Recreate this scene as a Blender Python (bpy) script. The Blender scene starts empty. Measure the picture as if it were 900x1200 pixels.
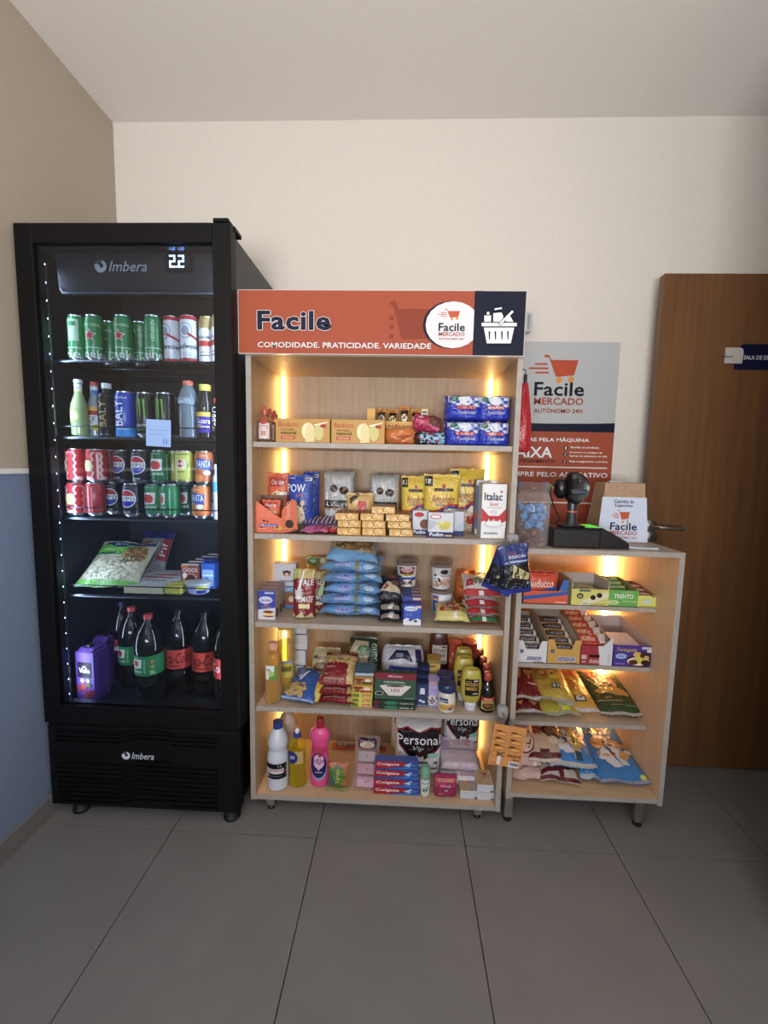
import bpy, math, random
from mathutils import Vector, Matrix, noise
from mathutils.geometry import tessellate_polygon
random.seed(7)
PI = math.pi
SC = bpy.context.scene
COL = SC.collection
# ------------------------------------------------------------------ camera
H = 1.32
F_PX, PITCH, YAW, ROLL = 515.81, -0.104983, -0.0393418, 0.0202164
fw = Vector((math.sin(YAW)*math.cos(PITCH), math.cos(YAW)*math.cos(PITCH), math.sin(PITCH)))
r0 = Vector((math.cos(YAW), -math.sin(YAW), 0)); u0 = r0.cross(fw)
RT = math.cos(ROLL)*r0 + math.sin(ROLL)*u0
UP = -math.sin(ROLL)*r0 + math.cos(ROLL)*u0
cam = bpy.data.cameras.new('camera'); camo = bpy.data.objects.new('camera', cam); COL.objects.link(camo)
cam.sensor_fit = 'VERTICAL'; cam.sensor_height = 24; cam.lens = F_PX/1200*24; cam.clip_start = 0.02
camo.matrix_world = Matrix(((RT.x, UP.x, -fw.x, 0), (RT.y, UP.y, -fw.y, 0), (RT.z, UP.z, -fw.z, H), (0, 0, 0, 1)))
SC.camera = camo
# ------------------------------------------------------------------ world, lights, exposure
w = bpy.data.worlds.new('world'); SC.world = w; w.use_nodes = True
w.node_tree.nodes['Background'].inputs[0].default_value = (0.62, 0.70, 0.85, 1)
w.node_tree.nodes['Background'].inputs[1].default_value = 1.1
SC.view_settings.view_transform = 'Standard'; SC.view_settings.look = 'None'
SC.view_settings.exposure = 0.0; SC.view_settings.gamma = 1.0
SC.view_settings.use_curve_mapping = False
SC.cycles.max_bounces = 8; SC.cycles.transparent_max_bounces = 16; SC.cycles.caustics_reflective = False
SC.cycles.caustics_refractive = False; SC.cycles.sample_clamp_indirect = 4
def area_light(name, loc, size, energy, color, aim, spread=PI):
    l = bpy.data.lights.new(name, 'AREA'); l.shape = 'RECTANGLE'; l.size, l.size_y = size
    l.energy = energy; l.color = color; l.spread = spread
    o = bpy.data.objects.new(name, l); COL.objects.link(o); o.location = loc
    o.rotation_euler = (Vector(aim)-Vector(loc)).to_track_quat('-Z', 'Y').to_euler()
    return o
area_light('uplight_fill', (-0.15, -1.7, 1.15), (1.4, 1.0), 126, (1.0, 0.978, 0.955), (-0.05, -0.85, 2.75))  # added upward fill behind the camera, brightens ceiling and upper wall
def at(px, py, Y):                      # point of the plane y = Y seen at a photo pixel
    d = (px-450)*RT/F_PX - (py-600)*UP/F_PX + fw
    return Vector((0, 0, H)) + d*(Y/d.y)
def proj(p):
    q = Vector(p)-Vector((0, 0, H)); z = q.dot(fw)
    return 450+F_PX*q.dot(RT)/z, 600-F_PX*q.dot(UP)/z
def xat(px, Y, z):                      # x on the line (y = Y, height z) seen at column px
    py = 600
    for _ in range(4):
        p = at(px, py, Y); py = proj((p.x, Y, z))[1]
    return at(px, py, Y).x
def zat(px, py, Y): return at(px, py, Y).z
# ------------------------------------------------------------------ materials
def lin(h):
    h = h.lstrip('#'); c = [int(h[i:i+2], 16)/255 for i in (0, 2, 4)]
    return tuple((v/12.92 if v <= .04045 else ((v+.055)/1.055)**2.4) for v in c)+(1,)
_M = {}
def mat(key):
    """key = kind:hex, kind p plastic, c card, f film, m metal, g clear plastic, e light, k ink, d matt dark, l liquid"""
    if key in _M: return _M[key]
    kind, hx = key.split(':')[:2]
    m = bpy.data.materials.new(key.replace(':', '_').replace('#', '')); _M[key] = m; m.use_nodes = True
    nt = m.node_tree; b = nt.nodes['Principled BSDF']; c = lin(hx)
    if kind in 'fkpc': g = .3*c[0]+.6*c[1]+.1*c[2]; c = tuple(g+(v-g)*.88 for v in c[:3])+(1,)
    b.inputs['Base Color'].default_value = c; b.inputs['Roughness'].default_value = {'p': .28, 'c': .55, 'f': .22, 'm': .3, 'g': .06, 'k': .45, 'd': .6, 'l': .06, 'e': .5, 'o': .08}[kind]
    if kind == 'k': b.inputs['Specular IOR Level'].default_value = .15
    if kind == 'm': b.inputs['Metallic'].default_value = 1
    if kind in 'go':                                   # thin clear plastic / tinted see-through liquid
        o = nt.nodes['Material Output']; t = nt.nodes.new('ShaderNodeBsdfTransparent'); x = nt.nodes.new('ShaderNodeMixShader')
        k = 1.0 if kind == 'g' else .8
        t.inputs[0].default_value = tuple(min(1, v**.35) for v in c[:3])+(1,) if kind == 'g' else tuple(v**.6 for v in c[:3])+(1,)
        f = nt.nodes.new('ShaderNodeLayerWeight'); f.inputs['Blend'].default_value = .35; r = nt.nodes.new('ShaderNodeMapRange')
        r.inputs[3].default_value = .10 if kind == 'g' else .26; r.inputs[4].default_value = .75
        b.inputs['Specular IOR Level'].default_value = .8
        nt.links.new(f.outputs['Facing'], r.inputs[0]); nt.links.new(r.outputs[0], x.inputs[0]); nt.links.new(t.outputs[0], x.inputs[1]); nt.links.new(b.outputs[0], x.inputs[2]); nt.links.new(x.outputs[0], o.inputs[0])
    if kind == 'e':
        s = float(key.split(':')[2]); b.inputs['Emission Color'].default_value = c; b.inputs['Emission Strength'].default_value = s
    if kind in 'fcdk':
        tc = nt.nodes.new('ShaderNodeTexCoord'); n = nt.nodes.new('ShaderNodeTexNoise'); bp = nt.nodes.new('ShaderNodeBump')
        n.inputs['Scale'].default_value = {'f': 38, 'c': 90, 'd': 300, 'k': 60}[kind]; n.inputs['Detail'].default_value = 3
        bp.inputs['Strength'].default_value = {'f': .9, 'c': .08, 'd': .15, 'k': .1}[kind]; bp.inputs['Distance'].default_value = {'f': .006}.get(kind, .002)
        if kind == 'f': n.inputs['Distortion'].default_value = 1.2
        nt.links.new(tc.outputs['Object'], n.inputs['Vector']); nt.links.new(n.outputs[0], bp.inputs['Height']); nt.links.new(bp.outputs[0], b.inputs['Normal'])
    return m
def special(name, c1, c2, rough, scale, detail=4, bump=0.0, metal=0, stretch=(1, 1, 1), lo=.3, hi=.7, spec=.5):
    """two-tone noise material (wood grain, plaster, tile)"""
    m = bpy.data.materials.new(name); m.use_nodes = True; nt = m.node_tree; b = nt.nodes['Principled BSDF']
    tc = nt.nodes.new('ShaderNodeTexCoord'); mp = nt.nodes.new('ShaderNodeMapping'); n = nt.nodes.new('ShaderNodeTexNoise'); r = nt.nodes.new('ShaderNodeValToRGB')
    mp.inputs['Scale'].default_value = stretch; n.inputs['Scale'].default_value = scale; n.inputs['Detail'].default_value = detail; n.inputs['Roughness'].default_value = .6
    r.color_ramp.elements[0].position = lo; r.color_ramp.elements[1].position = hi
    r.color_ramp.elements[0].color = lin(c1); r.color_ramp.elements[1].color = lin(c2)
    L = nt.links.new; L(tc.outputs['Object'], mp.inputs[0]); L(mp.outputs[0], n.inputs['Vector']); L(n.outputs[0], r.inputs[0]); L(r.outputs[0], b.inputs['Base Color'])
    if bump:
        bp = nt.nodes.new('ShaderNodeBump'); bp.inputs['Strength'].default_value = bump; bp.inputs['Distance'].default_value = .002
        L(n.outputs[0], bp.inputs['Height']); L(bp.outputs[0], b.inputs['Normal'])
    b.inputs['Roughness'].default_value = rough; b.inputs['Metallic'].default_value = metal; b.inputs['Specular IOR Level'].default_value = spec
    _M[name] = m; return m
special('plaster_white', '#d2cdc6', '#d7d2cb', .9, 60, 6, .15)
special('plaster_ceiling', '#dfdad5', '#e3dfda', .9, 60, 6, .15)
special('paint_taupe', '#b0a495', '#b6aa9b', .85, 60, 6, .15)
special('paint_grey_fridge_glow', '#7484a2', '#7b8ba9', .8, 60, 6, .1)  # lower wall grey, the fridge's cool glow painted into its blue
special('floor_tile', '#737274', '#7d7c7d', .42, 5, 8, .03, lo=.25, hi=.75)
special('grout', '#3a3735', '#45413e', .9, 200)
special('wood_light', '#9f886f', '#b19a81', .5, 9, 6, .05, stretch=(6, 6, .35))
special('wood_shelf', '#a8998a', '#b7a999', .5, 9, 6, .05, stretch=(.4, 7, 7))
special('wood_floor', '#b59a7c', '#c8ae90', .5, 9, 6, .05, stretch=(.4, 7, 7))
special('wood_edge', '#97918b', '#a39d97', .5, 40, 3)
special('wood_counter', '#c6a482', '#d2b18f', .5, 9, 6, .05, stretch=(6, 6, .35))
special('wood_door', '#5c3f2b', '#74512f', .38, 5, 7, .04, stretch=(7, 7, .3))
special('fridge_black', '#09090b', '#0c0c0f', .45, 80, 3, .05, spec=.2)
special('fridge_side', '#3a3a3c', '#424244', .5, 60, 3, .05)
special('fridge_inner', '#12161f', '#131720', .5, 8, 2, spec=.3)
special('tray_card', '#a08468', '#ae9276', .8, 60, 3)
special('steel', '#a8a49e', '#b8b4ae', .38, 20, 2, metal=1)
def getm(k): return _M[k] if k in _M else mat(k)
def clear_glass():
    m = bpy.data.materials.new('door_glass'); m.use_nodes = True; nt = m.node_tree; nt.nodes.clear()
    o = nt.nodes.new('ShaderNodeOutputMaterial'); t = nt.nodes.new('ShaderNodeBsdfTransparent'); g = nt.nodes.new('ShaderNodeBsdfGlossy'); x = nt.nodes.new('ShaderNodeMixShader'); f = nt.nodes.new('ShaderNodeLayerWeight'); pw = nt.nodes.new('ShaderNodeMath'); ad = nt.nodes.new('ShaderNodeMath')
    f.inputs['Blend'].default_value = .5; pw.operation = 'POWER'; pw.inputs[1].default_value = 4.5; ad.operation = 'MULTIPLY_ADD'; ad.inputs[1].default_value = .9; ad.inputs[2].default_value = .035
    nt.links.new(f.outputs['Facing'], pw.inputs[0]); nt.links.new(pw.outputs[0], ad.inputs[0]); t.inputs[0].default_value = (.86, .9, .95, 1); g.inputs['Roughness'].default_value = .02
    nt.links.new(ad.outputs[0], x.inputs[0]); nt.links.new(t.outputs[0], x.inputs[1]); nt.links.new(g.outputs[0], x.inputs[2]); nt.links.new(x.outputs[0], o.inputs[0])
    _M['glass'] = m
clear_glass()
# ------------------------------------------------------------------ text
_T = {}
def text2d(s, bold=.02, shear=0):
    k = (s, bold, shear)
    if k in _T: return _T[k]
    c = bpy.data.curves.new('t', 'FONT'); c.body = s; c.resolution_u = 2; c.offset = bold; c.shear = shear; c.space_character = 1+bold*2.2
    o = bpy.data.objects.new('t', c); COL.objects.link(o)
    me = bpy.data.meshes.new_from_object(o.evaluated_get(bpy.context.evaluated_depsgraph_get()))
    vs = [(v.co.x, v.co.y) for v in me.vertices]; fs = [tuple(p.vertices) for p in me.polygons]
    bpy.data.objects.remove(o); bpy.data.curves.remove(c); bpy.data.meshes.remove(me)
    x0 = min(v[0] for v in vs); x1 = max(v[0] for v in vs); y0 = min(v[1] for v in vs); y1 = max(v[1] for v in vs)
    vs = [((x-x0)/(x1-x0), (y-y0)/(y1-y0)) for x, y in vs]
    _T[k] = (vs, fs); return _T[k]
# ------------------------------------------------------------------ mesh collector
def refine(uv, fs, q, S, e, w, h):
    uv = [tuple(p) for p in uv]; fs = [tuple(f) for f in fs]; out = []
    for f in fs:
        for i in range(1, len(f)-1): out.append((f[0], f[i], f[i+1]))
    for _ in range(5):
        mid = {}; new = []; did = False
        def mp(a, b):
            k = (min(a, b), max(a, b))
            if k not in mid: mid[k] = len(uv); uv.append(((uv[a][0]+uv[b][0])/2, (uv[a][1]+uv[b][1])/2))
            return mid[k]
        L = lambda a, b: math.hypot(uv[a][0]-uv[b][0], uv[a][1]-uv[b][1])
        for a, b, c in out:
            E = [L(a, b) > q, L(b, c) > q, L(c, a) > q]; n = sum(E)
            if not n: new.append((a, b, c)); continue
            did = True
            if n == 3: x, y, z = mp(a, b), mp(b, c), mp(c, a); new += [(a, x, z), (x, b, y), (z, y, c), (x, y, z)]
            elif n == 1:
                while not L(a, b) > q: a, b, c = b, c, a
                x = mp(a, b); new += [(a, x, c), (x, b, c)]
            else:
                while L(a, b) > q: a, b, c = b, c, a
                y, z = mp(b, c), mp(c, a); new += [(a, b, y), (a, y, z), (z, y, c)]
        out = new
        if not did: break
    return [S(u, v, e) for u, v in uv], out
class M:
    def __init__(s): s.v = []; s.f = []; s.m = []; s.keys = []; s.layer = 0
    def k(s, key):
        if key not in s.keys: s.keys.append(key)
        return s.keys.index(key)
    def add(s, vs, fs, key):
        b = len(s.v); i = s.k(key); s.v += [tuple(x) for x in vs]
        for f in fs: s.f.append(tuple(b+q for q in f)); s.m.append(i)
        return s
    def box(s, x0, y0, z0, x1, y1, z1, key, bv=0):
        if bv:
            b = min(bv, abs(x1-x0)/2.01, abs(y1-y0)/2.01, abs(z1-z0)/2.01)
            vs = []; 
            for (X, sx) in ((x0, 1), (x1, -1)):
                for (Y, sy) in ((y0, 1), (y1, -1)):
                    for (Z, sz) in ((z0, 1), (z1, -1)):
                        vs += [(X, Y+sy*b, Z+sz*b), (X+sx*b, Y, Z+sz*b), (X+sx*b, Y+sy*b, Z)]
            def I(a, b_, c, k): return (a*4+b_*2+c)*3+k
            fs = [[I(0,0,0,0), I(0,0,1,0), I(0,1,1,0), I(0,1,0,0)], [I(1,0,0,0), I(1,1,0,0), I(1,1,1,0), I(1,0,1,0)],
                  [I(0,0,0,1), I(1,0,0,1), I(1,0,1,1), I(0,0,1,1)], [I(0,1,0,1), I(0,1,1,1), I(1,1,1,1), I(1,1,0,1)],
                  [I(0,0,0,2), I(0,1,0,2), I(1,1,0,2), I(1,0,0,2)], [I(0,0,1,2), I(1,0,1,2), I(1,1,1,2), I(0,1,1,2)]]
            for a in (0, 1):
                for c in (0, 1):
                    fs.append([I(a, 0, c, 0), I(a, 1, c, 0), I(a, 1, c, 2), I(a, 0, c, 2)])
                    fs.append([I(0, a, c, 1), I(1, a, c, 1), I(1, a, c, 2), I(0, a, c, 2)])
                    fs.append([I(a, c, 0, 0), I(a, c, 1, 0), I(a, c, 1, 1), I(a, c, 0, 1)])
                    for d in (0, 1): fs.append([I(a, c, d, 0), I(a, c, d, 1), I(a, c, d, 2)])
            cx, cy, cz = (x0+x1)/2, (y0+y1)/2, (z0+z1)/2; out = []
            for f in fs:
                P = [Vector(vs[i]) for i in f]; n = (P[1]-P[0]).cross(P[2]-P[0]); c_ = sum(P, Vector())/len(P)-Vector((cx, cy, cz))
                out.append(f if n.dot(c_) > 0 else f[::-1])
            return s.add(vs, out, key)
        vs = [(x, y, z) for x in (x0, x1) for y in (y0, y1) for z in (z0, z1)]
        return s.add(vs, [(0,1,3,2), (4,6,7,5), (0,4,5,1), (2,3,7,6), (0,2,6,4), (1,5,7,3)], key)
    def lathe(s, prof, key, n=20, cx=0, cy=0, sy=1.0, fn=None, cap=True):
        """prof = [(r, z)], key or list of keys per ring gap"""
        vs = []
        for r, z in prof:
            for i in range(n):
                a = 2*PI*i/n; k = fn(a, z) if fn else 1
                vs.append((cx+r*k*math.sin(a), cy-r*k*sy*math.cos(a), z))
        b = len(s.v); s.v += vs
        for j in range(len(prof)-1):
            kk = s.k(key[j] if isinstance(key, list) else key)
            for i in range(n):
                i2 = (i+1) % n; s.f.append((b+j*n+i, b+j*n+i2, b+(j+1)*n+i2, b+(j+1)*n+i)); s.m.append(kk)
        if cap:
            s.f.append(tuple(b+i for i in range(n))[::-1]); s.m.append(s.k(key[0] if isinstance(key, list) else key))
            s.f.append(tuple(b+(len(prof)-1)*n+i for i in range(n))); s.m.append(s.k(key[-1] if isinstance(key, list) else key))
        return s
    def tube(s, pts, r, key, n=6):
        P = [Vector(p) for p in pts]; b = len(s.v); kk = s.k(key)
        for j, p in enumerate(P):
            t = (P[min(j+1, len(P)-1)]-P[max(j-1, 0)]).normalized()
            a = t.cross(Vector((0, 0, 1))); a = a.normalized() if a.length > .01 else Vector((1, 0, 0)); c = t.cross(a)
            for i in range(n): s.v.append(tuple(p+r*(math.cos(2*PI*i/n)*a+math.sin(2*PI*i/n)*c)))
        for j in range(len(P)-1):
            for i in range(n):
                i2 = (i+1) % n; s.f.append((b+j*n+i, b+j*n+i2, b+(j+1)*n+i2, b+(j+1)*n+i)); s.m.append(kk)
        s.f.append(tuple(b+i for i in range(n))); s.m.append(kk); s.f.append(tuple(b+(len(P)-1)*n+i for i in range(n))[::-1]); s.m.append(kk)
        return s
    def prism(s, poly, y0, y1, key):          # poly in x,z ; extruded along y
        n = len(poly); vs = [(x, y0, z) for x, z in poly]+[(x, y1, z) for x, z in poly]
        fs = [(i, (i+1) % n, n+(i+1) % n, n+i) for i in range(n)]
        tri = tessellate_polygon([[Vector((x, z, 0)) for x, z in poly]])
        fs += [tuple(t) for t in tri]+[tuple(n+q for q in t[::-1]) for t in tri]
        return s.add(vs, fs, key)
    def prismx(s, poly, x0, x1, key):         # poly in y,z ; extruded along x
        n = len(poly); vs = [(x0, y, z) for y, z in poly]+[(x1, y, z) for y, z in poly]
        fs = [(i, (i+1) % n, n+(i+1) % n, n+i) for i in range(n)]
        tri = tessellate_polygon([[Vector((y, z, 0)) for y, z in poly]])
        fs += [tuple(t) for t in tri]+[tuple(n+q for q in t[::-1]) for t in tri]
        return s.add(vs, fs, key)
    def ball(s, c, r, key, n=10, sx=1, sy=1, sz=1):
        pr = [(max(r*math.sin(PI*j/n), 1e-4), c[2]-sz*r*math.cos(PI*j/n)) for j in range(n+1)]
        return s.lathe(pr, key, n=n+2, cx=c[0], cy=c[1], sy=sy)
    # ---- flat print that follows a surface S(u, v, eps); u, v in metres
    def deco(s, S, w, h, items, q=.012, pre='k:'):
        for it in items:
            s.layer += 1; e = .0005+.00018*s.layer; t = it[0]; key = it[-1] if isinstance(it[-1], str) else it[-2]
            key = key if ':' in key else pre+key
            U = lambda u: (u-.5)*w
            if t == 'r':
                _, a, b, c, d = it[:5]; nx = max(1, int(abs(c-a)*w/q)); nz = max(1, int(abs(d-b)*h/q))
                vs = [S(U(a+(c-a)*i/nx), (b+(d-b)*j/nz)*h, e) for j in range(nz+1) for i in range(nx+1)]
                fs = [(j*(nx+1)+i, j*(nx+1)+i+1, (j+1)*(nx+1)+i+1, (j+1)*(nx+1)+i) for j in range(nz) for i in range(nx)]
            elif t in 'eo':
                _, a, b, c, d = it[:5]; n = 20; R = max(1, int(max(c*w, d*h)/q)); vs = [S(U(a), b*h, e)]
                for k in range(1, R+1):
                    for i in range(n): vs.append(S(U(a+c*k/R*math.cos(2*PI*i/n)), (b+d*k/R*math.sin(2*PI*i/n))*h, e))
                fs = [(0, 1+i, 1+(i+1) % n) for i in range(n)]
                for k in range(1, R): fs += [(1+(k-1)*n+i, 1+k*n+i, 1+k*n+(i+1) % n, 1+(k-1)*n+(i+1) % n) for i in range(n)]
            elif t == 'p':
                poly = it[1]; vs = [(U(a), b*h) if q < .2 else S(U(a), b*h, e) for a, b in poly]
                fs = [tuple(x) for x in tessellate_polygon([[Vector((a*w, b*h, 0)) for a, b in poly]])]
            elif t == 'x':                                     # star
                _, a, b, R = it[:4]; poly = [(a+R/w*(1 if i % 2 == 0 else .42)*math.sin(PI*i/5), b+R/h*(1 if i % 2 == 0 else .42)*math.cos(PI*i/5)) for i in range(10)]
                vs = [(U(p), r*h) if q < .2 else S(U(p), r*h, e) for p, r in poly]; fs = [tuple(x) for x in tessellate_polygon([[Vector((p*w, r*h, 0)) for p, r in poly]])]
            elif t == 't' or t == 'v' or t == 'i':             # text, vertical text, slanted text
                tv, fs = text2d(it[1], .006 if t != 'i' else .006, .3 if t == 'i' else 0); a, b, c, d = it[2:6]
                vs = [(U(a+(c-a)*x), (b+(d-b)*y)*h) for x, y in tv] if t != 'v' else [(U(c-(c-a)*y), (b+(d-b)*x)*h) for x, y in tv]
                gw, gh = abs(c-a)*w, abs(d-b)*h
                if t == 'v': gh /= len(it[1])
                else: gw /= len(it[1])
                rf_ = q < .2 and max(gw, gh*.5) > q*1.1
                if t == 't' and abs(d-b)*h > .006 and not rf_:  # heavier strokes: the same glyphs again, nudged
                    n0 = len(vs); g = abs(d-b)*h*.035; V0 = list(vs); F0 = list(fs); fs = list(fs)
                    for j, (dx, dy) in enumerate(((g*.55, 0), (-g*.55, 0), (0, g*.5), (0, -g*.5))):
                        vs += [(x+dx, y+dy) for x, y in V0]; fs += [tuple(n0*(j+1)+q_ for q_ in f) for f in F0]
                if not rf_: vs = [S(x, y, e+.00002*(k_ // max(1, len(tv)))) for k_, (x, y) in enumerate(vs)]
            elif t == 'n':                                     # scatter of small blobs in a box: nuts, crumbs, noodles
                _, a, b, c, d, num, sz = it[:7]; rr = random.Random(num*7+int(a*99)); vs = []; fs = []
                for _k in range(num):
                    p, r = a+(c-a)*rr.random(), b+(d-b)*rr.random(); k = len(vs); z = sz*(.6+.8*rr.random()); ph = rr.random()*3
                    for i in range(6): vs.append(S(U(p)+z*math.cos(i*PI/3+ph), r*h+z*.7*math.sin(i*PI/3+ph), e+.00001*_k))
                    fs.append(tuple(range(k, k+6)))
            if q < .2 and t in 'px' or t in 'tvi' and rf_: vs, fs = refine(vs, fs, q, S, e, w, h)
            s.add(vs, fs, key)
        return s
    def build(s, name, parent=None, smooth=38, label=None):
        me = bpy.data.meshes.new(name); me.from_pydata(s.v, [], s.f)
        for k in s.keys: me.materials.append(getm(k))
        me.polygons.foreach_set('material_index', s.m)
        if smooth:
            me.polygons.foreach_set('use_smooth', [True]*len(s.f)); me.set_sharp_from_angle(angle=math.radians(smooth))
        me.update()
        o = bpy.data.objects.new(name, me); COL.objects.link(o); o.parent = parent
        if label: o['label'] = label
        return o
def thing(name, label, cat, loc=(0, 0, 0), rot=(0, 0, 0), group=None):
    o = bpy.data.objects.new(name, None); COL.objects.link(o); o.empty_display_size = .05
    o.location = loc; o.rotation_euler = rot; o['label'] = label; o['category'] = cat
    if group: o['group'] = group
    return o
def tag(o, label, cat, group=None):
    o['label'] = label; o['category'] = cat
    if group: o['group'] = group
    return o
def copy_thing(root, loc, label, rot=None, group=None):
    c = root.copy(); COL.objects.link(c); c.location = loc; c['label'] = label
    if rot is not None: c.rotation_euler = rot
    if group: c['group'] = group
    for ch in list(root.children):
        d = ch.copy(); COL.objects.link(d); d.parent = c
        for g in list(ch.children):
            e = g.copy(); COL.objects.link(e); e.parent = d
    return c
def struct(name, m, parent=None, smooth=0):
    o = m.build(name, parent, smooth); o['kind'] = 'structure'; return o
# ------------------------------------------------------------------ surfaces
def flat(y): return lambda u, v, e: (u, y-e, v)
def side(x): return lambda u, v, e: (x+e, u, v)
def top_(z, y0): return lambda u, v, e: (u, y0+v, z+e)
def cyl(rf, sy=1.0, a0=0.0):
    def S(u, v, e):
        r = rf(v) if callable(rf) else rf
        a = a0+u/max(r, .004); return ((r+e)*math.sin(a), -(r*sy+e)*math.cos(a), v)
    return S
def prof_r(prof):
    def f(z):
        for (r1, z1), (r2, z2) in zip(prof, prof[1:]):
            if z1 <= z <= z2 and z2 > z1: return r1+(r2-r1)*(z-z1)/(z2-z1)
        return prof[-1][0]
    return f
# =================================================================== THE SETTING
XL, YB, ZC = -1.284, 2.013, 2.768
m = M(); m.box(XL-.1, -3, -.1, 4.2, YB+.1, -.008, 'grout'); FL = struct('floor', m)
TX, TY = .5238, 1.048
proto = None
for i in range(-2, 8):
    for j in range(-4, 2):
        x0, x1 = max(-.795+TX*(i-1)+.0016, XL), min(-.795+TX*i-.0016, 4.1); y0, y1 = 1.423+TY*(j-1)+.0012, min(1.423+TY*j-.0012, YB)
        if x1-x0 < .02 or y1 < -2.9: continue
        m = M(); m.box(x0, y0, -.012, x1, y1, 0, 'floor_tile'); t = m.build('tile', FL, 0)
m = M(); m.box(XL-.1, YB, -.1, 4.2, YB+.1, ZC+.1, 'plaster_white'); struct('wall_back', m)
m = M(); m.box(XL-.1, -3, 1.28, XL, YB, ZC+.1, 'paint_taupe'); m.box(XL-.1, -3, -.1, XL, YB, 1.28, 'paint_grey_fridge_glow'); struct('wall_left', m)
m = M(); m.box(XL-.1, -3, ZC, 4.2, YB+.1, ZC+.1, 'plaster_ceiling'); struct('ceiling', m)
m = M(); m.box(1.1, -3, -.05, 4.2, 1.15, ZC+.05, 'plaster_white'); struct('shade_wall_right', m)  # unseen block added to shade the right end of the back wall
m = M(); m.box(4.1, 1.15, -.1, 4.2, YB, ZC+.1, 'plaster_white'); struct('wall_far_right', m)
m = M(); m.box(XL, -3, 0, XL+.012, YB-.012, .075, 'floor_tile', .002); struct('baseboard_left', m)
m = M(); m.box(XL+.012, YB-.012, 0, 4.1, YB, .075, 'floor_tile', .002); struct('baseboard_back', m)
m = M(); m.box(XL, -3, 1.268, XL+.008, YB, 1.286, 'p:#e8e8ea', .002); struct('trim_1', m)
# door leaf standing open in front of the back wall
DY = 1.90
door = bpy.data.objects.new('door_1', None); COL.objects.link(door); door.location = (1.033, DY, 0); door['kind'] = 'structure'
m = M(); m.box(0, 0, .006, .88, .036, 2.11, 'wood_door', .002); m.build('door_leaf', door, 0)
hx, hz = 1.0565-1.033, 1.0885
def handle(parent, lx, lz):
    m = M(); P = [(.0, 0), (.026, 0), (.026, .005), (.022, .008), (0, .008)]
    n = 24; vs = []
    for r, d in P[1:]: vs += [(lx+r*math.cos(2*PI*i/n), -d, lz+r*math.sin(2*PI*i/n)) for i in range(n)]
    fs = [(k*n+i, k*n+(i+1) % n, (k+1)*n+(i+1) % n, (k+1)*n+i) for k in range(3-1+0) for i in range(n)]+[tuple(range(2*n, 3*n))]
    m.add(vs, fs, 'steel'); return m
o = handle(door, hx, hz).build('rose', door)
m = M(); m.tube([(hx, -.004, hz), (hx, -.05, hz), (hx+.008, -.06, hz), (hx+.04, -.062, hz-.001), (hx+.105, -.058, hz-.004)], .0085, 'steel', 10); m.build('door_handle', door)
o2 = handle(door, hx+.006, hz-.047); o2.box(hx+.004, -.0095, hz-.056, hx+.008, -.0075, hz-.041, 'p:#111111'); o2.build('keyhole_cover', door)
sg = thing('door_sign', 'navy door sign with white lettering and a small grey square plate', 'sign', (1.292, DY, 1.745))
m = M(); pts = [(.045, -.008), (.30, -.008), (.30, .092), (.075, .092), (.066, .089), (.06, .083), (.045, .06)]; m.prism(pts, -.006, -.0005, 'p:#0d1236'); m.build('sign_plate', sg, 0)
m = M(); pts = [(0, .014), (.068, .014), (.070, .06), (.067, .070), (.058, .076), (0, .076)]; m.prism(pts, -.012, -.006, 'p:#b4b0ac')
m.deco(flat(-.012), .07, .076, [('r', .12, .50, .92, .55, '#3b3b45'), ('r', .38, .42, .66, .44, '#777777'), ('r', .4, .6, .64, .62, '#777777')]); m.build('square_plate', sg, 0, 'small grey square plate with rounded corner')
m = M(); m.deco(lambda u, v, e: (u+.18, -.006-e, v), .2, .05, [('t', 'SALA DE ESTUDOS', -.02, .62, .78, .94, '#c8c8d0')]); m.build('lettering', sg, 0)
# ------------------------------------------------------------------ poster on the wall
CART = [(0, 1), (.13, 1), (.165, .93), (.2, .80), (1, .80), (.9, .2), (.42, .13), (.36, .14), (.14, .9), (.0, .9)]
def cart(S_w, x, z, sx, sz, c1, c2, lines=True):
    it = [('p', [(x+a*sx, z+b*sz) for a, b in CART], c1)]
    if lines: it += [('r', x-.27*sx, z+.60*sz, x+.10*sx, z+.67*sz, c1), ('r', x-.45*sx, z+.43*sz, x+.13*sx, z+.5*sz, c1), ('r', x-.25*sx, z+.26*sz, x+.15*sx, z+.33*sz, c1)]
    return it+[('e', x+.47*sx, z+.0*sz, .085*sx, .085*sx*S_w, c2), ('e', x+.82*sx, z+.04*sz, .085*sx, .085*sx*S_w, c2)]
PX0, PX1, PZ0, PZ1 = .33, .931, 1.00, 1.871
ps = thing('poster', 'tall orange and white shop poster taped flat on the cream wall', 'poster', ((PX0+PX1)/2, YB-.001, PZ0))
W, Hh = PX1-PX0, PZ1-PZ0
m = M(); m.box(-W/2, -.0015, 0, W/2, 0, Hh, 'k:#b2b5b8'); m.build('sheet', ps, 0)
def pn(px, py):
    p = at(px, py, YB); return (p.x-PX0)/W, (p.z-PZ0)/Hh
def PR(kind, s, a, b, c, d, col):        # rect / text by photo corners (left, top, right, bottom) on the poster plane
    x0, z1 = pn(a, b); x1, z0 = pn(c, d); x0b, _ = pn(a, d); x1b, _ = pn(c, b)
    return (kind, s, (x0+x0b)/2, z0, (x1+x1b)/2, z1, col) if s else (kind, (x0+x0b)/2, z0, (x1+x1b)/2, z1, col)
m = M(); zb = pn(719, 507)[1]; zt = pn(719, 497)[1]
it = [('r', 0, 0, 1, zb, '#a04a30'), ('p', [(0, zb), (1, zb), (1, zt+.004), (.85, zt), (.5, zt-.003), (0, zt)], '#171c33')]
cx0, cz1 = pn(638, 416); cx1, cz0 = pn(676, 446)
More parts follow.
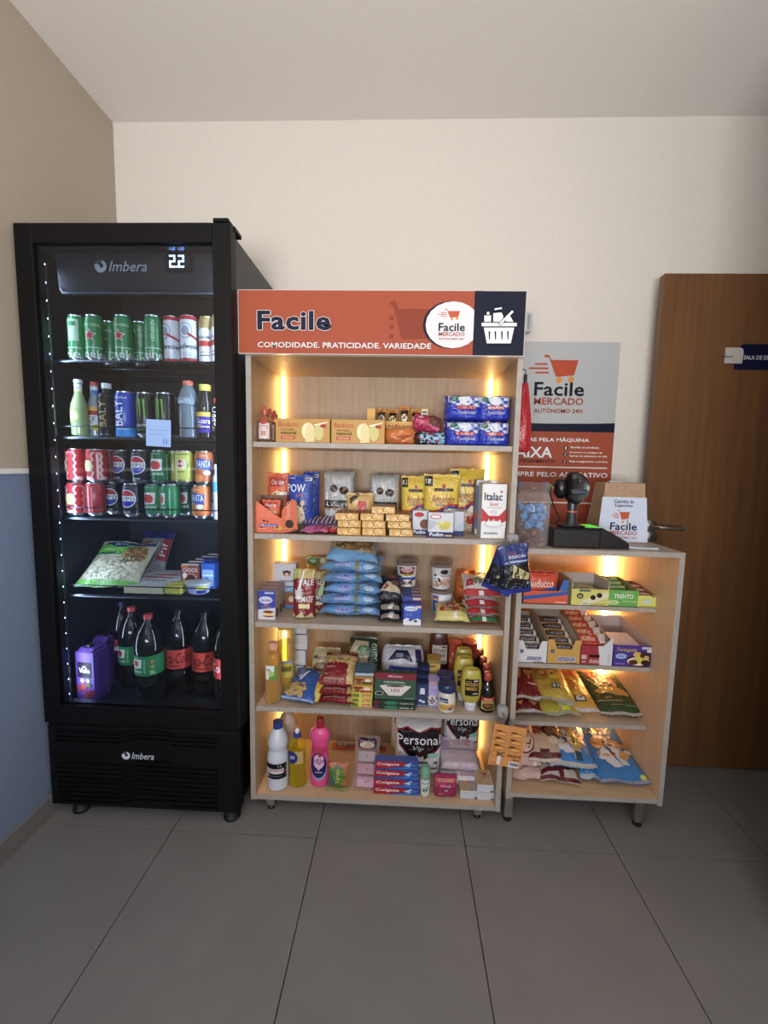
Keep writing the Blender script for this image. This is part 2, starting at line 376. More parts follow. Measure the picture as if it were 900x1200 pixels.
it += cart(W/Hh, cx0, cz0, cx1-cx0, cz1-cz0, '#b5482a', '#d58a2a')
it += [PR('t', 'Facile', 626, 448, 684, 464.5, '#14182b'), PR('t', 'MERCADO', 625.5, 466, 683, 475, '#9c4330'), PR('t', 'AUTÔNOMO 24H', 625, 477.5, 682, 484.5, '#9c4330')]
it += [PR('t', 'COMPRE PELA MÁQUINA', 597, 511.5, 690, 519, '#e6e6ea'), PR('t', 'CAIXA', 592, 523, 646.5, 536.5, '#dfe6f4'), PR('t', 'AUTOATENDIMENTO', 586, 537.5, 650, 542.5, '#2a1c22')]
for k, (a, yy) in enumerate(((662.5, 525), (661.8, 532.5), (661, 541))):
    u, v = pn(a, yy); it += [('e', u, v, .0145, .0145*W/Hh, '#14182b'), ('t', str(k+1), u-.004, v-.006, u+.004, v+.006, '#ffffff')]
it += [PR('t', 'Escolha os produtos', 668, 523, 701, 526.5, '#eeeeee'), PR('t', 'Escaneie os códigos de', 667, 529.2, 705, 532.2, '#eeeeee'), PR('t', 'barras ou selecione na tela', 667, 533, 710.5, 536, '#eeeeee'), PR('t', 'Faça o pagamento e pronto', 666.5, 539.5, 711, 543, '#eeeeee')]
it += [PR('r', 0, 600, 547.3, 710.5, 548, '#d9d0cc'), PR('t', 'COMPRE PELO APLICATIVO', 586, 552, 711, 560, '#e6e6ea'), PR('r', 0, 592, 564, 612, 571, '#5a9be0'), PR('r', 0, 600, 588.5, 700, 589, '#d9d0cc')]
it += [PR('r', 0, 599, 590, 700, 590.6, '#a04a30')]
it.append(('p', [pn(639, 564), pn(646, 569), pn(639, 574)], '#3fb0d8')); it.append(('p', [pn(641, 565), pn(651, 571), pn(646, 573)], '#d9c23f'))
m.deco(flat(-.0015), W, Hh, it, q=.2); m.build('print', ps, 0)
sw = thing('wall_box', 'small grey plastic box on the wall behind the top right corner of the header', 'wall box', (at(613.5, 380, YB).x, YB, at(613, 380, YB).z))
m = M(); m.box(-.05, -.035, -.042, .026, 0, .04, 'p:#b9bac0', .004); m.build('housing', sw, 0); m = M(); m.box(.008, -.038, -.030, .016, -.034, .03, 'p:#8d8f96'); m.build('switch', sw, 0)
# =================================================================== TALL SHELF UNIT
UX0, UX1, UY0, UY1, UZ0, UZ1 = -.540, .391, 1.518, 1.878, .058, 1.70
US = [1.394, 1.070, .745, .422, .078]; UT = .018; USY = 1.53
unit = thing('shelf_unit', 'tall light wood shelf unit with orange header sign and lit shelves', 'shelf', (0, 0, 0))
for x in (UX0, UX1-.018):
    m = M(); m.box(x, UY0, UZ0, x+.018, UY1, UZ1, 'wood_light', .0008); m.box(x, UY0-.0008, UZ0, x+.018, UY0+.0004, UZ1, 'wood_edge'); m.build('side_panel', unit, 0)
m = M(); m.box(UX0+.018, UY1-.012, UZ0, UX1-.018, UY1, UZ1, 'wood_light'); m.build('back_panel', unit, 0)
m = M(); m.box(UX0+.018, UY0, UZ1-.018, UX1-.018, UY1-.012, UZ1, 'wood_light'); m.build('top_panel', unit, 0)
for i, z in enumerate(US):
    m = M(); y0 = USY if i < 4 else UY0
    m.box(UX0+.0185, y0, z-UT, UX1-.0185, UY1-.0125, z, 'wood_shelf' if i < 4 else 'wood_floor', .0008); m.box(UX0+.0185, y0-.0006, z-UT, UX1-.0185, y0+.0004, z, 'wood_edge'); m.build('shelf_board' if i < 4 else 'bottom_board', unit, 0)
LEDM = 'e:#ffcb7c:19'
zs = [UZ1-.018]+US
for i in range(5):
    for x in (UX0+.018+.012, UX1-.018-.028):
        m = M(); m.box(x, UY1-.024, zs[i+1]+.003, x+.014, UY1-.0125, zs[i]-(UT if i else 0)-.004, LEDM); m.build('light_strip', unit, 0, label='glowing warm white light strip')
for x, y in ((-.473, 1.54), (.316, 1.545), (-.473, 1.83), (.316, 1.83)):
    m = M(); m.box(x-.016, y, .016, x+.016, y+.03, UZ0, 'steel', .002); lg = m.build('leg', unit, 0)
    m = M(); m.lathe([(.013, 0.001), (.014, .006), (.008, .010), (.005, .018)], 'p:#1b1b1b', 14, x, y+.014); m.build('foot', lg)
# header sign
HX0, HX1, HZ0, HZ1, HY = -.558, .388, 1.683, 1.889, 1.500
hd = M(); hd.box(HX0, HY, HZ0, HX1, HY+.015, HZ1, 'p:#c8c4c4', .001); HD = hd.build('header_sign', unit, 0, 'orange and navy sign board with lettering')
HW, HH = HX1-HX0, HZ1-HZ0
def hn(px, py):
    p = at(px, py, HY); return (p.x-HX0)/HW, (p.z-HZ0)/HH
def HR(s, a, b, c, d, col, kind='t'):
    x0, z1 = hn(a, b); x1, z0 = hn(c, d); x0b, _ = hn(a, d); x1b, _ = hn(c, b)
    return (kind, s, (x0+x0b)/2, z0, (x1+x1b)/2, z1, col) if s else (kind, (x0+x0b)/2, z0, (x1+x1b)/2, z1, col)
nb = hn(555, 380)[0]
ar = HW/HH
it = [('r', .003, .012, nb, .988, '#a24a2f'), ('r', nb, .012, .997, .988, '#161b30')]
a0, b0 = hn(459, 407); a1, b1 = hn(500, 356)
it += [('p', [(a0+u*(a1-a0), b0+.04+v*(b1-b0)) for u, v in [(-.1, .97), (.05, 1.02), (.12, .95), (.17, .82), (1.1, .82), (1.1, .15), (.32, .12), (.28, .15), (.03, .86), (-.05, .9)]], '#883a24')]
it += [('r', a0-.010, b0+v*(b1-b0), a0+.006, b0+(v+.1)*(b1-b0), '#883a24') for v in (.62, .42, .2)]
it += [('e', a0+.034, b0+.02, .012, .012*ar, '#883a24'), ('e', a0+.062, b0+.03, .011, .011*ar, '#883a24')]
ea, eb = hn(529.5, 381); et = hn(529.5, 353)[1]
it += [('e', ea-.006, eb, .094, et-eb, '#161b30'), ('e', ea+.003, eb, .0935, (et-eb)*.985, '#d6d8de'), ('r', nb, .012, nb+.03, .988, '#161b30')]
c0 = hn(521, 374); c1 = hn(539, 362.5)
it += cart(ar, c0[0], c0[1], c1[0]-c0[0], c1[1]-c0[1], '#c2532c', '#d58a2a')
it += [HR('Facile', 514, 379, 544.5, 388.5, '#161b30'), HR('MERCADO', 514, 389.5, 544, 394.2, '#b24a2c'), HR('AUTÔNOMO 24H', 514, 395.8, 543.5, 398.6, '#b24a2c')]
x_, y_ = hn(301.6, 363.8), 0
def outl(s, a, b, c, d):
    tv = HR(s, a, b, c, d, '#1c2038'); return tv
fb = HR('Facile', 302, 364.5, 388.0, 388.0, '#1c2038')
it += [HR('COMODIDADE. PRATICIDADE. VARIEDADE', 302.5, 401, 505, 409.3, '#d8dae0')]
S = lambda u, v, e: (HX0+HW/2+u, HY-e, HZ0+v)
m = M(); m.deco(S, HW, HH, it, q=.3)
# outlined big word: white fat letters under navy ones
def bigword(m, s, box, col, bold, grow):
    tv, fs = text2d(s, bold); _, _, x0, z0, x1, z1, _ = box; m.layer += 1; e = .0005+.00018*m.layer
    gx = grow/HW; gz = grow/HH
    m.add([S((x0-gx+(x1-x0+2*gx)*a-.5)*HW, (z0-gz+(z1-z0+2*gz)*b)*HH, e) for a, b in tv], fs, col)
for q in range(8): bigword(m, 'Facile', fb[:2]+tuple(v+(1 if i % 2 == 0 else 0)*.0017*math.cos(q*PI/4)/HW+(1 if i % 2 else 0)*.0017*math.sin(q*PI/4)/HH for i, v in enumerate(fb[2:6]))+(fb[6],), 'k:#e4e4e8', .034, 0)
bigword(m, 'Facile', fb, 'k:#1c2038', .034, 0)
# basket icon
b = lambda px, py: hn(px, py)
wcol = '#e2e4ea'
ic = [('p', [b(564, 379), b(605, 379), b(605, 383), b(564, 383)], wcol), ('p', [b(566.5, 384.5), b(602, 384.5), b(598, 403), b(570, 403)], wcol)]
ic += [('p', [b(x, 389), b(x+2, 389), b(x+1.8, 398.5), b(x+.6, 398.5)], '#161b30') for x in (572, 579, 586.5, 593.5)]
ic += [('p', [b(567, 370.5), b(575, 370.5), b(575, 378), b(567, 378)], wcol), ('p', [b(570, 366.5), b(573, 366.5), b(573, 369.5), b(570, 369.5)], wcol),
       ('p', [b(577.5, 368), b(587, 367), b(589, 371), b(589, 378), b(577.5, 378)], wcol), ('p', [b(579, 362.5), b(587.5, 361), b(587.5, 363), b(579, 364.5)], wcol), ('p', [b(592, 376), b(597, 371), b(601, 378), b(592, 378)], wcol),
       ('p', [b(583, 380), b(599, 363.5), b(602, 366), b(586, 382.5)], '#161b30'), ('p', [b(584, 380), b(599.3, 364.8), b(601.3, 366.5), b(586, 381.8)], wcol)]
m.deco(S, HW, HH, ic, q=.3); m.build('print', HD, 0)
# brackets on the right edge of the unit that carry hanging goods
for nm, (px, py, lb) in {'a': (600.5, 632, 'grey plastic hook bracket on the shelf edge above the hanging chip bags'), 'b': (588.5, 833, 'grey plastic hook bracket on the shelf edge above the razor card')}.items():
    p = at(px, py, 1.50); t = thing('hook_bracket', lb, 'bracket', (p.x, 1.517, p.z))
    m = M(); m.box(-.018, -.03, -.022, .02, 0, .018, 'p:#8f9095', .006); m.build('clamp', t)
    m = M(); m.tube([(0, -.03, 0), (0, -.07, -.004), (0, -.075, .006)], .0025, 'p:#77787c'); m.build('hook', t)
# =================================================================== LOW COUNTER
CX0, CX1, CY0, CY1, CZ0, CZ1 = .4095, .9715, 1.518, 2.0, .1118, 1.045
CS = [.8135, .5825, .350, .1355]; CSY = 1.629
cb = thing('display_counter', 'low light wood display counter with sweets and bagged snacks on lit shelves', 'counter', (0, 0, 0))
for x in (CX0, CX1-.018):
    m = M(); m.box(x, CY0, CZ0, x+.018, CY1, CZ1-.018, 'wood_counter', .0008); m.box(x, CY0-.0008, CZ0, x+.018, CY0+.0004, CZ1-.018, 'wood_edge'); m.build('side_panel', cb, 0)
m = M(); m.box(CX0+.018, CY1-.012, CZ0, CX1-.018, CY1, CZ1-.018, 'wood_counter'); m.build('back_panel', cb, 0)
m = M(); m.box(CX0, CY0, CZ1-.018, CX1, CY1, CZ1, 'wood_shelf', .0008); m.box(CX0, CY0-.0008, CZ1-.018, CX1, CY0+.0004, CZ1, 'wood_edge'); m.build('counter_top', cb, 0)
for i, z in enumerate(CS):
    y0 = CSY if i < 3 else CY0
    m = M(); m.box(CX0+.0185, y0, z-.016, CX1-.0185, CY1-.0125, z, 'wood_shelf' if i < 3 else 'wood_floor', .0008); m.box(CX0+.0185, y0-.0006, z-.016, CX1-.0185, y0+.0004, z, 'wood_edge'); m.build('shelf_board' if i < 3 else 'bottom_board', cb, 0)
zs = [CZ1-.018]+CS
for i in range(4):
    m = M(); m.box(CX1-.018-.030, CY1-.026, zs[i+1]+.003, CX1-.018-.010, CY1-.0125, zs[i]-(.016 if i else 0)-.004, 'e:#ffc070:55'); m.build('light_strip', cb, 0, label='glowing warm white light strip')
for x, y in ((.4285, 1.54), (.911, 1.545), (.4285, 1.95), (.911, 1.95)):
    m = M(); m.box(x-.016, y, .018, x+.016, y+.03, CZ0, 'steel', .002); lg = m.build('leg', cb, 0)
    m = M(); m.lathe([(.015, 0.001), (.016, .006), (.009, .010), (.005, .020)], 'p:#1b1b1b', 14, x, y+.014); m.build('foot', lg)
# =================================================================== FRIDGE
FX0, FX1, FYD, FZ0, FZ1 = -1.270, -.560, 1.452, .371, 2.072
fr = thing('display_fridge', 'tall black glass-door drinks fridge standing in the corner', 'fridge', (0, 0, 0))
BX0, BX1, BY0, BY1 = -1.262, -.570, 1.508, 1.985
m = M()   # body shell
m.box(BX0, BY0, .38, BX0+.018, BY1, 2.06, 'fridge_side', .002); m.box(BX1-.018, BY0, .38, BX1, BY1, 2.06, 'fridge_side', .002)
m.box(BX0+.03, BY0, 2.025, BX1-.03, BY1, 2.06, 'fridge_side', .002); m.box(BX0, BY1-.03, .05, BX1, BY1, 2.06, 'fridge_side'); m.box(BX0, BY0, .34, BX1, BY1, .395, 'fridge_side', .002); m.build('cabinet', fr, 0)
m = M(); IX0, IX1 = BX0+.0185, BX1-.0185
m.box(IX0, BY0, .396, IX0+.002, BY1-.031, 2.024, 'fridge_inner'); m.box(IX1-.002, BY0, .396, IX1, BY1-.031, 2.024, 'fridge_inner'); m.box(IX0, BY1-.033, .396, IX1, BY1-.031, 2.024, 'fridge_inner'); m.box(IX0, BY0, .396, IX1, BY1-.03, .405, 'fridge_inner'); m.build('inner_lining', fr, 0)
m = M(); m.prismx([(1.540, 1.886), (1.531, 1.90), (1.52, 2.02), (1.56, 2.02), (1.552, 1.886)], IX0+.055, IX1-.03, 'fridge_inner'); m.tube([(IX0+.06, 1.53, 1.90), (IX0+.07, 1.533, 1.888), (IX1-.046, 1.533, 1.888), (IX1-.034, 1.53, 1.90)], .003, 'p:#3a4456'); PNL = m.build('cooling_panel', fr, 30)
def S_panel(u, v, e): return (u, 1.5285-.075*v*.1-e, v)
def fz(px, py): p = at(px, py, 1.525); return p.x, p.z
a, b_ = fz(129, 319); c, d = fz(173, 307)
def logo(m, S, x0, z0, x1, z1, col):
    w_, h_ = x1-x0, z1-z0
    m.deco(lambda u, v, e: S(x0+w_/2+u, z0+v, e), w_, h_, [('i', 'Imbera', 0, 0, 1, 1, col)], q=.1)
    r = h_*.62; cx, cz = x0-r*1.35, z0+h_*.5; pts = []
    for i in range(15): t = math.radians(75-i*20); pts.append((cx+r*math.cos(t), cz+r*math.sin(t)))
    for i in range(15): t = math.radians(75-(14-i)*20); k = .35+.0*i; pts.append((cx+r*.12+r*k*math.cos(t), cz+r*.1+r*k*math.sin(t)))
    m.deco(lambda u, v, e: S(u, v, e), 1, 1, [('p', [(x+.5, z) for x, z in pts], col)]+[('e', cx-r*.5+i*r*.3+.5, cz+r*(.6+.25*(i % 2)), r*.09, r*.09, col) for i in range(4)], q=.1)
m = M(); logo(m, lambda u, v, e: (u, 1.5195-e, v), a, b_, c, d, 'k:#8d98a6'); m.build('lettering', PNL, 0)
dx, dz = fz(211, 309)
m = M(); m.box(dx-.045, 1.506, dz-.03, dx+.045, 1.519, dz+.028, 'p:#0c0f16', .004); dsp = m.build('temperature_display', fr, 0)
def seg(m, x, z, digit, s, key):
    on = {'2': 'abged'}[digit]; w_ = s*.5; t = s*.11
    for q, (x0, z0, x1, z1) in {'a': (0, s-t, w_, s), 'g': (0, s/2-t/2, w_, s/2+t/2), 'd': (0, 0, w_, t), 'f': (0, s/2, t, s), 'b': (w_-t, s/2, w_, s), 'e': (0, 0, t, s/2), 'c': (w_-t, 0, w_, s/2)}.items():
        if q in on: m.box(x+x0, 1.5045, z+z0, x+x1, 1.506, z+z1, key)
m = M(); ek = 'e:#a9c8ff:7'; seg(m, dx-.026, dz-.020, '2', .038, ek); seg(m, dx+.004, dz-.020, '2', .038, ek); m.box(dx-.003, 1.5045, dz-.020, dx, 1.506, dz-.016, ek); m.build('digits', dsp, 0)
# led beads on the inner left and right sides
for x, nmx in ((IX0+.022, 0), (IX1-.022, 1)):
    m = M(); m.box(x-.004, BY0+.004, .42, x+.004, BY0+.012, 1.98, 'p:#30363f'); st = m.build('light_rail', fr, 0)
    m = M()
    for k in range(27): m.ball((x, BY0+.003, .45+k*.0585), .0034, 'e:#dce8ff:16', 6)
    o = m.build('light_beads', st); o['kind'] = 'stuff'
for x, sx in ((IX0+.034, 1), (IX1-.034, -1)):
    l = area_light('fridge_light', (x, BY0+.008, 1.20), (1.5, .012), 2.5, (.72, .84, 1.0), (x+sx*.30, BY0+.16, 1.20), math.radians(170)); l.rotation_euler = Matrix(((0, 0, 0), (0, 0, 0), (0, 0, 0))).to_euler() if False else l.rotation_euler
    d_ = Vector((sx*.8, .6, 0)).normalized(); X_ = Vector((0, 0, 1)); Z_ = -d_; Y_ = Z_.cross(X_); l.rotation_euler = Matrix((X_, Y_, Z_)).transposed().to_euler()
# wire shelves
FS = [1.667, 1.402, 1.112, .8245]
for i, z in enumerate(FS):
    m = M(); x0, x1, y0, y1 = IX0+.006, IX1-.006, 1.545, 1.93; k = 'm:#3a4048'
    for yy in (y0, y0+.13, y0+.26, y1): m.tube([(x0, yy, z-.003), (x1, yy, z-.003)], .003, k, 6)
    for q in range(34):
        xx = x0+(x1-x0)*q/33; m.tube([(xx, y0, z-.0012), (xx, y1, z-.0012)], .0012, k, 4)
    sh = m.build('wire_shelf', fr)
    m = M(); zz = z+.035 if i else z+.004
    if i: m.tube([(x0+.004, y0+.05, z), (x0+.004, y0-.004, z+.002), (x0+.004, y0-.004, zz), (x1-.004, y0-.004, zz), (x1-.004, y0-.004, z), (x1-.004, y0+.05, z)], .0022, k, 6)
    m.tube([(x0, y0-.004, z-.006), (x1, y0-.004, z-.006)], .0035, 'm:#555c66', 6); m.build('front_rail', sh)
# door: frame, glass, hinge, gasket
fwid = .060
m = M()
for (x0, z0, x1, z1) in ((FX0, FZ0, FX0+fwid, FZ1), (FX1-fwid, FZ0, FX1, FZ1), (FX0+fwid, FZ1-fwid, FX1-fwid, FZ1), (FX0+fwid, FZ0, FX1-fwid, FZ0+.068)):
    m.box(x0, FYD, z0, x1, FYD+.045, z1, 'fridge_black', .0015)
dr = m.build('door', fr, 0)
m = M(); m.box(FX0+fwid-.003, FYD+.010, FZ0+.06, FX1-fwid+.003, FYD+.014, FZ1-fwid+.003, 'glass'); m.build('glass_pane', dr, 0)
m = M()
for (x0, z0, x1, z1) in ((FX0+fwid-.002, FZ0+.068, FX0+fwid+.006, FZ1-fwid), (FX1-fwid-.006, FZ0+.068, FX1-fwid+.002, FZ1-fwid), (FX0+fwid, FZ1-fwid-.006, FX1-fwid, FZ1-fwid+.002), (FX0+fwid, FZ0+.066, FX1-fwid, FZ0+.074)):
    m.box(x0, FYD+.016, z0, x1, FYD+.04, z1, 'm:#2c3440')
m.build('glass_spacer', dr, 0)
m = M(); m.box(FX0+.006, FYD+.045, FZ0+.006, FX1-.012, BY0, FZ0+.03, 'p:#0a0a0a'); m.box(FX1-.022, FYD+.045, FZ0+.02, FX1-.014, BY0, FZ1-.02, 'p:#0a0a0a'); m.box(FX0+.006, FYD+.045, FZ0+.02, FX0+.014, BY0, FZ1-.02, 'p:#0a0a0a'); m.box(FX0+.006, FYD+.045, FZ1-.03, FX1-.012, BY0, FZ1-.015, 'p:#0a0a0a'); m.build('gasket', dr, 0)
m = M(); m.box(FX1-.055, FYD-.004, FZ1, FX1-.005, FYD+.05, FZ1+.012, 'fridge_black', .002); m.box(FX1-.03, FYD+.03, FZ1-.01, FX1+.004, FYD+.09, FZ1+.004, 'fridge_black', .002); m.build('hinge', fr, 0)
# grille base
GX0, GX1, GZ0, GZ1 = -1.275, -.566, .040, .360
m = M(); m.box(GX0, 1.462, GZ0, GX1, 1.52, GZ1, 'fridge_black', .008); m.box(BX0+.005, 1.52, .05, BX1-.005, 1.95, .37, 'fridge_black'); gr = m.build('base_grille', fr, 0)
def slat(z, hole):
    P = [(-.66, 0), (-.30, 0), (-.235, .022), (-.02, .022)]
    m = M(); t = .006
    pts = [(GX0+.035, z), (GX0+.275, z), (GX0+.335, z+.02), (GX0+.46, z+.02)]
    poly = [(x, zz-t/2) for x, zz in pts]+[(x, zz+t/2) for x, zz in pts[::-1]]
    m.prism(poly, 1.4545, 1.463, 'fridge_black'); m.box(GX0+.465, 1.4545, z-t/2, GX1-.075, 1.463, z+t/2, 'fridge_black'); m.build('slat', gr, 0)
for z in (.298, .314, .330): slat(z, 0)
for k in range(9): slat(.062+k*.0185, 1)
m = M(); a = at(143+5, 889, 1.46).x; c = at(180, 889, 1.46).x; z0, z1 = zat(160, 890, 1.46), zat(160, 882.5, 1.46)
logo(m, lambda u, v, e: (u, 1.462-e, v), at(154, 888, 1.46).x, z0, c, z1, 'k:#c3cde0'); m.build('lettering', gr, 0)
for x in (GX0+.09, GX1-.04):
    for y in (1.50, 1.93):
        m = M(); m.lathe([(.03, .0005), (.032, .01), (.025, .02), (.02, .045)], 'd:#0a0a0a', 14, x, y); m.build('foot', fr)
# =================================================================== PRODUCT BUILDERS
def place(x0, x1, yt, Yf, z):
    a, b = xat(x0, Yf, z), xat(x1, Yf, z); return (a+b)/2, b-a, (zat((x0+x1)/2, yt, Yf)-z) if yt else 0
def can(label, px, Yc, z, body, items, r=.033, h=.122, a=0, group=None, name='drink_can', rim='m:#b9bec6', cat='can'):
    t = thing(name, label, cat, (xat(px, Yc-r, z), Yc, z), group=group)
    pr = [(r*.74, 0), (r*.8, .003), (r, .012), (r, h-.014), (r*.86, h-.004)]
    m = M(); m.lathe(pr, [rim, rim, 'p:'+body, 'p:'+body], 24, cap=True); m.build('body', t)
    m = M(); m.lathe([(r*.86, h-.004), (r*.88, h), (r*.82, h), (r*.8, h-.003), (.001, h-.003)], rim, 24, cap=False); m.box(-.006, -.012, h-.003, .006, .008, h-.001, rim, .001); m.build('lid', t)
    if items: m = M(); m.deco(cyl(r, 1, a), 2*r, h, items, q=.007, pre='k:'); m.build('printed_design', t)
    return t
def box(name, label, cat, px0, px1, yt, Yf, z, d, col, front, h=None, yaw=0, group=None, sidec=None, topc=None, kind='c', rx=0, topd=None):
    cx, w, hh = place(px0, px1, yt, Yf, z); h = h or hh
    t = thing(name, label, cat, (cx, Yf, z), (rx, 0, yaw), group)
    m = M(); m.box(-w/2, 0, 0, w/2, d, h, kind+':'+col, min(.0015, h/8))
    m.build('box_body', t, 30)
    m = M()
    if topc: m.deco(top_(h, 0), w, d, [('r', .0, .0, 1, 1, topc)]+(topd or []), q=.3)
    if sidec: m.deco(lambda u, v, e: (w/2+e, d/2+u, v), d, h, [('r', 0, 0, 1, 1, sidec)], q=.3); m.deco(lambda u, v, e: (-w/2-e, d/2+u, v), d, h, [('r', 0, 0, 1, 1, sidec)], q=.3)
    if front: m.deco(flat(0), w, h, front, q=.3)
    if m.v: m.build('printed_design', t, 0)
    t['_h'] = h; t['_w'] = w
    return t
def bagmesh(m, w, h, t, key, seed=0, style='pillow', nx=20, nz=24, wr=1.0, seal=None, waist=0.0):
    def edge(u, v):                                   # outline width factor
        k = 1-waist*math.sin(PI*min(1, max(0, v)))**2
        if style == 'pillow': k *= 1-.05*math.sin(PI*v)
        if style == 'round': k *= .80+.2*math.sin(PI*min(1, max(0, v)))**.5
        return k
    def T(u, v):                                      # half thickness, u in [-1,1], v in [0,1]
        v = min(1, max(0, v))
        pu = max(0, 1-abs(u)**2.6)**.55
        if style == 'pouch': pv = min(1, (v/.04)**.5 if v > 0 else 0)*(max(0, 1-v))**.55*1.05
        elif style == 'block': pv = min(1, (v/.05)**.5 if v > 0 else 0)*min(1, ((1-v)/.12)**.6); pu = max(0, 1-abs(u)**6)**.4
        else:
            s = min(max((v-.045)/.91, 0), 1); pv = math.sin(PI*s)**.55
        n = noise.noise(Vector((u*3.1+seed*7.3, v*5.5, seed)))*.10+noise.noise(Vector((u*8+seed, v*9, seed*3.7)))*.07
        n += .05*math.sin(u*17+seed*2+v*9)*(abs(v-.5)*2)**2
        return t/2*pu*pv*(1+n*wr*1.3)+.0006
    def S(u, v, e):
        uu = u/(w/2); vv = v/h; k = edge(uu, vv); c = 0
        z = v+.0015*math.sin(uu*9+seed)*(1 if vv > .97 else 0)
        y = .0016*math.sin(uu*40) if (vv < .045 or vv > .955) and style == 'pillow' else 0
        bend = .010*wr*noise.noise(Vector((uu*1.3+seed, vv*2, 5.1)))*(abs(vv-.5)*2)**1.5
        S.back = lambda: 0
        return (u*k, y+bend-T(uu, vv)-e, z)
    def SB(u, v):
        x, y, z = S(u, v, 0); uu = u/(w/2); vv = v/h
        return (x, y+2*T(uu, vv), z)
    G = []; vs = []; fs = []
    for j in range(nz+1):
        for i in range(nx+1): vs.append(S(-w/2+w*i/nx, h*j/nz, 0))
    n0 = len(vs)
    for j in range(nz+1):
        for i in range(nx+1): vs.append(SB(-w/2+w*i/nx, h*j/nz))
    I = lambda i, j: j*(nx+1)+i
    for j in range(nz):
        for i in range(nx):
            fs.append((I(i, j), I(i+1, j), I(i+1, j+1), I(i, j+1))); fs.append((n0+I(i, j+1), n0+I(i+1, j+1), n0+I(i+1, j), n0+I(i, j)))
        fs.append((I(0, j+1), n0+I(0, j+1), n0+I(0, j), I(0, j))); fs.append((I(nx, j), n0+I(nx, j), n0+I(nx, j+1), I(nx, j+1)))
    for i in range(nx): fs.append((I(i, nz), I(i+1, nz), n0+I(i+1, nz), n0+I(i, nz))); fs.append((I(i+1, 0), I(i, 0), n0+I(i, 0), n0+I(i+1, 0)))
    m.add(vs, fs, key)
    return S
_seed = [1]
def bag(name, label, cat, loc, w, h, t, col, items, rot=(0, 0, 0), style='pillow', group=None, wr=1.0, film='f:', ends=None, waist=0.0):
    _seed[0] += 1; sd = _seed[0]
    b = thing(name, label, cat, loc, rot, group)
    m = M(); S = bagmesh(m, w, h, t, film+col, sd, style, wr=wr, waist=waist); m.build('bag_body', b, 60)
    m = M(); SS = lambda u, v, e: S(u, v, e+.0012); m.deco(SS, w, h, items, q=.008, pre='f:')
    if ends:
        m2 = M(); m2.deco(SS, w, h, [('r', .0, 0.0, 1, .05, ends), ('r', .0, .95, 1, 1, ends)], q=.009, pre='f:'); m2.build('crimped_seal', b, 60)
    if items: m.build('printed_design', b, 60)
    b['_s'] = 0
    return b
def bagpx(name, label, cat, px0, px1, yt, Yf, z, t, col, items, **k):
    cx, w, h = place(px0, px1, yt, Yf, z); return bag(name, label, cat, (cx, Yf+t/2, z), w, h, t, col, items, **k)
def lying(name, label, cat, px0, px1, Yf, z, h, t, col, items, tilt=0, yaw=0, **k):
    """bag lying on its back; tilt lifts the far end (radians)"""
    cx, w, _ = place(px0, px1, None, Yf, z); th = t/2
    return bag(name, label, cat, (cx, Yf, z+th*math.cos(tilt)), w, h, t, col, items, rot=(-PI/2+tilt, 0, yaw), **k)
def bottle(name, label, cat, px, Yc, z, prof, col, items=None, capp=None, capc='#ffffff', kind='p:', sy=1.0, h=None, group=None, a=0, band=None, n=24, liquid=None, fn=None, yaw=0):
    """prof [(r,z)] in metres; items drawn on a label box (z0,z1) around the body: band=(z0,z1,colour,halfwidth or None)"""
    r = max(p[0] for p in prof); t = thing(name, label, cat, (xat(px, Yc-r, z), Yc, z), (0, 0, yaw), group)
    m = M(); m.lathe(prof, kind+col, n, sy=sy, fn=fn); m.build('bottle_body', t, 50)
    if liquid: m = M(); m.lathe([(max(p[0]-.002, .001), p[1]+.001) for p in prof if p[1] < liquid[1]], 'o:'+liquid[0], n, sy=sy); m.build('contents', t, 50)
    if capp: m = M(); m.lathe(capp, 'p:'+capc, 20, sy=1); m.build('cap', t)
    if band:
        z0, z1, bc, hw = band; hw = hw or PI*r; rf = prof_r(prof); m = M(); S = cyl(rf, sy, a)
        S2 = lambda u, v, e: S(u, z0+v, e+.0004)
        m.deco(S2, 2*hw, z1-z0, [('r', 0, 0, 1, 1, bc)]+(items or []), q=.006, pre='k:'); m.build('label_band', t, 50)
    return t
def tray(name, label, cat, px0, px1, yf, Yf, z, d, hb, outer, inner, front, group=None, slope=.5, yaw=0, hf=None, notch=0.0, sidec=None):
    """open display carton: low notched front, tall back, sides that slope down to the front"""
    cx, w, h = place(px0, px1, yf, Yf, z); hf = hf or h
    t = thing(name, label, cat, (cx, Yf, z), (0, 0, yaw), group); th = .0015
    m = M(); m.box(-w/2, 0, 0, w/2, d, th, 'c:'+inner)
    if notch:
        m.prism([(-w/2, 0), (w/2, 0), (w/2, hf), (w/2-.18*w*notch, hf), (w*.22, hf*.62), (-w*.22, hf*.62), (-w/2+.18*w*notch, hf), (-w/2, hf)], 0, th, 'c:'+outer)
    else: m.box(-w/2, 0, 0, w/2, th, hf, 'c:'+outer)
    m.box(-w/2, d-th, 0, w/2, d, hb, 'c:'+inner)
    poly = [(th, 0), (d-th, 0), (d-th, hb), (d*(1-slope), hb), (th, hf)]
    for x, s in ((-w/2, 1), (w/2, -1)):
        m.prismx(poly, x+s*th, x+s*th*1.6, 'c:'+inner); m.prismx(poly, x, x+s*th, 'c:'+(sidec or outer))
    m.build('carton', t, 0)
    if front: m = M(); m.deco(flat(0), w, hf, front, q=.3); m.build('printed_design', t, 0)
    t['_w'] = w; return t
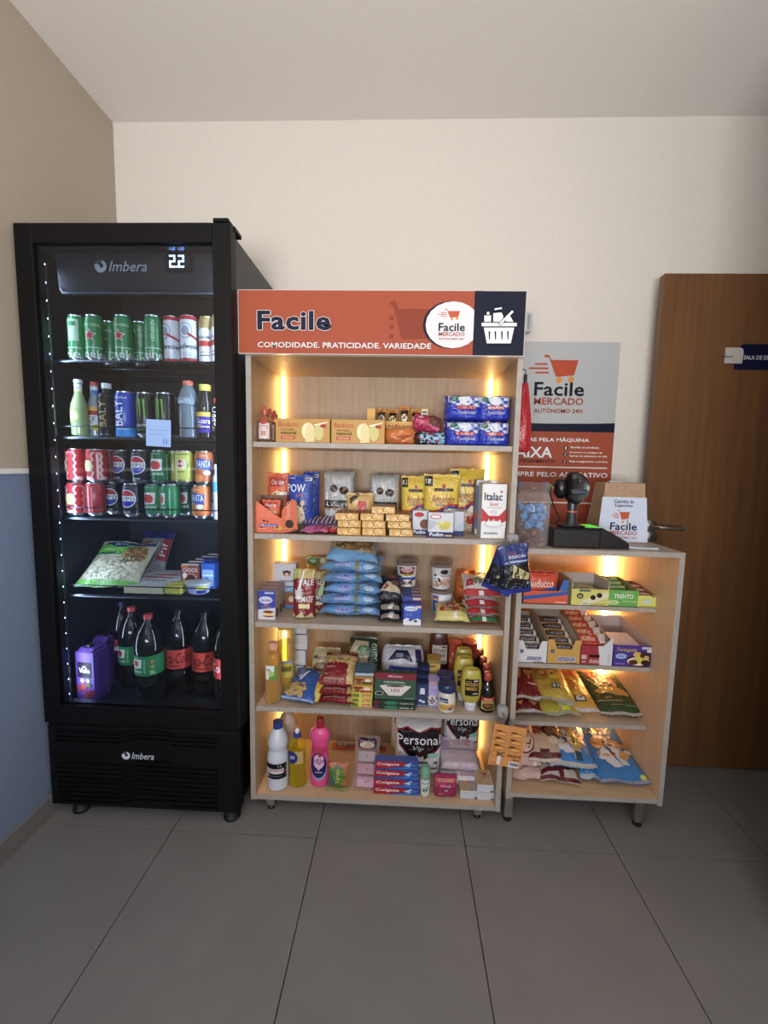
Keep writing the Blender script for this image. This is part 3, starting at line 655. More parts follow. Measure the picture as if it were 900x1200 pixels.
def packs(name, labelf, cat, t0, n, w, h, tk, col, items, y0, dy, z0, dz, rx, group, x=0, style='pillow', yaw=0, k0=0):
    """a file of flat wrapped packs inside tray t0; each its own thing, tilted by rx"""
    first = None; ox, oy, oz = t0.location; a = t0.rotation_euler[2]
    for k in range(n):
        yy = y0+k*dy; loc = (ox+x*math.cos(a)-yy*math.sin(a), oy+x*math.sin(a)+yy*math.cos(a), oz+z0+k*dz); lb = labelf(k)
        if first is None: first = bag(name, lb, cat, loc, w, h, tk, col, items, rot=(rx, 0, a+yaw), style=style, group=group)
        else: copy_thing(first, loc, lb)
    return first
def ordn(k, n=9): return ['front', 'second', 'third', 'fourth', 'fifth', 'sixth', 'seventh', 'eighth', 'ninth'][k]
# =================================================================== FRIDGE GOODS
T = lambda s, a, b, c, d, col: ('t', s, a, b, c, d, col)
BEER = [('r', -.25, .27, 1.25, .285, '#c8d8cc'), ('t', 'Heineken', -.95, .06, 1.9, .23, '#c9d6cd'), ('t', 'OPEN ORIG', -.1, .74, 1.1, .80, '#a8c4ae'), ('x', .5, .54, .0225, '#e6e2dd'), ('x', .5, .54, .0190, '#a8262c')]
BEERB = [('r', -.25, .27, 1.25, .285, '#c8d8cc'), ('t', 'Heineken', -.4, .06, 2.4, .23, '#c9d6cd'), ('v', 'HEINEKEN', .62, .42, .82, .88, '#c6d8c8')]
g1 = None
Z1, Z2, Z3, Z4, Z5 = FS[0]+.0025, FS[1]+.0025, FS[2]+.0025, FS[3]+.0025, .4055
def slim(label, px, Yc, items, a, body='#1f7a3f', rim='m:#b9bec6', group=None): return can(label, px, Yc, Z1, body, items, r=.0285, h=.156, a=a, rim=rim, group=group)
gb = 'green beer cans on the top fridge shelf'
slim('green beer can at the left end of the top fridge shelf, its star turned away', 85, 1.585, [('r', -.25, .27, 1.25, .285, '#c8d8cc'), ('r', .55, .42, 1.15, .9, '#8fae94'), ('r', .6, .75, 1.0, .85, '#2a6a40'), T('He', 0.15, .06, 1.2, .23, '#c9d6cd')], -.5, group=gb)
slim('green beer can with a full red star, second from left on the top fridge shelf', 105.5, 1.580, BEER, .05, group=gb)
slim('green beer can set back between the two cans that show a full red star', 125, 1.650, BEER, -.5, group=gb)
slim('green beer can with a full red star, third of the front row up top', 140, 1.580, BEER, .0, group=gb)
slim('green beer can set back behind and right of the second star can', 161, 1.650, BEERB, 0, group=gb)
slim('green beer can with upright white lettering beside the white and red cans', 175.5, 1.580, BEERB, 0, group=gb)
BUD = [('r', -.3, .90, 1.3, .98, '#a8222c'), ('r', -.3, .0, 1.3, .05, '#a8222c'), ('o', .35, .66, .42, .17, '#8d97a5'), ('e', .35, .66, .36, .145, '#c9cfd8'), ('o', .35, .66, .24, .10, '#8d97a5'), ('p', [(.5, .56), (1.25, .44), (1.25, .49), (.5, .62)], '#a8222c'), ('i', 'Budweiser', -.25, .27, 1.35, .38, '#24344f'), ('r', .2, .17, .9, .178, '#9aa3b1'), ('r', .1, .12, 1.0, .128, '#9aa3b1')]
slim('white and red beer can, left of the pair on the top fridge shelf', 198, 1.590, BUD, -.25, '#c9cfd8', group='white and red beer cans')
slim('white and red beer can, right of the pair on the top fridge shelf', 217.5, 1.580, BUD, .3, '#c9cfd8', group='white and red beer cans')
GLD = [('r', -.3, .0, 1.3, .62, '#d9dadd'), ('e', .5, .6, .5, .14, '#d9dadd'), ('r', -.3, .34, 1.3, .46, '#b83a2a'), T('BRAHMA', .0, .50, 1.0, .57, '#22262e'), ('r', .2, .2, .8, .22, '#9098a0'), ('r', .2, .13, .8, .15, '#30343c')]
slim('gold topped white beer can near the right end of the top fridge shelf', 239.5, 1.592, GLD, 0, '#a08a4e', 'm:#c9b98a')
slim('gold topped white beer can half hidden by the door frame, top fridge shelf', 254, 1.575, GLD, -.2, '#a08a4e', 'm:#c9b98a')
# --- second shelf
NB = [(.018, 0), (.027, .004), (.028, .01), (.028, .10), (.026, .115), (.016, .145), (.0125, .16), (.0125, .185), (.0135, .186), (.0135, .192)]
CP = [(.0145, .190), (.0150, .194), (.0135, .202), (.001, .204)]
t = bottle('drink_bottle', 'clear bottle of lime coloured drink with a green round label in the fridge', 'bottle', 88, 1.585, Z2, [(r, z) for r, z in NB], '#93a878', [('e', .45, .52, .30, .42, '#9fc43c'), ('e', .45, .52, .22, .32, '#c8dfe0'), T('C', .36, .33, .56, .7, '#8fbf2e')], CP, '#cfd4da', 'l:', band=(.045, .095, '#8ea372', .030))
m = M(); m.deco(lambda u, v, e: cyl(.0127)(u, .155+v, e), .03, .03, [('r', -.2, 0, 1.2, 1, '#d5dbe2'), ('r', -.2, 0, 1.2, .2, '#a9c43a'), T('ICE', .2, .4, .8, .7, '#4a5f8a')], q=.005); m.build('neck_label', t, 50)
t = bottle('drink_bottle', 'clear bottle with red, yellow and white label behind the lime drink bottle', 'bottle', 107, 1.635, Z2, NB, '#8c9aa2', [('r', 0, .8, 1, 1, '#d6b23c'), ('r', 0, .62, 1, .82, '#b52b36'), T('ICE', .2, .36, .8, .56, '#1b2638'), ('r', .3, .26, .7, .3, '#b52b36'), ('e', .8, .05, .25, .15, '#c9b83c')], CP, '#b02a30', 'l:', band=(.03, .11, '#dfe4ea', .028))
m = M(); m.deco(lambda u, v, e: cyl(.0127)(u, .155+v, e), .03, .03, [('r', -.2, 0, 1.2, 1, '#d5dbe2'), ('r', -.2, 0, .4, .5, '#d3b33a'), ('r', .4, 0, 1.2, .6, '#4a7ec0')], q=.005); m.build('neck_label', t, 50)
BK = [(.022, 0), (.030, .003), (.030, .145), (.027, .152), (.014, .158), (.014, .175)]
bottle('drink_bottle', 'black aluminium bottle with gold upright lettering in the fridge', 'bottle', 121, 1.590, Z2, BK, '#15161b', [('v', 'BALY', .28, .18, .72, .9, '#a88e4e')], [(.016, .172), (.016, .19), (.001, .191)], '#c8ccd2', 'p:', band=(.01, .14, '#15161b', .028))
can('tall blue energy drink can with white upright lettering in the fridge', 142, 1.585, Z2, '#1b3fae', [('r', -.3, .0, 1.3, .22, '#2c86d8'), ('v', 'BALY', .1, .24, .62, .80, '#dfe8f6'), T('TADALA', .15, .83, .85, .88, '#dfe8f6'), T('ENERGY', .3, .15, .9, .19, '#bcd4f0')], r=.0335, h=.160)
CLAW = lambda x, k: ('p', [(x-.07, .86), (x+.07, .84), (x+.055, .7), (x+.07, .55), (x+.02, .38-k), (x, .55), (x-.03, .7)], '#6da83a')
MON = [CLAW(.28, 0), CLAW(.5, .06), CLAW(.72, 0), T('MONSTER', .02, .22, .98, .29, '#c9ced4'), T('ENERGY', .25, .15, .75, .18, '#7fa850')]
can('black energy drink can with green claw marks, left one of the pair', 166, 1.590, Z2, '#0d0e10', MON, r=.0325, h=.158, a=-.15, group='black energy drink cans')
can('black energy drink can with green claw marks, right one of the pair', 189, 1.590, Z2, '#0d0e10', MON, r=.0325, h=.158, a=-.3, group='black energy drink cans')
can('dark can standing behind, between the energy drink can and the clear bottle', 201, 1.66, Z2, '#20242b', [], r=.0325, h=.150)
SP = [(.026, 0), (.034, .004), (.034, .11), (.030, .115), (.034, .12), (.034, .14), (.028, .165), (.016, .185), (.016, .19)]
bottle('drink_bottle', 'clear sports drink bottle with an orange cap on second fridge shelf', 'bottle', 216.5, 1.590, Z2, SP, '#6d7a84', [('r', .15, .2, .5, .5, '#c9d2dc'), ('e', .65, .5, .2, .3, '#8fb0b8')], [(.018, .186), (.018, .202), (.001, .203)], '#d86a4a', 'l:', band=(.118, .142, '#8b98a4', .034))
GV = [(.026, 0), (.031, .004), (.031, .09), (.029, .095), (.031, .10), (.031, .125), (.022, .155), (.018, .17)]
bottle('drink_bottle', 'dark guarana drink bottle with yellow cap and purple label in the fridge', 'bottle', 237, 1.592, Z2, GV, '#22201f', [('r', 0, .78, 1, 1, '#d9b93a'), T('Guara', .15, .44, .95, .7, '#e8e8f0'), T('Viton', .2, .16, .9, .40, '#e8e8f0'), ('e', .25, .28, .12, .1, '#c98a3a')], [(.020, .168), (.021, .19), (.001, .191)], '#e0d03c', 'l:', band=(.02, .092, '#4a2f9a', .031))
bottle('drink_bottle', 'black protein drink bottle with red cap half hidden at the right door edge', 'bottle', 254, 1.58, Z2, [(.022, 0), (.024, .004), (.024, .12), (.018, .125)], '#14151a', [('v', 'YoPRO', .1, .15, .7, .95, '#e8e8ee')], [(.019, .122), (.019, .14), (.001, .141)], '#d8343c', 'p:', band=(.01, .115, '#14151a', .024))
p = at(88, 450, 1.70); t = thing('price_card', 'grey price card hanging from the wire shelf behind the lime drink bottle', 'card', (p.x, 1.70, Z2)); m = M(); m.box(-.03, 0, .08, .034, .002, FS[0]-Z2-.012, 'p:#5b656e'); m.build('card', t, 0); m = M(); m.tube([(-.024, -.004, FS[0]-Z2-.010), (.040, -.004, FS[0]-Z2-.010)], .003, 'm:#7d8590'); m.build('card_holder', t)
a, b = at(170, 492, FYD+.008), at(200, 524, FYD+.008)
t = thing('paper_note', 'pale blue paper note stuck on the fridge door glass', 'note', (a.x, FYD+.009, b.z+.003), (0, .04, 0)); m = M(); m.box(0, -.0006, 0, b.x-a.x, 0, a.z-b.z, 'k:#8fb2ea'); m.build('paper', t, 0); m = M(); m.deco(lambda u, v, e: (u+(b.x-a.x)/2, -.0006-e, v), b.x-a.x, a.z-b.z, [('r', .1, .6, .9, .615, '#6d8cc4'), ('r', .1, .45, .7, .465, '#6d8cc4'), ('r', .7, .1, .74, .3, '#5877b4'), ('r', .82, .1, .86, .3, '#5877b4'), T('PREÇO', .25, .78, .75, .86, '#a9c4ee')], q=.3); m.build('print', t, 0)
# --- third shelf: two layers of cans
HX6 = lambda x, z, s: [('p', [(x-s, z), (x-s*.5, z+s*.55), (x+s*.5, z+s*.55), (x+s, z), (x+s*.5, z-s*.55), (x-s*.5, z-s*.55)], '#a8202a')]
def PATT():
    it = [('r', -.5, .08, 1.5, .90, '#d8b8b4')]
    for i in range(-1, 4):
        for j in range(4): it += HX6(.1+i*.42, .18+j*.2+(.1 if i % 2 else 0), .19)
    return it+[('p', [(.25, .5), (.38, .66), (.68, .66), (.8, .5), (.68, .34), (.38, .34)], '#c9c28a'), T('2L', .45, .44, .6, .56, '#8d8a50')]
RED = '#a82730'
COLA = [('v', 'Coca-Cola', .05, .12, .36, .9, '#4a1218'), ('r', .62, .1, .7, .86, '#d8767a')]
PEP = [('e', .5, .55, .48, .27, '#d8dde6'), ('p', [(.5+.44*math.cos(x), .55+.245*math.sin(x)) for x in [PI*k/10*.8+.32 for k in range(11)]], '#a82a34'), ('p', [(.5+.44*math.cos(x), .55+.245*math.sin(x)) for x in [-PI*k/10*.8-.32 for k in range(11)]], '#26389a'), ('t', 'PEPSI', .1, .49, .9, .60, '#161a26'), T('BLACK', .3, .12, .7, .17, '#c9ced6'), T('ZERO', .35, .88, .65, .91, '#aab0ba')]
GUA = [('p', [(.15, .38), (.12, .62), (.25, .74), (.9, .74), (.85, .4)], '#cfd6d6'), ('e', .42, .56, .22, .13, '#b0282e'), ('e', .58, .55, .2, .13, '#c23a3a'), ('i', 'Guaraná', .1, .26, .95, .38, '#cfe0d2'), T('ANTARCTICA', .2, .88, .8, .91, '#bcd0c0'), ('r', 1.1, .1, 1.16, .88, '#5cc48a')]
YEL = [('p', [(.05, .9), (.15, .92), (.1, .6), (.05, .6)], '#2f5a34'), ('r', .05, .88, .95, .895, '#2f5a34'), ('p', [(.3, .5), (.3, .74), (.8, .74), (.8, .5)], '#d8d8c8'), ('e', .5, .62, .17, .11, '#b8322e'), ('p', [(.85, .35), (.98, .7), (.9, .6)], '#3a8a52'), T('SABOR', .35, .1, .75, .15, '#3a4a2a'), T('GUARANÁ', .32, .36, .72, .42, '#7a8a3a')]
FAN = [('p', [(.05, .5), (.1, .8), (.95, .72), (.9, .42)], '#2a4fa8'), ('t', 'FANTA', .12, .52, .88, .72, '#e4e8ee'), ('e', .68, .36, .2, .07, '#dfe4ea'), T('ZERO', .3, .84, .7, .88, '#e8d8c8'), ('e', .2, .2, .25, .12, '#e08a3a')]
L1, L2 = Z3, Z3+.1225
gl, gu = 'drink cans stacked two high on the third fridge shelf', 'drink cans stacked two high on the third fridge shelf'
c3 = lambda label, px, Y, z, col, it, a=0: can(label, px, Y, z, col, it, a=a, group=gl)
c3('red patterned cola can, bottom layer at the left end of the third fridge shelf', 83, 1.590, L1, RED, PATT(), 0)
c3('red cola can with dark upright script, bottom layer second from left', 106, 1.590, L1, RED, COLA, -.1)
c3('black cola can set back in the bottom layer behind the red script can', 127, 1.652, L1, '#1a1d25', PEP, .1)
c3('black cola can with a full round emblem, bottom layer of the third shelf', 150, 1.590, L1, '#1a1d25', PEP, -.1)
c3('green guarana can at left of the bottom layer pair', 176, 1.600, L1, '#1d7a42', GUA, -.2)
c3('green guarana can at right of the bottom layer pair', 195.5, 1.588, L1, '#1d7a42', GUA, -.9)
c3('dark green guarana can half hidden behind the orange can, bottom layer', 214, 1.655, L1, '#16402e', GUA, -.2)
c3('orange soda can in front at the right of the bottom layer', 232.5, 1.585, L1, '#d8741e', FAN, -.2)
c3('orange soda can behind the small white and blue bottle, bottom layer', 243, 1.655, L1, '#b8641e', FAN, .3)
c3('red patterned cola can, top layer at the left end of the third fridge shelf', 83.5, 1.590, L2, RED, PATT(), -.9)
c3('red patterned cola can with a bright side panel, top layer second from left', 107.5, 1.590, L2, RED, PATT()[:-1]+[('r', .95, .1, 1.05, .86, '#e0b8b8')], -.35)
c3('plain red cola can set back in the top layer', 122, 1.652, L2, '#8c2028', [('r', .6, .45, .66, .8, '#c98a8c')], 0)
c3('black cola can set back at left in the top layer', 139, 1.652, L2, '#1a1d25', PEP, -.25)
c3('black cola can with a full round emblem, top layer of the third shelf', 160, 1.595, L2, '#1a1d25', PEP, 0)
c3('green guarana can standing in the top layer left of the yellow cans', 183, 1.600, L2, '#1a6a3c', GUA, -.1)
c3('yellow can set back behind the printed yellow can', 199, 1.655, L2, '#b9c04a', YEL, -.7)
c3('yellow green can printed like a football shirt in the top layer', 211.5, 1.588, L2, '#c2c84e', YEL, 0)
c3('orange soda can in the top layer beside the yellow cans', 235, 1.592, L2, '#c0682a', FAN, .35)
bottle('drink_bottle', 'small white bottle with blue band at the right end of the can shelf', 'bottle', 254, 1.565, Z3, [(.016, 0), (.018, .004), (.018, .15), (.012, .165), (.012, .185)], '#c5d2e4', [('r', 0, 0, 1, 1, '#4aa2e0')], [(.013, .183), (.013, .198), (.001, .199)], '#d8e4f0', 'p:', band=(.10, .135, '#4aa2e0', .018))
# --- fourth shelf
cx = xat(129, 1.60, Z4)
bag('pasta_bag', 'clear and green bag of noodles leaning on the fourth fridge shelf', 'bag', (cx, 1.57, Z4+.018), .235, .235, .06, '#b5b398',
    [('r', .0, 0, 1, .10, '#5aa83a'), ('p', [(.04, .66), (.62, .60), (.70, .97), (.10, .97)], '#6cbf3a'), ('r', .05, .60, .6, .66, '#1f6a4a'), ('p', [(.12, .86), (.98, .86), (.98, .97), (.12, .97)], '#2b3a8a'), ('e', .40, .87, .17, .07, '#1c2a6a'), T('MEZZANI', .28, .85, .52, .90, '#d8dcec'), T('yakissoba', .16, .70, .50, .76, '#d8e8cc'), ('e', .76, .62, .2, .22, '#a88a54'), ('n', .6, .45, .92, .8, 60, .008, '#7a5a34'), ('n', .1, .12, .9, .5, 160, .008, '#c8c4a8'), ('n', .1, .12, .9, .55, 120, .004, '#8a8a6a'), ('e', .74, .42, .06, .07, '#4a5a4a')], rot=(-.95, 0, .02), wr=1.3)
bag('pasta_bag', 'brown and grey bag of pasta with red corner behind the noodles in the fridge', 'bag', (xat(170, 1.80, Z4), 1.82, Z4+.004), .15, .20, .05, '#8d8f92', [('r', 0, .8, 1, 1, '#222a66'), ('e', .3, .4, .35, .35, '#8a6e4a'), ('p', [(.75, .3), (1, .3), (1, .8), (.8, .8)], '#a8222e'), ('v', 'Pif', .8, .4, .95, .7, '#e8dcd8')], rot=(-.5, 0, -.1))
t = box('food_tray', 'white film-covered tray of gnocchi with red lettering on the fourth shelf', 'tray', 145, 191, None, 1.562, Z4, .17, '#a9a68a', None, h=.026, kind='f')
w_ = t['_w']; m = M(); m.prismx([(.0, .026), (.17, .026), (.17, .05), (.12, .048), (.03, .03)], -w_/2+.004, w_/2+.022, 'f:#b4b8b8'); m.deco(lambda u, v, e: (u+.01, v+.03, .0305+(v)*.2+e+.001), w_, .12, [('r', .35, .6, .95, .68, '#a83a34'), ('r', .2, .4, .9, .47, '#a83a34'), ('r', .25, .2, .8, .24, '#8a5a54')]); m.build('film_lid', t, 40)
t['label'] = 'white film-covered tray of gnocchi with red lettering on the fourth shelf'
t = thing('butter_pack', 'yellow wrapped pack of butter beside the gnocchi tray in the fridge', 'pack', (xat(202, 1.560, Z4), 1.560, Z4)); m = M(); m.box(-.034, 0, 0, .034, .10, .034, 'f:#a8a42c', .006); m.build('wrapper', t); m = M(); m.deco(top_(.034, 0), .068, .10, [('p', [(.1, .1), (.9, .3), (.9, .5), (.1, .3)], '#c8c448')]); m.build('printed_design', t, 0)
t = thing('cream_cheese_tub', 'white tub with blue and yellow label and clear lid on fourth fridge shelf', 'tub', (xat(227, 1.558, Z4), 1.60, Z4)); m = M(); m.lathe([(.034, 0), (.038, .003), (.046, .036)], 'p:#aab4d0', 28, sy=.8); m.build('tub_body', t); m = M(); m.lathe([(.049, .034), (.051, .037), (.051, .042), (.046, .044), (.001, .046)], 'p:#a9b4b0', 28, sy=.8); m.build('lid', t); m = M(); m.deco(cyl(lambda v: .0385+v*.24, .8), .07, .034, [('r', .1, .1, 1.2, .9, '#8f9ad0'), ('r', .55, .55, 1.2, .95, '#c9c43a'), ('r', .6, .1, 1.1, .5, '#2e2a7a')], q=.006); m.build('label_band', t)
gc = 'small chocolate milk cartons filed front to back in the fridge'
t0 = None
for k in range(5):
    lb = f'small brown and pink milk carton, {ordn(k)} of the file on the fourth fridge shelf'
    Y = 1.655+k*.050
    if k == 0:
        t0 = box('milk_carton', lb, 'carton', 213, 234, None, Y, Z4, .046, '#7a4038', [('r', 0, 0, 1, 1, '#8a4a40'), ('e', .5, .35, .42, .28, '#c9a08c'), ('e', .5, .4, .3, .2, '#5a2a1e'), T('CHOCO', .1, .7, .9, .86, '#e8c8c0'), ('e', .2, .55, .12, .12, '#e4d8d0'), ('r', 0, .9, .4, 1, '#c97a3a')], h=.092, group=gc, sidec='#5a2a22')
        m = M(); m.box(-.033, -.001, .091, .033, .004, .096, 'p:#c5c5c8'); m.build('top_seal', t0, 0)
    else: copy_thing(t0, (t0.location.x+.004*k, Y, Z4), lb)
for k in range(2):
    t = box('milk_carton', ['small blue and white milk carton in front by the fridge door edge', 'small blue and white milk carton second in line by the door edge'][k], 'carton', 236, 252, None, 1.655+k*.05, Z4, .046, '#2358b8', [('r', .1, .1, .9, .75, '#8fb4e4'), ('r', .1, .5, .9, .55, '#e4ecf4'), ('r', .3, .15, .5, .45, '#2358b8')], h=.100, group='small blue milk cartons')
# --- fridge floor: bottles
PET = [(.030, 0), (.046, .006), (.053, .03), (.053, .085), (.050, .095), (.0505, .10), (.0505, .185), (.053, .195), (.051, .225), (.042, .262), (.024, .292), (.014, .305), (.013, .318)]
PC = [(.0155, .312), (.0155, .330), (.001, .331)]
GL2 = [('p', [(.08, .35), (.08, .8), (.5, .85), (.48, .4)], '#c9d2cc'), ('e', .26, .62, .12, .17, '#b02a30'), ('i', 'Guaraná', .06, .16, .5, .32, '#d0e0d4'), ('v', 'ANTARCTICA', .56, .15, .62, .85, '#b8d0bc'), ('e', .84, .7, .06, .08, '#c9602e'), ('e', .84, .45, .06, .08, '#b08a4a'), T('2L', .75, .1, .93, .25, '#d8e0d8')]
CL = [('i', 'Coca-Cola', .02, .3, 1.1, .85, '#2a0f10'), ('r', .2, .14, .8, .2, '#5a1a18')]
b2 = lambda lb, px, Y, lab, items, cap, a=0: bottle('soda_bottle', lb, 'bottle', px, Y, Z5, PET, '#0c0a09', items, PC, cap, 'l:', band=(.105, .182, lab, None if lab == '#c9352e' else None) if lab else None, a=a, group='large soda bottles at the bottom of the fridge')
def pet(lb, px, Y, lab, items, cap, a=0):
    return bottle('soda_bottle', lb, 'bottle', px, Y, Z5, PET, '#0d0b0a', [(('r', -1.2, 0, 2.2, 1, lab))]+items if lab else None, PC, cap, 'l:', band=(.105, .182, lab, .053) if lab else None, a=a, group='large soda bottles at the bottom of the fridge')
pet('large soda bottle with red white and blue label behind the purple cartons', 137, 1.745, '#1b2450', [('p', [(0, .5), (1, .7), (1, 1), (0, 1)], '#a8323a'), ('p', [(0, .3), (1, .5), (1, .7), (0, .5)], '#d0d4de')], '#14223c')
pet('large dark guarana bottle with green label and red cap, the rear one', 148, 1.68, '#1d7a42', GL2, '#b83a3e')
pet('large dark guarana bottle with green label and red cap, the front one', 167.5, 1.60, '#1d7a42', GL2, '#b83a3e')
pet('large cola bottle with red label, left of the row at the fridge bottom', 203.5, 1.665, '#c0392f', CL, '#1a1a1c', -.1)
pet('large cola bottle with red label, middle of the row at the fridge bottom', 235, 1.65, '#c0392f', CL, '#1a1a1c')
pet('large cola bottle cut off by the right edge of the door glass', 261, 1.60, '#c0392f', [T('Co', .0, .3, .4, .75, '#e8e0e0')], '#b02a2e')
for k, (px0, px1, Y) in enumerate(((89.5, 113, 1.548), (110, 127, 1.655))):
    t = box('juice_carton', ['purple grape juice carton standing in front at the fridge bottom', 'purple grape juice carton behind the front one at the fridge bottom'][k], 'carton', px0, px1, None, Y, Z5, .075, '#5c3596', [('r', .12, .48, .85, .8, '#1d1a26'), T('Valle', .2, .58, .78, .68, '#e4e0ee'), T('del', .4, .69, .56, .73, '#e4e0ee'), ('o', .35, .42, .09, .04, '#e0dcec'), ('o', .65, .42, .09, .04, '#e0dcec'), ('e', .2, .25, .16, .08, '#7a2a38'), ('e', .45, .3, .16, .08, '#8a3440'), ('e', .6, .14, .17, .08, '#7a2a38'), ('e', .85, .16, .14, .08, '#6a2430'), ('e', .7, .33, .12, .04, '#3f7a3a')], h=.190, sidec='#4c2a86', yaw=-.12, group='purple juice cartons')
    m = M(); m.prismx([(0, .19), (.075, .19), (.06, .202), (.015, .202)], -.03, .03, 'c:#4c2a86'); m.lathe([(.012, .196), (.012, .212), (.001, .213)], 'p:#1a1a20', 14, 0, .03); m.build('spout_cap', t)
# =================================================================== TALL UNIT, TOP SHELF
R1, R2, R3, R4, R5 = [z+.0006 for z in US]
SW = [(.018, 0), (.023, .004), (.024, .05), (.021, .075), (.010, .092), (.010, .10)]
for k, (px, Y) in enumerate(((308.5, 1.585), (314.5, 1.66), (320, 1.72))):
    bottle('sweetener_bottle', f'clear sweetener bottle with red cap on the top shelf, {ordn(k)} in line', 'bottle', px, Y, R1, SW, '#c9a68c', [('r', .1, .62, .9, .82, '#a8323a'), T('ADOÇO', .15, .66, .85, .78, '#e8dcd8'), ('r', .3, .2, .7, .5, '#c98a78'), ('e', .5, 1.1, .3, .2, '#b0483c')], [(.012, .098), (.013, .114), (.007, .116), (.006, .128), (.001, .129)], '#b8452f', 'g:', band=(.012, .068, '#d8cdd2', .022), group='sweetener bottles')
TOAST = [('i', 'Bauducco', .05, .66, .42, .86, '#b23a22'), T('torrada', .1, .50, .34, .58, '#5a3a1e'), T('natural', .1, .34, .38, .48, '#3f2a18'), ('r', .1, .14, .36, .27, '#b8342c'), T('TRADICIONAL', .12, .17, .34, .24, '#e8d8c0'), ('e', .60, .48, .12, .36, '#e2d3a0'), ('e', .60, .48, .10, .31, '#ecdfb8'), ('p', [(.55, .02), (.72, .05), (.72, .5), (.62, .85), (.55, .6)], '#dccb94'), ('e', .8, .45, .09, .35, '#c9c07a'), ('e', .88, .7, .06, .07, '#a8323a'), ('p', [(.70, .75), (.95, .88), (.96, .84), (.72, .7)], '#efe6c8')]
box('toast_box', 'yellow toast box with bread slices, the left one beside the sweetener bottles', 'box', 323, 386.5, 490.5, 1.545, R1, .13, '#b98a34', TOAST, kind='c', group='toast boxes')
box('toast_box', 'yellow toast box with bread slices, the right one in mid shelf', 'box', 388, 450.5, 491.5, 1.545, R1, .13, '#b98a34', TOAST, kind='c', group='toast boxes')
bx = box('plain_carton', 'plain pale carton set back on the top shelf under the yellow display box', 'box', 436, 497, None, 1.70, R1, .13, '#b9b3ab', [('r', .1, .1, .9, .9, '#c6c1bb')], h=.058)
zz = R1+.0585
dsx = tray('chocolate_display', 'yellow open display box with red script standing on a pale carton', 'box', 430, 501, None, 1.70, zz, .09, .085, '#d9a544', '#b98d4a', [('i', 'Bauducco', .03, .12, .95, .82, '#b8322c'), ('r', .05, -.02, .95, .03, '#c98a3a')], slope=1, hf=.035, sidec='#d9a544')
w_ = dsx['_w']; m = M(); m.box(-w_/2, .0, .035, -w_/2+.03, .0015, .082, 'c:#d9a544'); m.box(w_/2-.026, .0, .035, w_/2, .0015, .085, 'c:#d9a544'); m.deco(lambda u, v, e: (w_/2-.013+u, -e, .05+v), .022, .03, [('r', 0, 0, 1, 1, '#d8d4cc'), ('r', .1, .6, .9, .8, '#3a3a3a'), ('r', .1, .2, .9, .4, '#3a6a8a')], q=.3); m.build('front_posts', dsx, 0)
CW = [('r', .12, .2, .88, .82, '#2a1a12'), ('e', .5, .5, .3, .17, '#d8cfa8'), ('p', [(.25, .42), (.75, .58), (.7, .66), (.3, .5)], '#5a3a1e'), ('i', 'wafer', .2, .84, .8, .93, '#8a2a1e')]
for k, xx in enumerate((-.062, -.020, .026, .068)):
    bag('wafer_pack', ['gold wafer pack at the left end inside the yellow display box', 'gold wafer pack second from left inside the yellow display box', 'gold wafer pack standing highest, third in the yellow display box', 'gold wafer pack at the right end inside the yellow display box'][k], 'snack pack', (dsx.location.x+xx, 1.70+.03, zz+.002), .042, [.085, .083, .096, .085][k], .02, '#c98f3c', CW, group='gold wafer packs in the display box', rot=(-.08, .03*(k % 2), 0))
bagpx('snack_bag', 'orange foil snack bag lying low between the toast box and the pink pack', 'snack bag', 450, 487, 500, 1.575, R1, .05, '#c9702e', [('p', [(.4, .3), (.9, .45), (.9, .6), (.45, .5)], '#a8521e'), ('r', .0, .9, 1, 1, '#b08a4a')], style='round', wr=2)
bagpx('snack_bag', 'light blue and brown patterned snack bag under the pink pack', 'snack bag', 485, 523, 505.5, 1.560, R1, .045, '#33241f', [('r', .18, .05, .97, .95, '#7fb4dc'), ('n', .15, .0, 1, 1, 40, .006, '#33241f'), ('n', .15, .0, 1, 1, 16, .005, '#a83a3a')], style='round', wr=2)
cx, w_, h_ = place(482, 517, 487, 1.575, R1+.047)
bag('snack_bag', 'crimson and brown foil snack pack lying on top of the blue patterned bag', 'snack bag', (cx, 1.60, R1+.047), w_, h_+.004, .05, '#a82350', [('r', .55, .3, .95, 1, '#5a3a2a'), ('p', [(.1, .5), (.95, .1), (.95, .3), (.1, .7)], '#d05a84'), ('e', .25, .85, .1, .1, '#e0c0d0')], style='round', wr=2, rot=(-.1, .12, 0))
bb = [(523.5, 562, 458.5, R1+.089), (561.5, 597, 460, R1+.089), (523, 561.5, 490.5, R1), (560.5, 595.5, 491, R1)]
BRD = [('r', 0, .50, 1, .97, '#c8cfe0')]+[('r', i*.125, .50+j*.118, i*.125+.125, .50+j*.118+.118, '#2b4aa8' if (i+j) % 2 else '#8fa0d0') for i in range(8) for j in range(4) if (i+j) % 2 or i % 2]+[('p', [(0, .72), (.38, .5), (0, .5)], '#2a3fae'), ('e', .52, .72, .17, .17, '#c8d0e0'), ('e', .22, .78, .1, .1, '#2f6a5a'), ('r', .28, .40, .78, .54, '#a83440'), ('t', 'MALIBAR', .31, .43, .75, .51, '#e4dcdc'), ('i', 'Tradicional', .3, .22, .8, .34, '#c9cfe4')]
for k, (a, b, c, z) in enumerate(bb):
    cx, w_, h_ = place(a, b, c, 1.57, z)
    bag('bread_roll_bag', ['upper left', 'upper right', 'lower left', 'lower right'][k]+' blue checkered bag of the stack of four on the top shelf', 'bag', (cx, 1.62, z), w_*1.12, min(h_, .0885), .12, '#2338b4', BRD, style='block', wr=.8, group='blue checkered bags stacked two by two', rot=(0, 0, [.04, -.05, .02, -.02][k]))
p0, p1 = at(609, 449, 1.62), at(611.5, 530, 1.62)
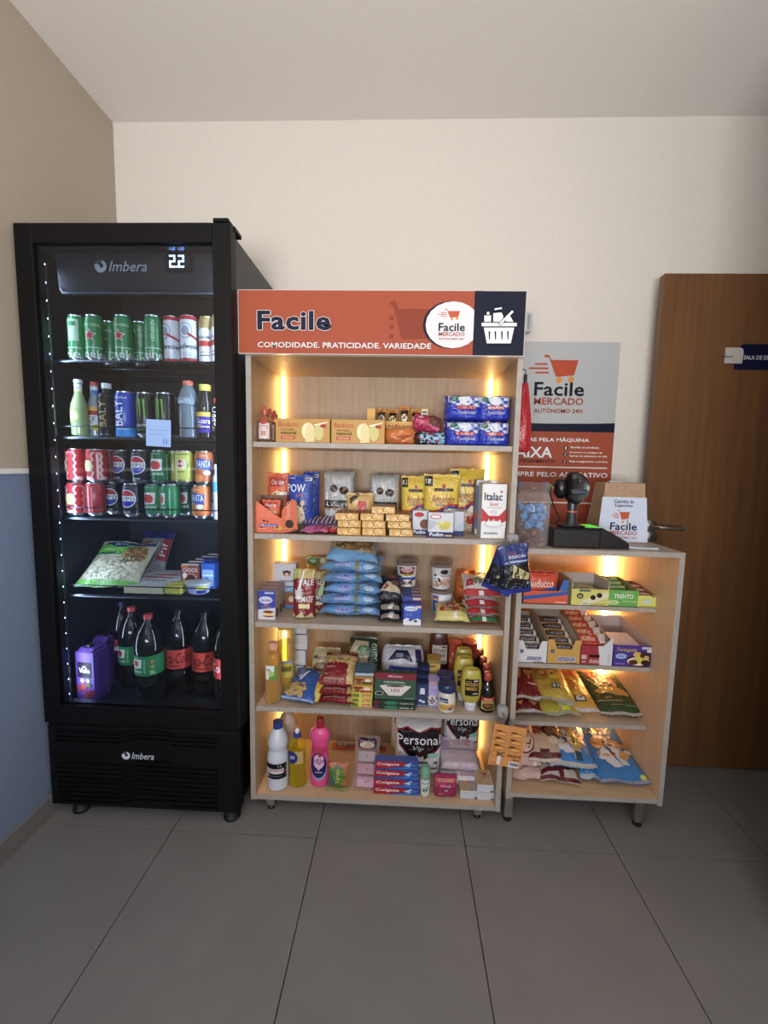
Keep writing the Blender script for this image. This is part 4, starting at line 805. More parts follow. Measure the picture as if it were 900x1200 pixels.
t = thing('red_umbrella', 'closed red umbrella hanging behind the right side of the tall unit', 'umbrella', (.428, 1.62, p1.z))
m = M(); hh = p0.z-p1.z; m.lathe([(.020, 0), (.026, .008), (.025, hh*.4), (.017, hh*.75), (.011, hh*.97), (.009, hh)], 'f:#b0222e', 16, fn=lambda a, z: 1+.16*math.sin(a*6+z*8)); m.build('folded_canopy', t, 60); m = M(); m.lathe([(.006, hh), (.006, hh+.03), (.001, hh+.032)], 'p:#20171a', 10); m.tube([(0, 0, hh+.03), (0, -.0, hh+.045), (-.02, 0, hh+.05)], .002, 'p:#20171a'); m.build('handle', t)
# =================================================================== SECOND SHELF
tx = tray('cookie_display', 'orange cookie display box with slanted side at the left end of second shelf', 'box', 300.5, 331, None, 1.555, R2, .10, .13, '#d9603a', '#7a4a34', [('r', .12, .42, .80, .58, '#2b3a9a'), T('Minibits', .16, .45, .76, .55, '#dfe4f4'), ('e', .3, .8, .06, .06, '#3a2218'), ('e', .42, .74, .05, .05, '#3a2218'), ('e', .2, .34, .05, .05, '#3a2218'), ('e', .8, .36, .05, .05, '#3a2218'), ('r', .1, .25, .35, .28, '#e8c8b8')], slope=.3, hf=.055, sidec='#cf5a30', yaw=.04)
w_ = tx['_w']; m = M(); m.prism([(-w_/2, .055), (w_/2-.01, .055), (-w_/2, .115)], 0, .0015, 'c:#df6a44'); m.prism([(w_/2-.002, 0), (w_/2+.055, .01), (w_/2+.052, .115), (w_/2+.035, .125), (w_/2+.02, .10), (w_/2+.006, .095), (w_/2-.002, .08)], -.004, -.002, 'c:#c9562e')
m.deco(lambda u, v, e: (w_/2+.026+u, -.004-e, v), .05, .12, [('v', 'Chocobits', .2, .42, .55, .95, '#e8a890'), ('e', .5, .28, .3, .13, '#3a2420')], q=.3); m.build('side_flap', tx, 0)
COOK = [('r', .12, .76, .88, .92, '#b0342e'), T('Chocolate', .2, .79, .8, .88, '#e6dcd8'), ('e', .5, .55, .36, .13, '#d9b888'), ('n', .2, .42, .8, .64, 16, .004, '#3a2218'), ('e', .35, .32, .06, .03, '#3a2218'), ('e', .6, .25, .06, .03, '#3a2218')]
bagpx('cookie_pack', 'orange cookie pack standing upright at the back of the orange display box', 'snack pack', 313, 338, 554, 1.66, R2, .03, '#d8623a', COOK+[('r', .62, .5, .95, .66, '#c9c9cc'), ('r', .66, .55, .9, .57, '#3a3a44')], group='orange cookie packs', wr=.7)
bagpx('cookie_pack', 'orange cookie pack sunk low inside the orange display box', 'snack pack', 306, 328, 586, 1.585, R2+.004, .03, '#d8582e', COOK, group='orange cookie packs', wr=.7)
POP = [('t', 'YOKI', .06, .93, .3, .96, '#cfd8e8'), T('POW', -.02, .70, .72, .84, '#e8ecf4'), ('i', 'Light', .35, .62, .66, .67, '#d07a3a'), ('e', .62, .50, .09, .05, '#c9b488'), ('e', .72, .40, .12, .07, '#22307a'), ('e', .33, .25, .38, .22, '#d9cba8'), ('n', .02, .06, .62, .46, 110, .0055, '#e8dcc0'), ('n', .02, .06, .62, .46, 50, .004, '#a87a4a'), ('r', .68, .9, .96, .96, '#c9ccd4'), ('r', .7, .92, .9, .94, '#3a3a44')]
bagpx('popcorn_bag', 'blue popcorn bag with white lettering, the left front one beside the cookie packs', 'bag', 336, 366, 557, 1.62, R2, .05, '#2446a8', POP, group='blue popcorn bags', wr=.8)
bagpx('popcorn_bag', 'blue popcorn bag set back to the right of the front one', 'bag', 354, 373, 553, 1.70, R2, .05, '#2446a8', POP, group='blue popcorn bags', wr=.8)
lying('snack_bag', 'flat yellow snack bag lying in front of the blue popcorn bags', 'snack bag', 319, 344, 1.550, R2, .08, .032, '#d2a63a', [('r', .3, .2, .6, .5, '#c9c9c4'), ('r', .34, .3, .55, .34, '#44444a'), ('n', .7, .4, .95, .9, 5, .004, '#7a4a1e')], tilt=.22)
bars = [('brown', 341, 357, 1.55, '#4a382c', '#5f4a3a', 'brown wrapped chocolate bar lying at the left of the pink bars'), ('pink', 352, 384, 1.545, '#b85a8c', '#9a2a5a', 'pink wrapped chocolate bar lying in front on the second shelf'), ('red', 381, 396, 1.548, '#b01f34', '#e0c8cc', 'red wrapped chocolate bar with white print beside the yellow boxes'), ('striped', 352, 374, 1.60, '#3a4470', '#c9a0b4', 'dark blue and pink striped bar lying behind the pink bar, left'), ('striped', 370, 396, 1.61, '#5a4a68', '#c9b0c4', 'purple grey striped bar lying behind the pink bar, right')]
for i, (n_, a, b, Y, c, c2, lb) in enumerate(bars):
    cx, w_, _ = place(a, b, None, Y, R2); z0 = R2+(.014 if i > 2 else 0)
    bag('chocolate_bar', lb, 'snack bar', (cx, Y, z0+.010), w_, .085, .020 if i < 3 else .016, c, [('p', [(.1*k, .1), (.1*k+.05, .1), (.1*k+.16, .9), (.1*k+.1, .9)], c2) for k in range(0 if i > 2 else 5, 9, 2)]+([('n', .1, .2, .9, .8, 8, .004, c2)] if i == 2 else []), rot=(-PI/2+(.12 if i < 3 else .3), 0, 0), wr=1.2)
COF = [('r', 0, .36, 1, .50, '#16161a'), ('r', 0, .33, 1, .355, '#a8763a'), T('LaSanté', .14, .395, .84, .47, '#d8d8d8'), ('e', .36, .70, .12, .065, '#3a2420'), ('p', [(.27, .74), (.44, .66), (.44, .67), (.28, .755)], '#8a6a58'), ('e', .68, .67, .15, .07, '#3a2420'), ('p', [(.56, .63), (.8, .70), (.8, .715), (.55, .64)], '#8a6a58'), T('100%', .42, .22, .62, .26, '#55575c'), T('CAFÉ', .45, .15, .62, .19, '#55575c'), ('p', [(0, 0), (.03, 0), (.03, .36), (0, .36)], '#16161a')]
bagpx('coffee_bag', 'silver coffee bag with black band and beans, left of the gold pouch', 'bag', 378, 414, 552, 1.70, R2, .07, '#aab0b4', COF, style='block', group='silver coffee bags', wr=1.3)
bagpx('coffee_bag', 'silver coffee bag with black band and beans, right of the gold pouch', 'bag', 432, 467, 556, 1.72, R2, .07, '#aab0b4', COF, style='block', group='silver coffee bags', wr=1.3)
YB = '#bf9030'
SOAPB = [('e', .5, .45, .05, .16, '#c9602e'), ('n', .05, .15, .95, .85, 16, .0035, '#ecd288')]
rows = [(395, 422.5, 0, 0), (423.5, 452.5, 0, 0), (455, 484.5, 0, 0), (395, 422.5, 1, 0), (423.5, 452, 1, 0), (453.5, 482.5, 1, 0), (392, 420, 2, 0), (421, 450.5, 2, 0), (451.5, 480.5, 2, 0), (434, 464, 3, 0)]
pos3 = ['left', 'middle', 'right']
tb0 = None
for k, (a, b, lv, _) in enumerate(rows):
    z = R2+lv*.0262; cx, w_, _h = place(a, b, None, 1.548, z)
    lb = (f"{['bottom', 'second', 'third'][lv]} yellow wrapped small box in the {pos3[k % 3]} column of the stacks" if lv < 3 else 'single yellow wrapped small box on top of the yellow stacks')
    if tb0 is None: tb0 = box('yellow_box', lb, 'box', a, b, None, 1.548, z, .11, YB, SOAPB, h=.0258, kind='f', topc='#a87a5a', group='small yellow wrapped boxes', topd=[('n', .05, .05, .95, .95, 30, .006, '#8a3a34'), ('n', .05, .05, .95, .95, 20, .005, '#c8b8a0')])
    else: copy_thing(tb0, (cx, 1.548+(.006 if lv else 0)+.004*(k % 2), z), lb)
bagpx('coffee_pouch', 'gold instant coffee pouch with red square standing behind the yellow boxes', 'pouch', 405, 437, 578, 1.668, R2+.002, .04, '#b8954a', [('r', .44, .42, .74, .78, '#b8222e'), T('NESCAFÉ', .2, .44, .82, .56, '#e8dcd0'), ('p', [(.15, .7), (.5, .95), (.42, 1), (.12, .85)], '#2a1a14'), ('r', .45, .28, .7, .34, '#a8323a'), ('r', 0, .94, 1, 1, '#cdb070')], style='pouch', wr=1)
PEA = [('r', .02, .80, .24, .97, '#23262c'), ('r', .05, .85, .2, .92, '#c9c9c4'), ('r', .28, .72, .82, .77, '#3a2e1e'), ('e', .55, .79, .05, .05, '#a83a2a'), ('i', 'Amendoim', .2, .52, .86, .66, '#8a2a4a'), ('i', 'crocante', .3, .47, .6, .52, '#2a3a7a'), ('p', [(0, .34), (.35, .36), (.7, .48), (1, .46), (1, .50), (.7, .52), (.35, .40), (0, .38)], '#b0282e'), ('p', [(0, .30), (.35, .32), (.7, .44), (1, .42), (1, .46), (.7, .48), (.35, .36), (0, .34)], '#2a3f8a'), ('p', [(0, 0), (1, 0), (1, .42), (.7, .44), (.35, .32), (0, .30)], '#b5a894'), ('n', .03, .04, .97, .36, 60, .0085, '#d6cdbb'), ('n', .5, .3, .97, .4, 10, .008, '#d6cdbb'), ('n', .03, .04, .97, .36, 30, .005, '#a8987e')]
gp = 'yellow bags of peanuts'
bagpx('peanut_bag', 'yellow peanut bag at the left, behind the pudding boxes', 'bag', 469, 500, 558, 1.66, R2, .05, '#d2b52c', PEA, group=gp)
bagpx('peanut_bag', 'yellow peanut bag in the middle, its window of nuts fully visible', 'bag', 495, 538, 556, 1.635, R2, .05, '#d2b52c', PEA, group=gp)
bagpx('peanut_bag', 'tallest yellow peanut bag, behind and left of the milk cartons', 'bag', 526, 567, 549.5, 1.70, R2, .05, '#d8b820', PEA+[('e', .6, .2, .12, .08, '#b0342c')], group=gp)
PUD = [('r', 0, .0, 1, .22, '#1e2f66'), ('e', .3, .84, .22, .10, '#b8303a'), ('e', .3, .84, .18, .07, '#d9d4dc'), ('p', [(0, .22), (.45, .62), (0, .7)], '#aab2c6'), T('Pudim', .08, .05, .6, .19, '#dfe3ee'), ('e', .64, .5, .32, .17, '#cfc8bc'), ('e', .64, .55, .27, .11, '#c9c05a'), ('e', .64, .42, .2, .1, '#bfb64e'), ('e', .55, .6, .09, .05, '#ddd68a'), ('r', .66, .05, .95, .11, '#c9a43a')]
box('pudding_box', 'white and navy pudding box at the left, half covered by the front one', 'box', 483, 502, 598.5, 1.60, R2, .03, '#c4c9d6', [('r', 0, .0, 1, .22, '#1e2f66'), ('e', .4, .84, .3, .10, '#b8303a'), ('e', .75, .45, .3, .2, '#7a4a34'), T('Pudim', .08, .05, .8, .19, '#dfe3ee')], group='pudding boxes', sidec='#2a3a6a')
box('pudding_box', 'white and navy pudding box in front with a bowl of yellow cream', 'box', 501, 531, 601, 1.552, R2, .03, '#c4c9d6', PUD, group='pudding boxes', sidec='#2a3a6a')
box('pudding_box', 'pale pudding box at the right behind the front one', 'box', 526, 543, 599.5, 1.60, R2, .03, '#b9bfd0', [('r', 0, .0, 1, .2, '#2a3a6a'), ('p', [(.3, .2), (1, .2), (1, .7)], '#aab4cc')], group='pudding boxes')
t0 = box('milk_carton', 'white and blue milk carton behind and left of the front milk carton', 'carton', 556, 576, 562.5, 1.65, R2, .07, '#c9cdd6', [('r', 0, .1, .6, .9, '#4a6aa8'), ('r', 0, .3, .4, .4, '#b8323a')], sidec='#9a6a50')
MLK = [('t', 'Italac', .10, .70, .82, .84, '#232c52'), ('e', .78, .86, .05, .02, '#b83a3a'), ('i', 'Semi', .3, .60, .68, .67, '#b0444a'), ('r', .2, .565, .8, .572, '#b0444a'), ('o', .5, .49, .14, .045, '#a9aebc'), ('e', .5, .49, .12, .037, '#dfe2e8'), T('1%', .42, .475, .58, .505, '#b0444a'), ('p', [(0, .28), (1, .28), (1, .56), (.72, .42), (.3, .42), (0, .56)], '#b8323c'), ('p', [(.0, .30), (.14, .33), (.2, .28), (.3, .36), (.42, .28), (.5, .37), (.62, .28), (.75, .36), (.85, .29), (1, .33), (1, .2), (0, .2)], '#dfe2e8'), ('e', .5, .26, .42, .07, '#c9ccd4'), ('e', .5, .28, .3, .04, '#e4e6ea'), T('0% GORDURA', .12, .08, .7, .12, '#4a5568')]
t0 = box('milk_carton', 'white and red milk carton in front at the right end of second shelf', 'carton', 563, 591.5, 567, 1.556, R2, .075, '#dcdfe4', MLK, sidec='#c9ccd2', topc='#8a5a4a'); hh = t0['_h']
m = M(); m.lathe([(.013, hh), (.014, hh+.012), (.001, hh+.013)], 'p:#d4d6dc', 16, 0, .03); m.build('screw_cap', t0)
# =================================================================== THIRD SHELF
CRT = [('r', 0, 0, 1, .34, '#c9cde0'), ('p', [(0, .34), (1, .42), (1, .1), (0, .2)], '#c9cde0'), ('e', .45, .68, .40, .13, '#c9cfe6'), ('i', 'itambé', .12, .62, .78, .74, '#2336a0'), T('leite', .35, .48, .6, .54, '#c9a05a'), T('CONDENSADO', .15, .42, .8, .46, '#c9a05a'), ('e', .62, .14, .34, .06, '#8a3a28'), ('r', .3, .14, .92, .26, '#e0d49a'), ('e', .61, .27, .31, .05, '#9a4a2a'), ('e', .61, .28, .14, .025, '#6a2a18'), ('p', [(.4, .26), (.44, .26), (.42, .18)], '#9a4a2a'), ('p', [(.7, .25), (.76, .25), (.73, .16)], '#9a4a2a'), ('r', .4, .90, .95, .97, '#a9b2d6')]
gk = 'blue and white condensed milk cartons'
for k in range(3):
    t = box('condensed_milk_carton', f'blue and white condensed milk carton at the left end of third shelf, {ordn(k)} in line', 'carton', 302, 322, None, 1.560+k*.046, R3, .042, '#2a3cae', CRT, h=.108, sidec='#c9b8a8', topc='#c9a88c', group=gk, topd=[('r', 0, .35, 1, .65, '#2a3cae')]); t.location.x += .013*k+.002
    m = M(); w_ = t['_w']; m.deco(lambda u, v, e: (w_/2+e+.001, .021+u, v), .042, .108, [('r', .2, .05, .8, .35, '#4a4a68'), ('r', .15, .45, .85, .47, '#8a7a70'), ('r', .15, .52, .85, .54, '#8a7a70'), ('r', .15, .59, .85, .61, '#8a7a70'), ('r', .15, .75, .85, .77, '#8a7a70')], q=.3); m.build('side_print', t, 0)
box('oat_box', 'white oat box with blue lower half standing behind the condensed milk cartons', 'box', 320, 347, 660.5, 1.70, R3, .05, '#c5c6d0', [('e', .6, .78, .16, .07, '#5a4640'), ('e', .6, .82, .2, .018, '#33292a'), ('e', .6, .75, .09, .05, '#cfae98'), T('QUAKER', .3, .58, .92, .63, '#2a2f4a'), ('r', 0, 0, 1, .50, '#4a86c0'), T('OATS', .5, .38, .95, .46, '#dfe6ee'), ('e', .7, .22, .34, .14, '#8a6244'), ('e', .8, .2, .12, .07, '#d0c0a8'), ('r', .4, .06, 1, .1, '#a8323a')])
VAL = [('p', [(0, .82), (1, .80), (1, 1), (0, 1)], '#a8924a'), ('p', [(0, .78), (.15, .8), (.3, 1), (0, 1)], '#9ab87a'), T('VALE', .3, .68, .95, .79, '#dcd8dc'), T('KG', .12, .48, .5, .60, '#dcd8dc'), ('p', [(.1, .4), (.3, .7), (.48, .98), (.55, .98), (.4, .66), (.45, .4)], '#c9c6cc'), ('i', 'TOMATE', .18, .34, .95, .46, '#e0dce0'), ('e', .72, .55, .18, .05, '#8a2a2a'), ('r', .3, .22, .8, .31, '#c9b26a'), ('r', .34, .24, .46, .29, '#e8e0c8'), ('r', .5, .24, .62, .29, '#e8e0c8'), ('r', .66, .24, .77, .29, '#e8e0c8'), ('p', [(0, 0), (1, 0), (.9, .14), (.6, .05), (.45, .16), (.2, .06), (0, .14)], '#b8a878')]
for k, (a, b, yt, Y) in enumerate(((342, 368, 668, 1.575), (359, 380, 671, 1.635), (370, 390, 672, 1.70))):
    bagpx('sauce_pouch', f'dark red and gold foil pouch on the third shelf, {ordn(k)} of the three in line', 'pouch', a, b, yt, Y, R3, .05, '#7a1f26', VAL+([('p', [(.5, .4), (.8, .45), (.95, .8), (.6, .6)], '#9ab87a')] if k else []), style='pouch', group='dark red foil pouches', wr=1.4, rot=(0, 0, .25*k))
bagpx('snack_bag', 'green and gold foil bag standing behind the dark red pouches', 'snack bag', 358, 390, 654, 1.78, R3, .05, '#b08a34', [('r', 0, .84, .5, .98, '#4f8a52'), ('e', .25, .92, .1, .05, '#d8dcd4'), ('e', .6, .92, .1, .05, '#d8dcd4')], wr=1)
PAS = [('r', 0, .0, 1, .96, '#6fa6dc'), ('p', [(.0, .30), (.3, .24), (1, .20), (1, .24), (.3, .29), (0, .35)], '#6a6a48'), ('t', '500g', .12, .50, .32, .6, '#2f6ac0'), ('t', 'macarrão', .45, .42, .9, .53, '#2f6ac0'), ('r', .25, .04, .5, .17, '#9aa4da'), T('1,99', .28, .07, .46, .15, '#3a3a9a'), ('r', .56, .0, .63, .2, '#8a8a5a'), ('e', .8, .1, .1, .06, '#b0cdea')]
gb = 'light blue pasta bags stacked in a pile'
zz = R3; lv = [('lowest', 377, 443, .036, 0), ('second lowest', 376, 445, .044, .05), ('middle', 381, 444, .040, -.04), ('fourth from below', 379, 446, .040, .05), ('second highest', 377, 445, .046, -.06)]
for k, (nm_, a, b, tk, yw) in enumerate(lv):
    cx, w_, _ = place(a, b, None, 1.60, zz)
    bag('pasta_bag', f'light blue pasta bag, {nm_} in the pile on the third shelf', 'bag', (cx, 1.585+.004*(k % 2), zz+tk*.66), w_*1.06, .19, tk*1.12, '#6fa6dc', PAS, rot=(-PI/2+.04, 0, yw), group=gb, wr=1.9)
    zz += tk+.0005
cx, w_, _ = place(382, 442, None, 1.60, zz)
bag('pasta_bag', 'top bag of the light blue pasta pile, turned to show its pasta picture', 'bag', (cx, 1.60, zz+.012), w_, .175, .048, '#7fb2e2', [('r', 0, 0, 1, .25, '#6fa6dc'), ('p', [(.05, .3), (.95, .16), (.95, .95), (.05, .95)], '#c0ae90'), T('NISSIN', .3, .80, .7, .9, '#3a3228'), ('e', .52, .5, .4, .26, '#8a6a3e'), ('n', .15, .28, .9, .74, 70, .008, '#b09060'), ('n', .15, .28, .9, .74, 40, .006, '#5a4426')], rot=(-PI/2+.34, .05, .05), group=gb, wr=1.7)
NV = [('r', .1, .62, .55, .95, '#3a3638'), ('r', .42, .66, .72, .88, '#8a3a3c'), ('p', [(0, .22), (.35, .55), (.6, .45), (.95, .3), (.95, .15), (.3, .2)], '#b8a890'), ('e', .28, .36, .14, .10, '#8a2f30'), ('e', .7, .5, .2, .1, '#5a4a48')]
zz = R3
for k in range(3):
    lying('coffee_bag', ['lowest', 'middle', 'topmost'][k]+' navy and black vacuum coffee bag of the small stack beside the blue carton', 'bag', 443, 470.5, 1.556+.012*k, zz, .13, [.030, .030, .048][k], '#1a1d30', NV if k == 2 else [('r', .1, .04, .9, .22, '#8f8a80'), ('p', [(.4, .05), (.6, .05), (.7, .3), (.5, .3)], '#d8d8dc')], tilt=[.05, .05, .50][k], group='navy coffee bags', wr=1.2)
    zz += .031
box('kambe_carton', 'blue and white cream carton in front of the stacked cereal cups', 'carton', 472.5, 493, 708.5, 1.552, R3, .04, '#2348b8', [('e', .42, .80, .38, .12, '#c9d4ea'), ('i', 'itambé', .1, .75, .72, .85, '#2a44a0'), T('Creme', .2, .52, .5, .58, '#8fa8dc'), T('de Leite', .15, .45, .5, .5, '#8fa8dc'), ('r', 0, 0, 1, .26, '#d0d8e8'), ('p', [(0, .26), (.2, .36), (.5, .24), (.8, .34), (1, .26)], '#d0d8e8'), ('e', .4, .24, .1, .05, '#8a3438'), ('e', .7, .2, .1, .05, '#2a2c34'), ('r', .7, .84, 1, .95, '#c9b8b0')], group='blue cream cartons', topc='#3a4a90')
for k in range(3):
    t = box('kambe_carton', f'blue cream carton behind the front one, {ordn(k+1)} in line', 'carton', 471.5, 492.5, None, 1.598+k*.043, R3, .04, '#2c3f9a', [('r', .55, .86, 1, .96, '#c9a88c')], h=.092, group='blue cream cartons', topc='#3f4d98', topd=[('r', .5, .2, 1, .8, '#c4a48c')])
for o in list(COL.objects):
    if o.name.startswith('kambe_carton'): o.name = 'cream_carton'
def cup(lb, px, Y, z, items, body='#c5c9d4', h=.100, r=.040, lid='#8a705c', a=0):
    t = thing('cereal_cup', lb, 'cup', (xat(px, Y-r, z), Y, z), group='stacked cereal cups'); pr = [(r*.80, 0), (r*.83, .003), (r*.97, h-.018), (r*.99, h-.018)]
    m = M(); m.lathe(pr, 'p:'+body, 28); m.build('cup_body', t)
    m = M(); m.lathe([(r*1.03, h-.018), (r*1.08, h-.006), (r*1.12, h-.004), (r*1.12, h), (r*1.05, h-.001), (.001, h-.003)], 'g:'+'#b0a8a4', 28); m.build('clear_lid', t)
    m = M(); m.lathe([(r*.95, h-.018), (r*.9, h-.008), (.001, h-.005)], 'c:'+lid, 20); m.build('cereal', t)
    m = M(); S = cyl(prof_r(pr), 1, a); m.deco(lambda u, v, e: S(u, v+.005, e), 2*r, h-.024, items, q=.006); m.build('label_band', t, 50); return t
CUPA = [('r', .0, 0, 1, 1, '#c9d0e0'), ('p', [(.1, .95), (.9, .95), (.8, .55), (.5, .5), (.15, .6)], '#5a1f2a'), ('e', .5, .82, .32, .13, '#c9a0ac'), T('Cereal', .3, .77, .7, .87, '#b03a4a'), T('crokini', .1, .50, .92, .66, '#d2c93a'), ('r', 0, .30, 1, .44, '#2a4fa4'), ('e', .5, .16, .4, .18, '#d8cfc8'), ('n', .22, .04, .8, .3, 26, .004, '#5a2f2a')]
CUPB = [('r', .0, 0, 1, 1, '#c9c4c4'), ('e', .62, .82, .2, .12, '#22222a'), ('e', .3, .5, .2, .13, '#dfe2e6'), ('n', .15, .35, .4, .7, 8, .005, '#22222a'), ('i', 'Amanditas', .4, .58, .95, .70, '#4a5a88'), ('n', .15, .08, .9, .35, 40, .004, '#a87a58'), ('e', .7, .4, .2, .1, '#c9a0a0')]
CUPC = [('r', -.1, 0, 1.1, 1, '#c5d0e4'), ('r', .0, .0, .32, .92, '#2a56b0'), ('r', .06, .74, .3, .86, '#b8404a'), ('r', .06, .66, .3, .73, '#d2c93a'), ('r', .36, .5, .6, .92, '#dfe4ee'), ('r', .36, .0, 1.1, .42, '#2a56b0'), T('croki', .75, .55, 1.1, .68, '#d2c93a'), ('e', .9, .2, .25, .2, '#d8cfc8'), ('n', .78, .1, 1.05, .3, 10, .004, '#5a2f2a')]
cup('upper cereal cup of the left stack, with yellow lettering', 476.5, 1.74, R3+.0975, CUPA, r=.042, h=.104)
cup('lower cereal cup of the left stack, behind the blue cream cartons', 478, 1.74, R3, CUPA, r=.042, h=.098, a=.2)
cup('upper cereal cup of the right stack, with black and white spots', 517.5, 1.72, R3+.0975, CUPB, r=.042, h=.104)
cup('lower cereal cup of the right stack, blue and white all round', 518, 1.72, R3, CUPC, r=.044, h=.098)
gs = 'orange foil snack bags piled at the right'
for k, (a, b, yt, Y, z, w2, r_) in enumerate(((534, 560, 672, 1.76, R3, .09, .0), (542, 572, 690, 1.72, R3, .1, .1), (540, 575, 675, 1.745, R3+.075, .1, -.15))):
    bagpx('snack_bag', ['orange foil snack bag at the back left of the orange pile', 'amber foil snack bag low in the orange pile by the light strip', 'shiny gold foil snack bag on top of the orange pile'][k], 'snack bag', a, b, yt, Y, z, .075, ['#c8642a', '#b8701e', '#c9882e'][k], [('r', .3, .1, .42, .2, '#d8d0cc'), ('n', .1, .2, .9, .8, 14, .008, ['#a84a1e', '#9a5a14', '#e0b050'][k])], wr=2.4, style='round', rot=(-.15, r_, 0))
PIR = [('r', 0, .0, 1, .2, '#b02a34'), ('r', 0, .2, 1, .95, '#cfc8cc'), ('v', 'PIRAQUÊ', .66, .3, .9, .9, '#b0303a'), ('p', [(.05, .3), (.3, .3), (.25, .6), (.1, .6)], '#b0303a'), ('e', .4, .5, .15, .15, '#5a7a5a'), ('r', .42, .0, .56, .14, '#dfe0e6')]
zz = R3
for k in range(4):
    lying('snack_bag', ['green and red trimmed snack bag at the bottom of the red and white pile', 'red and white snack bag second from below in the pile', 'red and white snack bag third from below in the pile', 'red and white snack bag topmost in the pile by the right side'][k], 'snack bag', [551, 548, 545, 543][k], [585, 585, 585.5, 586][k], 1.556+.008*k, zz, .13, [.032, .03, .034, .040][k], ['#b03038', '#aaa4a8', '#b03038', '#aaa4a8'][k], ([('r', 0, 0, 1, .16, '#2f7a4a'), ('r', 0, .16, 1, .3, '#b03038')] if k == 0 else [])+(PIR if k else PIR[1:]), tilt=[.05, .08, .1, .42][k], yaw=[0, .05, -.04, -.05][k], group='red and white snack bags', wr=1.5)
    zz += [.030, .028, .030, 0][k]
lying('snack_bag', 'yellow and dark red snack bag lying flat in front of the cereal cups', 'snack bag', 509, 550, 1.550, R3, .13, .042, '#cfc67a', [('p', [(.2, .3), (.9, .3), (.8, .95), (.15, .95)], '#a07a4c'), ('n', .35, .4, .85, .9, 16, .012, '#7a4a24'), ('p', [(.25, .85), (.45, .95), (.75, .35), (.55, .3)], '#8a2028'), T('PIRAQUÊ', .4, .45, .65, .6, '#e4d8c8'), ('e', .2, .4, .07, .09, '#a02830'), ('r', .55, .05, .65, .24, '#dfe0e0')], tilt=.22, yaw=-.06, wr=1.3)
# hanging chip bags on the upper bracket
CHP = [('r', 0, .12, 1, .62, '#17171c'), ('r', 0, 0, 1, .12, '#23358a'), ('p', [(.34, .36), (.42, .62), (.95, .40), (.9, .28)], '#b9ab78'), ('p', [(.6, .40), (.8, .36), (.75, .44)], '#5a6a3a'), ('t', 'ASSADAS', .28, .74, .88, .80, '#c9d2e8'), ('r', .3, .66, .9, .69, '#9aa8cc'), ('i', 'Top', .35, .81, .55, .86, '#a83440'), ('r', .82, .2, .9, .25, '#c9d2e8'), ('e', .22, .5, .12, .09, '#2a2c34'), ('n', .05, .14, .95, .26, 24, .004, '#4a5468')]
p = at(606, 694, 1.44); q = at(608, 637, 1.44)
bag('chip_bag', 'navy and black chip bag hanging from the upper bracket, the front right one', 'snack bag', (at(604.5, 694, 1.43).x, 1.43, p.z), .103, q.z-p.z, .045, '#1d2d6e', CHP, rot=(.0, -.12, .08), group='navy and black hanging chip bags', wr=1.2)
p = at(586, 699, 1.455)
bag('chip_bag', 'navy and black chip bag hanging from the upper bracket, the rear left one', 'snack bag', (at(581, 695, 1.46).x, 1.478, p.z+.012), .098, .150, .045, '#1d2d6e', CHP, rot=(.05, .33, -.25), group='navy and black hanging chip bags', wr=1.2)
# =================================================================== FOURTH SHELF
OIL = [(.022, 0), (.030, .003), (.031, .01), (.031, .07), (.0285, .078), (.031, .086), (.031, .135), (.030, .155), (.0285, .160), (.030, .166), (.024, .188), (.0125, .207), (.012, .215)]
bottle('oil_bottle', 'clear bottle of golden oil with green and white label in front', 'bottle', 317.5, 1.575, R4, OIL, '#e0c690', [('p', [(.3, 0), (1, 0), (1, 1), (.78, 1), (.78, .35), (.4, .3)], '#4f9438'), T('OLIVA', .08, .62, .5, .8, '#2a4a7a'), ('e', .55, .45, .25, .2, '#a8b86a')], [(.0145, .205), (.0155, .23), (.001, .232)], '#d0a08a', 'g:', band=(.096, .150, '#dfe0dc', .022), a=0, liquid=('#d9b45a', .19), fn=lambda a, z: 1+.02*math.sin(a*8+z*90) if z < .09 else 1)
bottle('oil_bottle', 'tall clear oil bottle with gold cap and yellow label standing behind', 'bottle', 333, 1.68, R4, [(.024, 0), (.035, .004), (.036, .09), (.033, .10), (.036, .11), (.036, .19), (.034, .235), (.030, .25)], '#c9cfa8', [('r', 0, .85, 1, 1, '#8a94b8'), ('r', .1, .35, .95, .65, '#7a7424'), ('i', 'girassol', .15, .4, .9, .6, '#4a4a14')], [(.034, .248), (.035, .27), (.001, .271)], '#c99a3a', 'g:', band=(.055, .125, '#c9b94a', .034), liquid=('#d9c470', .2))
zz = R4
for k in range(4):
    box('white_box', ['lowest', 'second', 'third', 'topmost'][k]+' plain white wrapped box of the stack behind the oil bottles', 'box', 342+[0, .5, 1, 0][k], [356, 358, 360, 359][k], None, 1.73, zz, .06, '#cfd0d8', [('r', .05, .0, .98, .06, '#2a2f66'), ('n', .1, .15, .9, .4, 5, .004, '#eceef2')], h=.066, kind='f', group='stacked plain white boxes')
    zz += .0665
lying('pasta_bag', 'blue pasta bag lying tilted back beside the front oil bottle', 'bag', 327, 368, 1.545, R4, .165, .04, '#2a55a4', [('r', 0, 0, 1, .05, '#8fa8dc'), ('n', .05, .08, .62, .42, 34, .010, '#b89a5a'), ('n', .05, .08, .62, .42, 14, .006, '#8a6a34'), ('p', [(.30, .5), (.42, .85), (.5, .85), (.38, .5)], '#c9d4ea'), ('e', .3, .62, .08, .05, '#8fa8cc'), ('e', .8, .9, .1, .05, '#c8b47a')], tilt=.30, yaw=-.22, wr=.8)
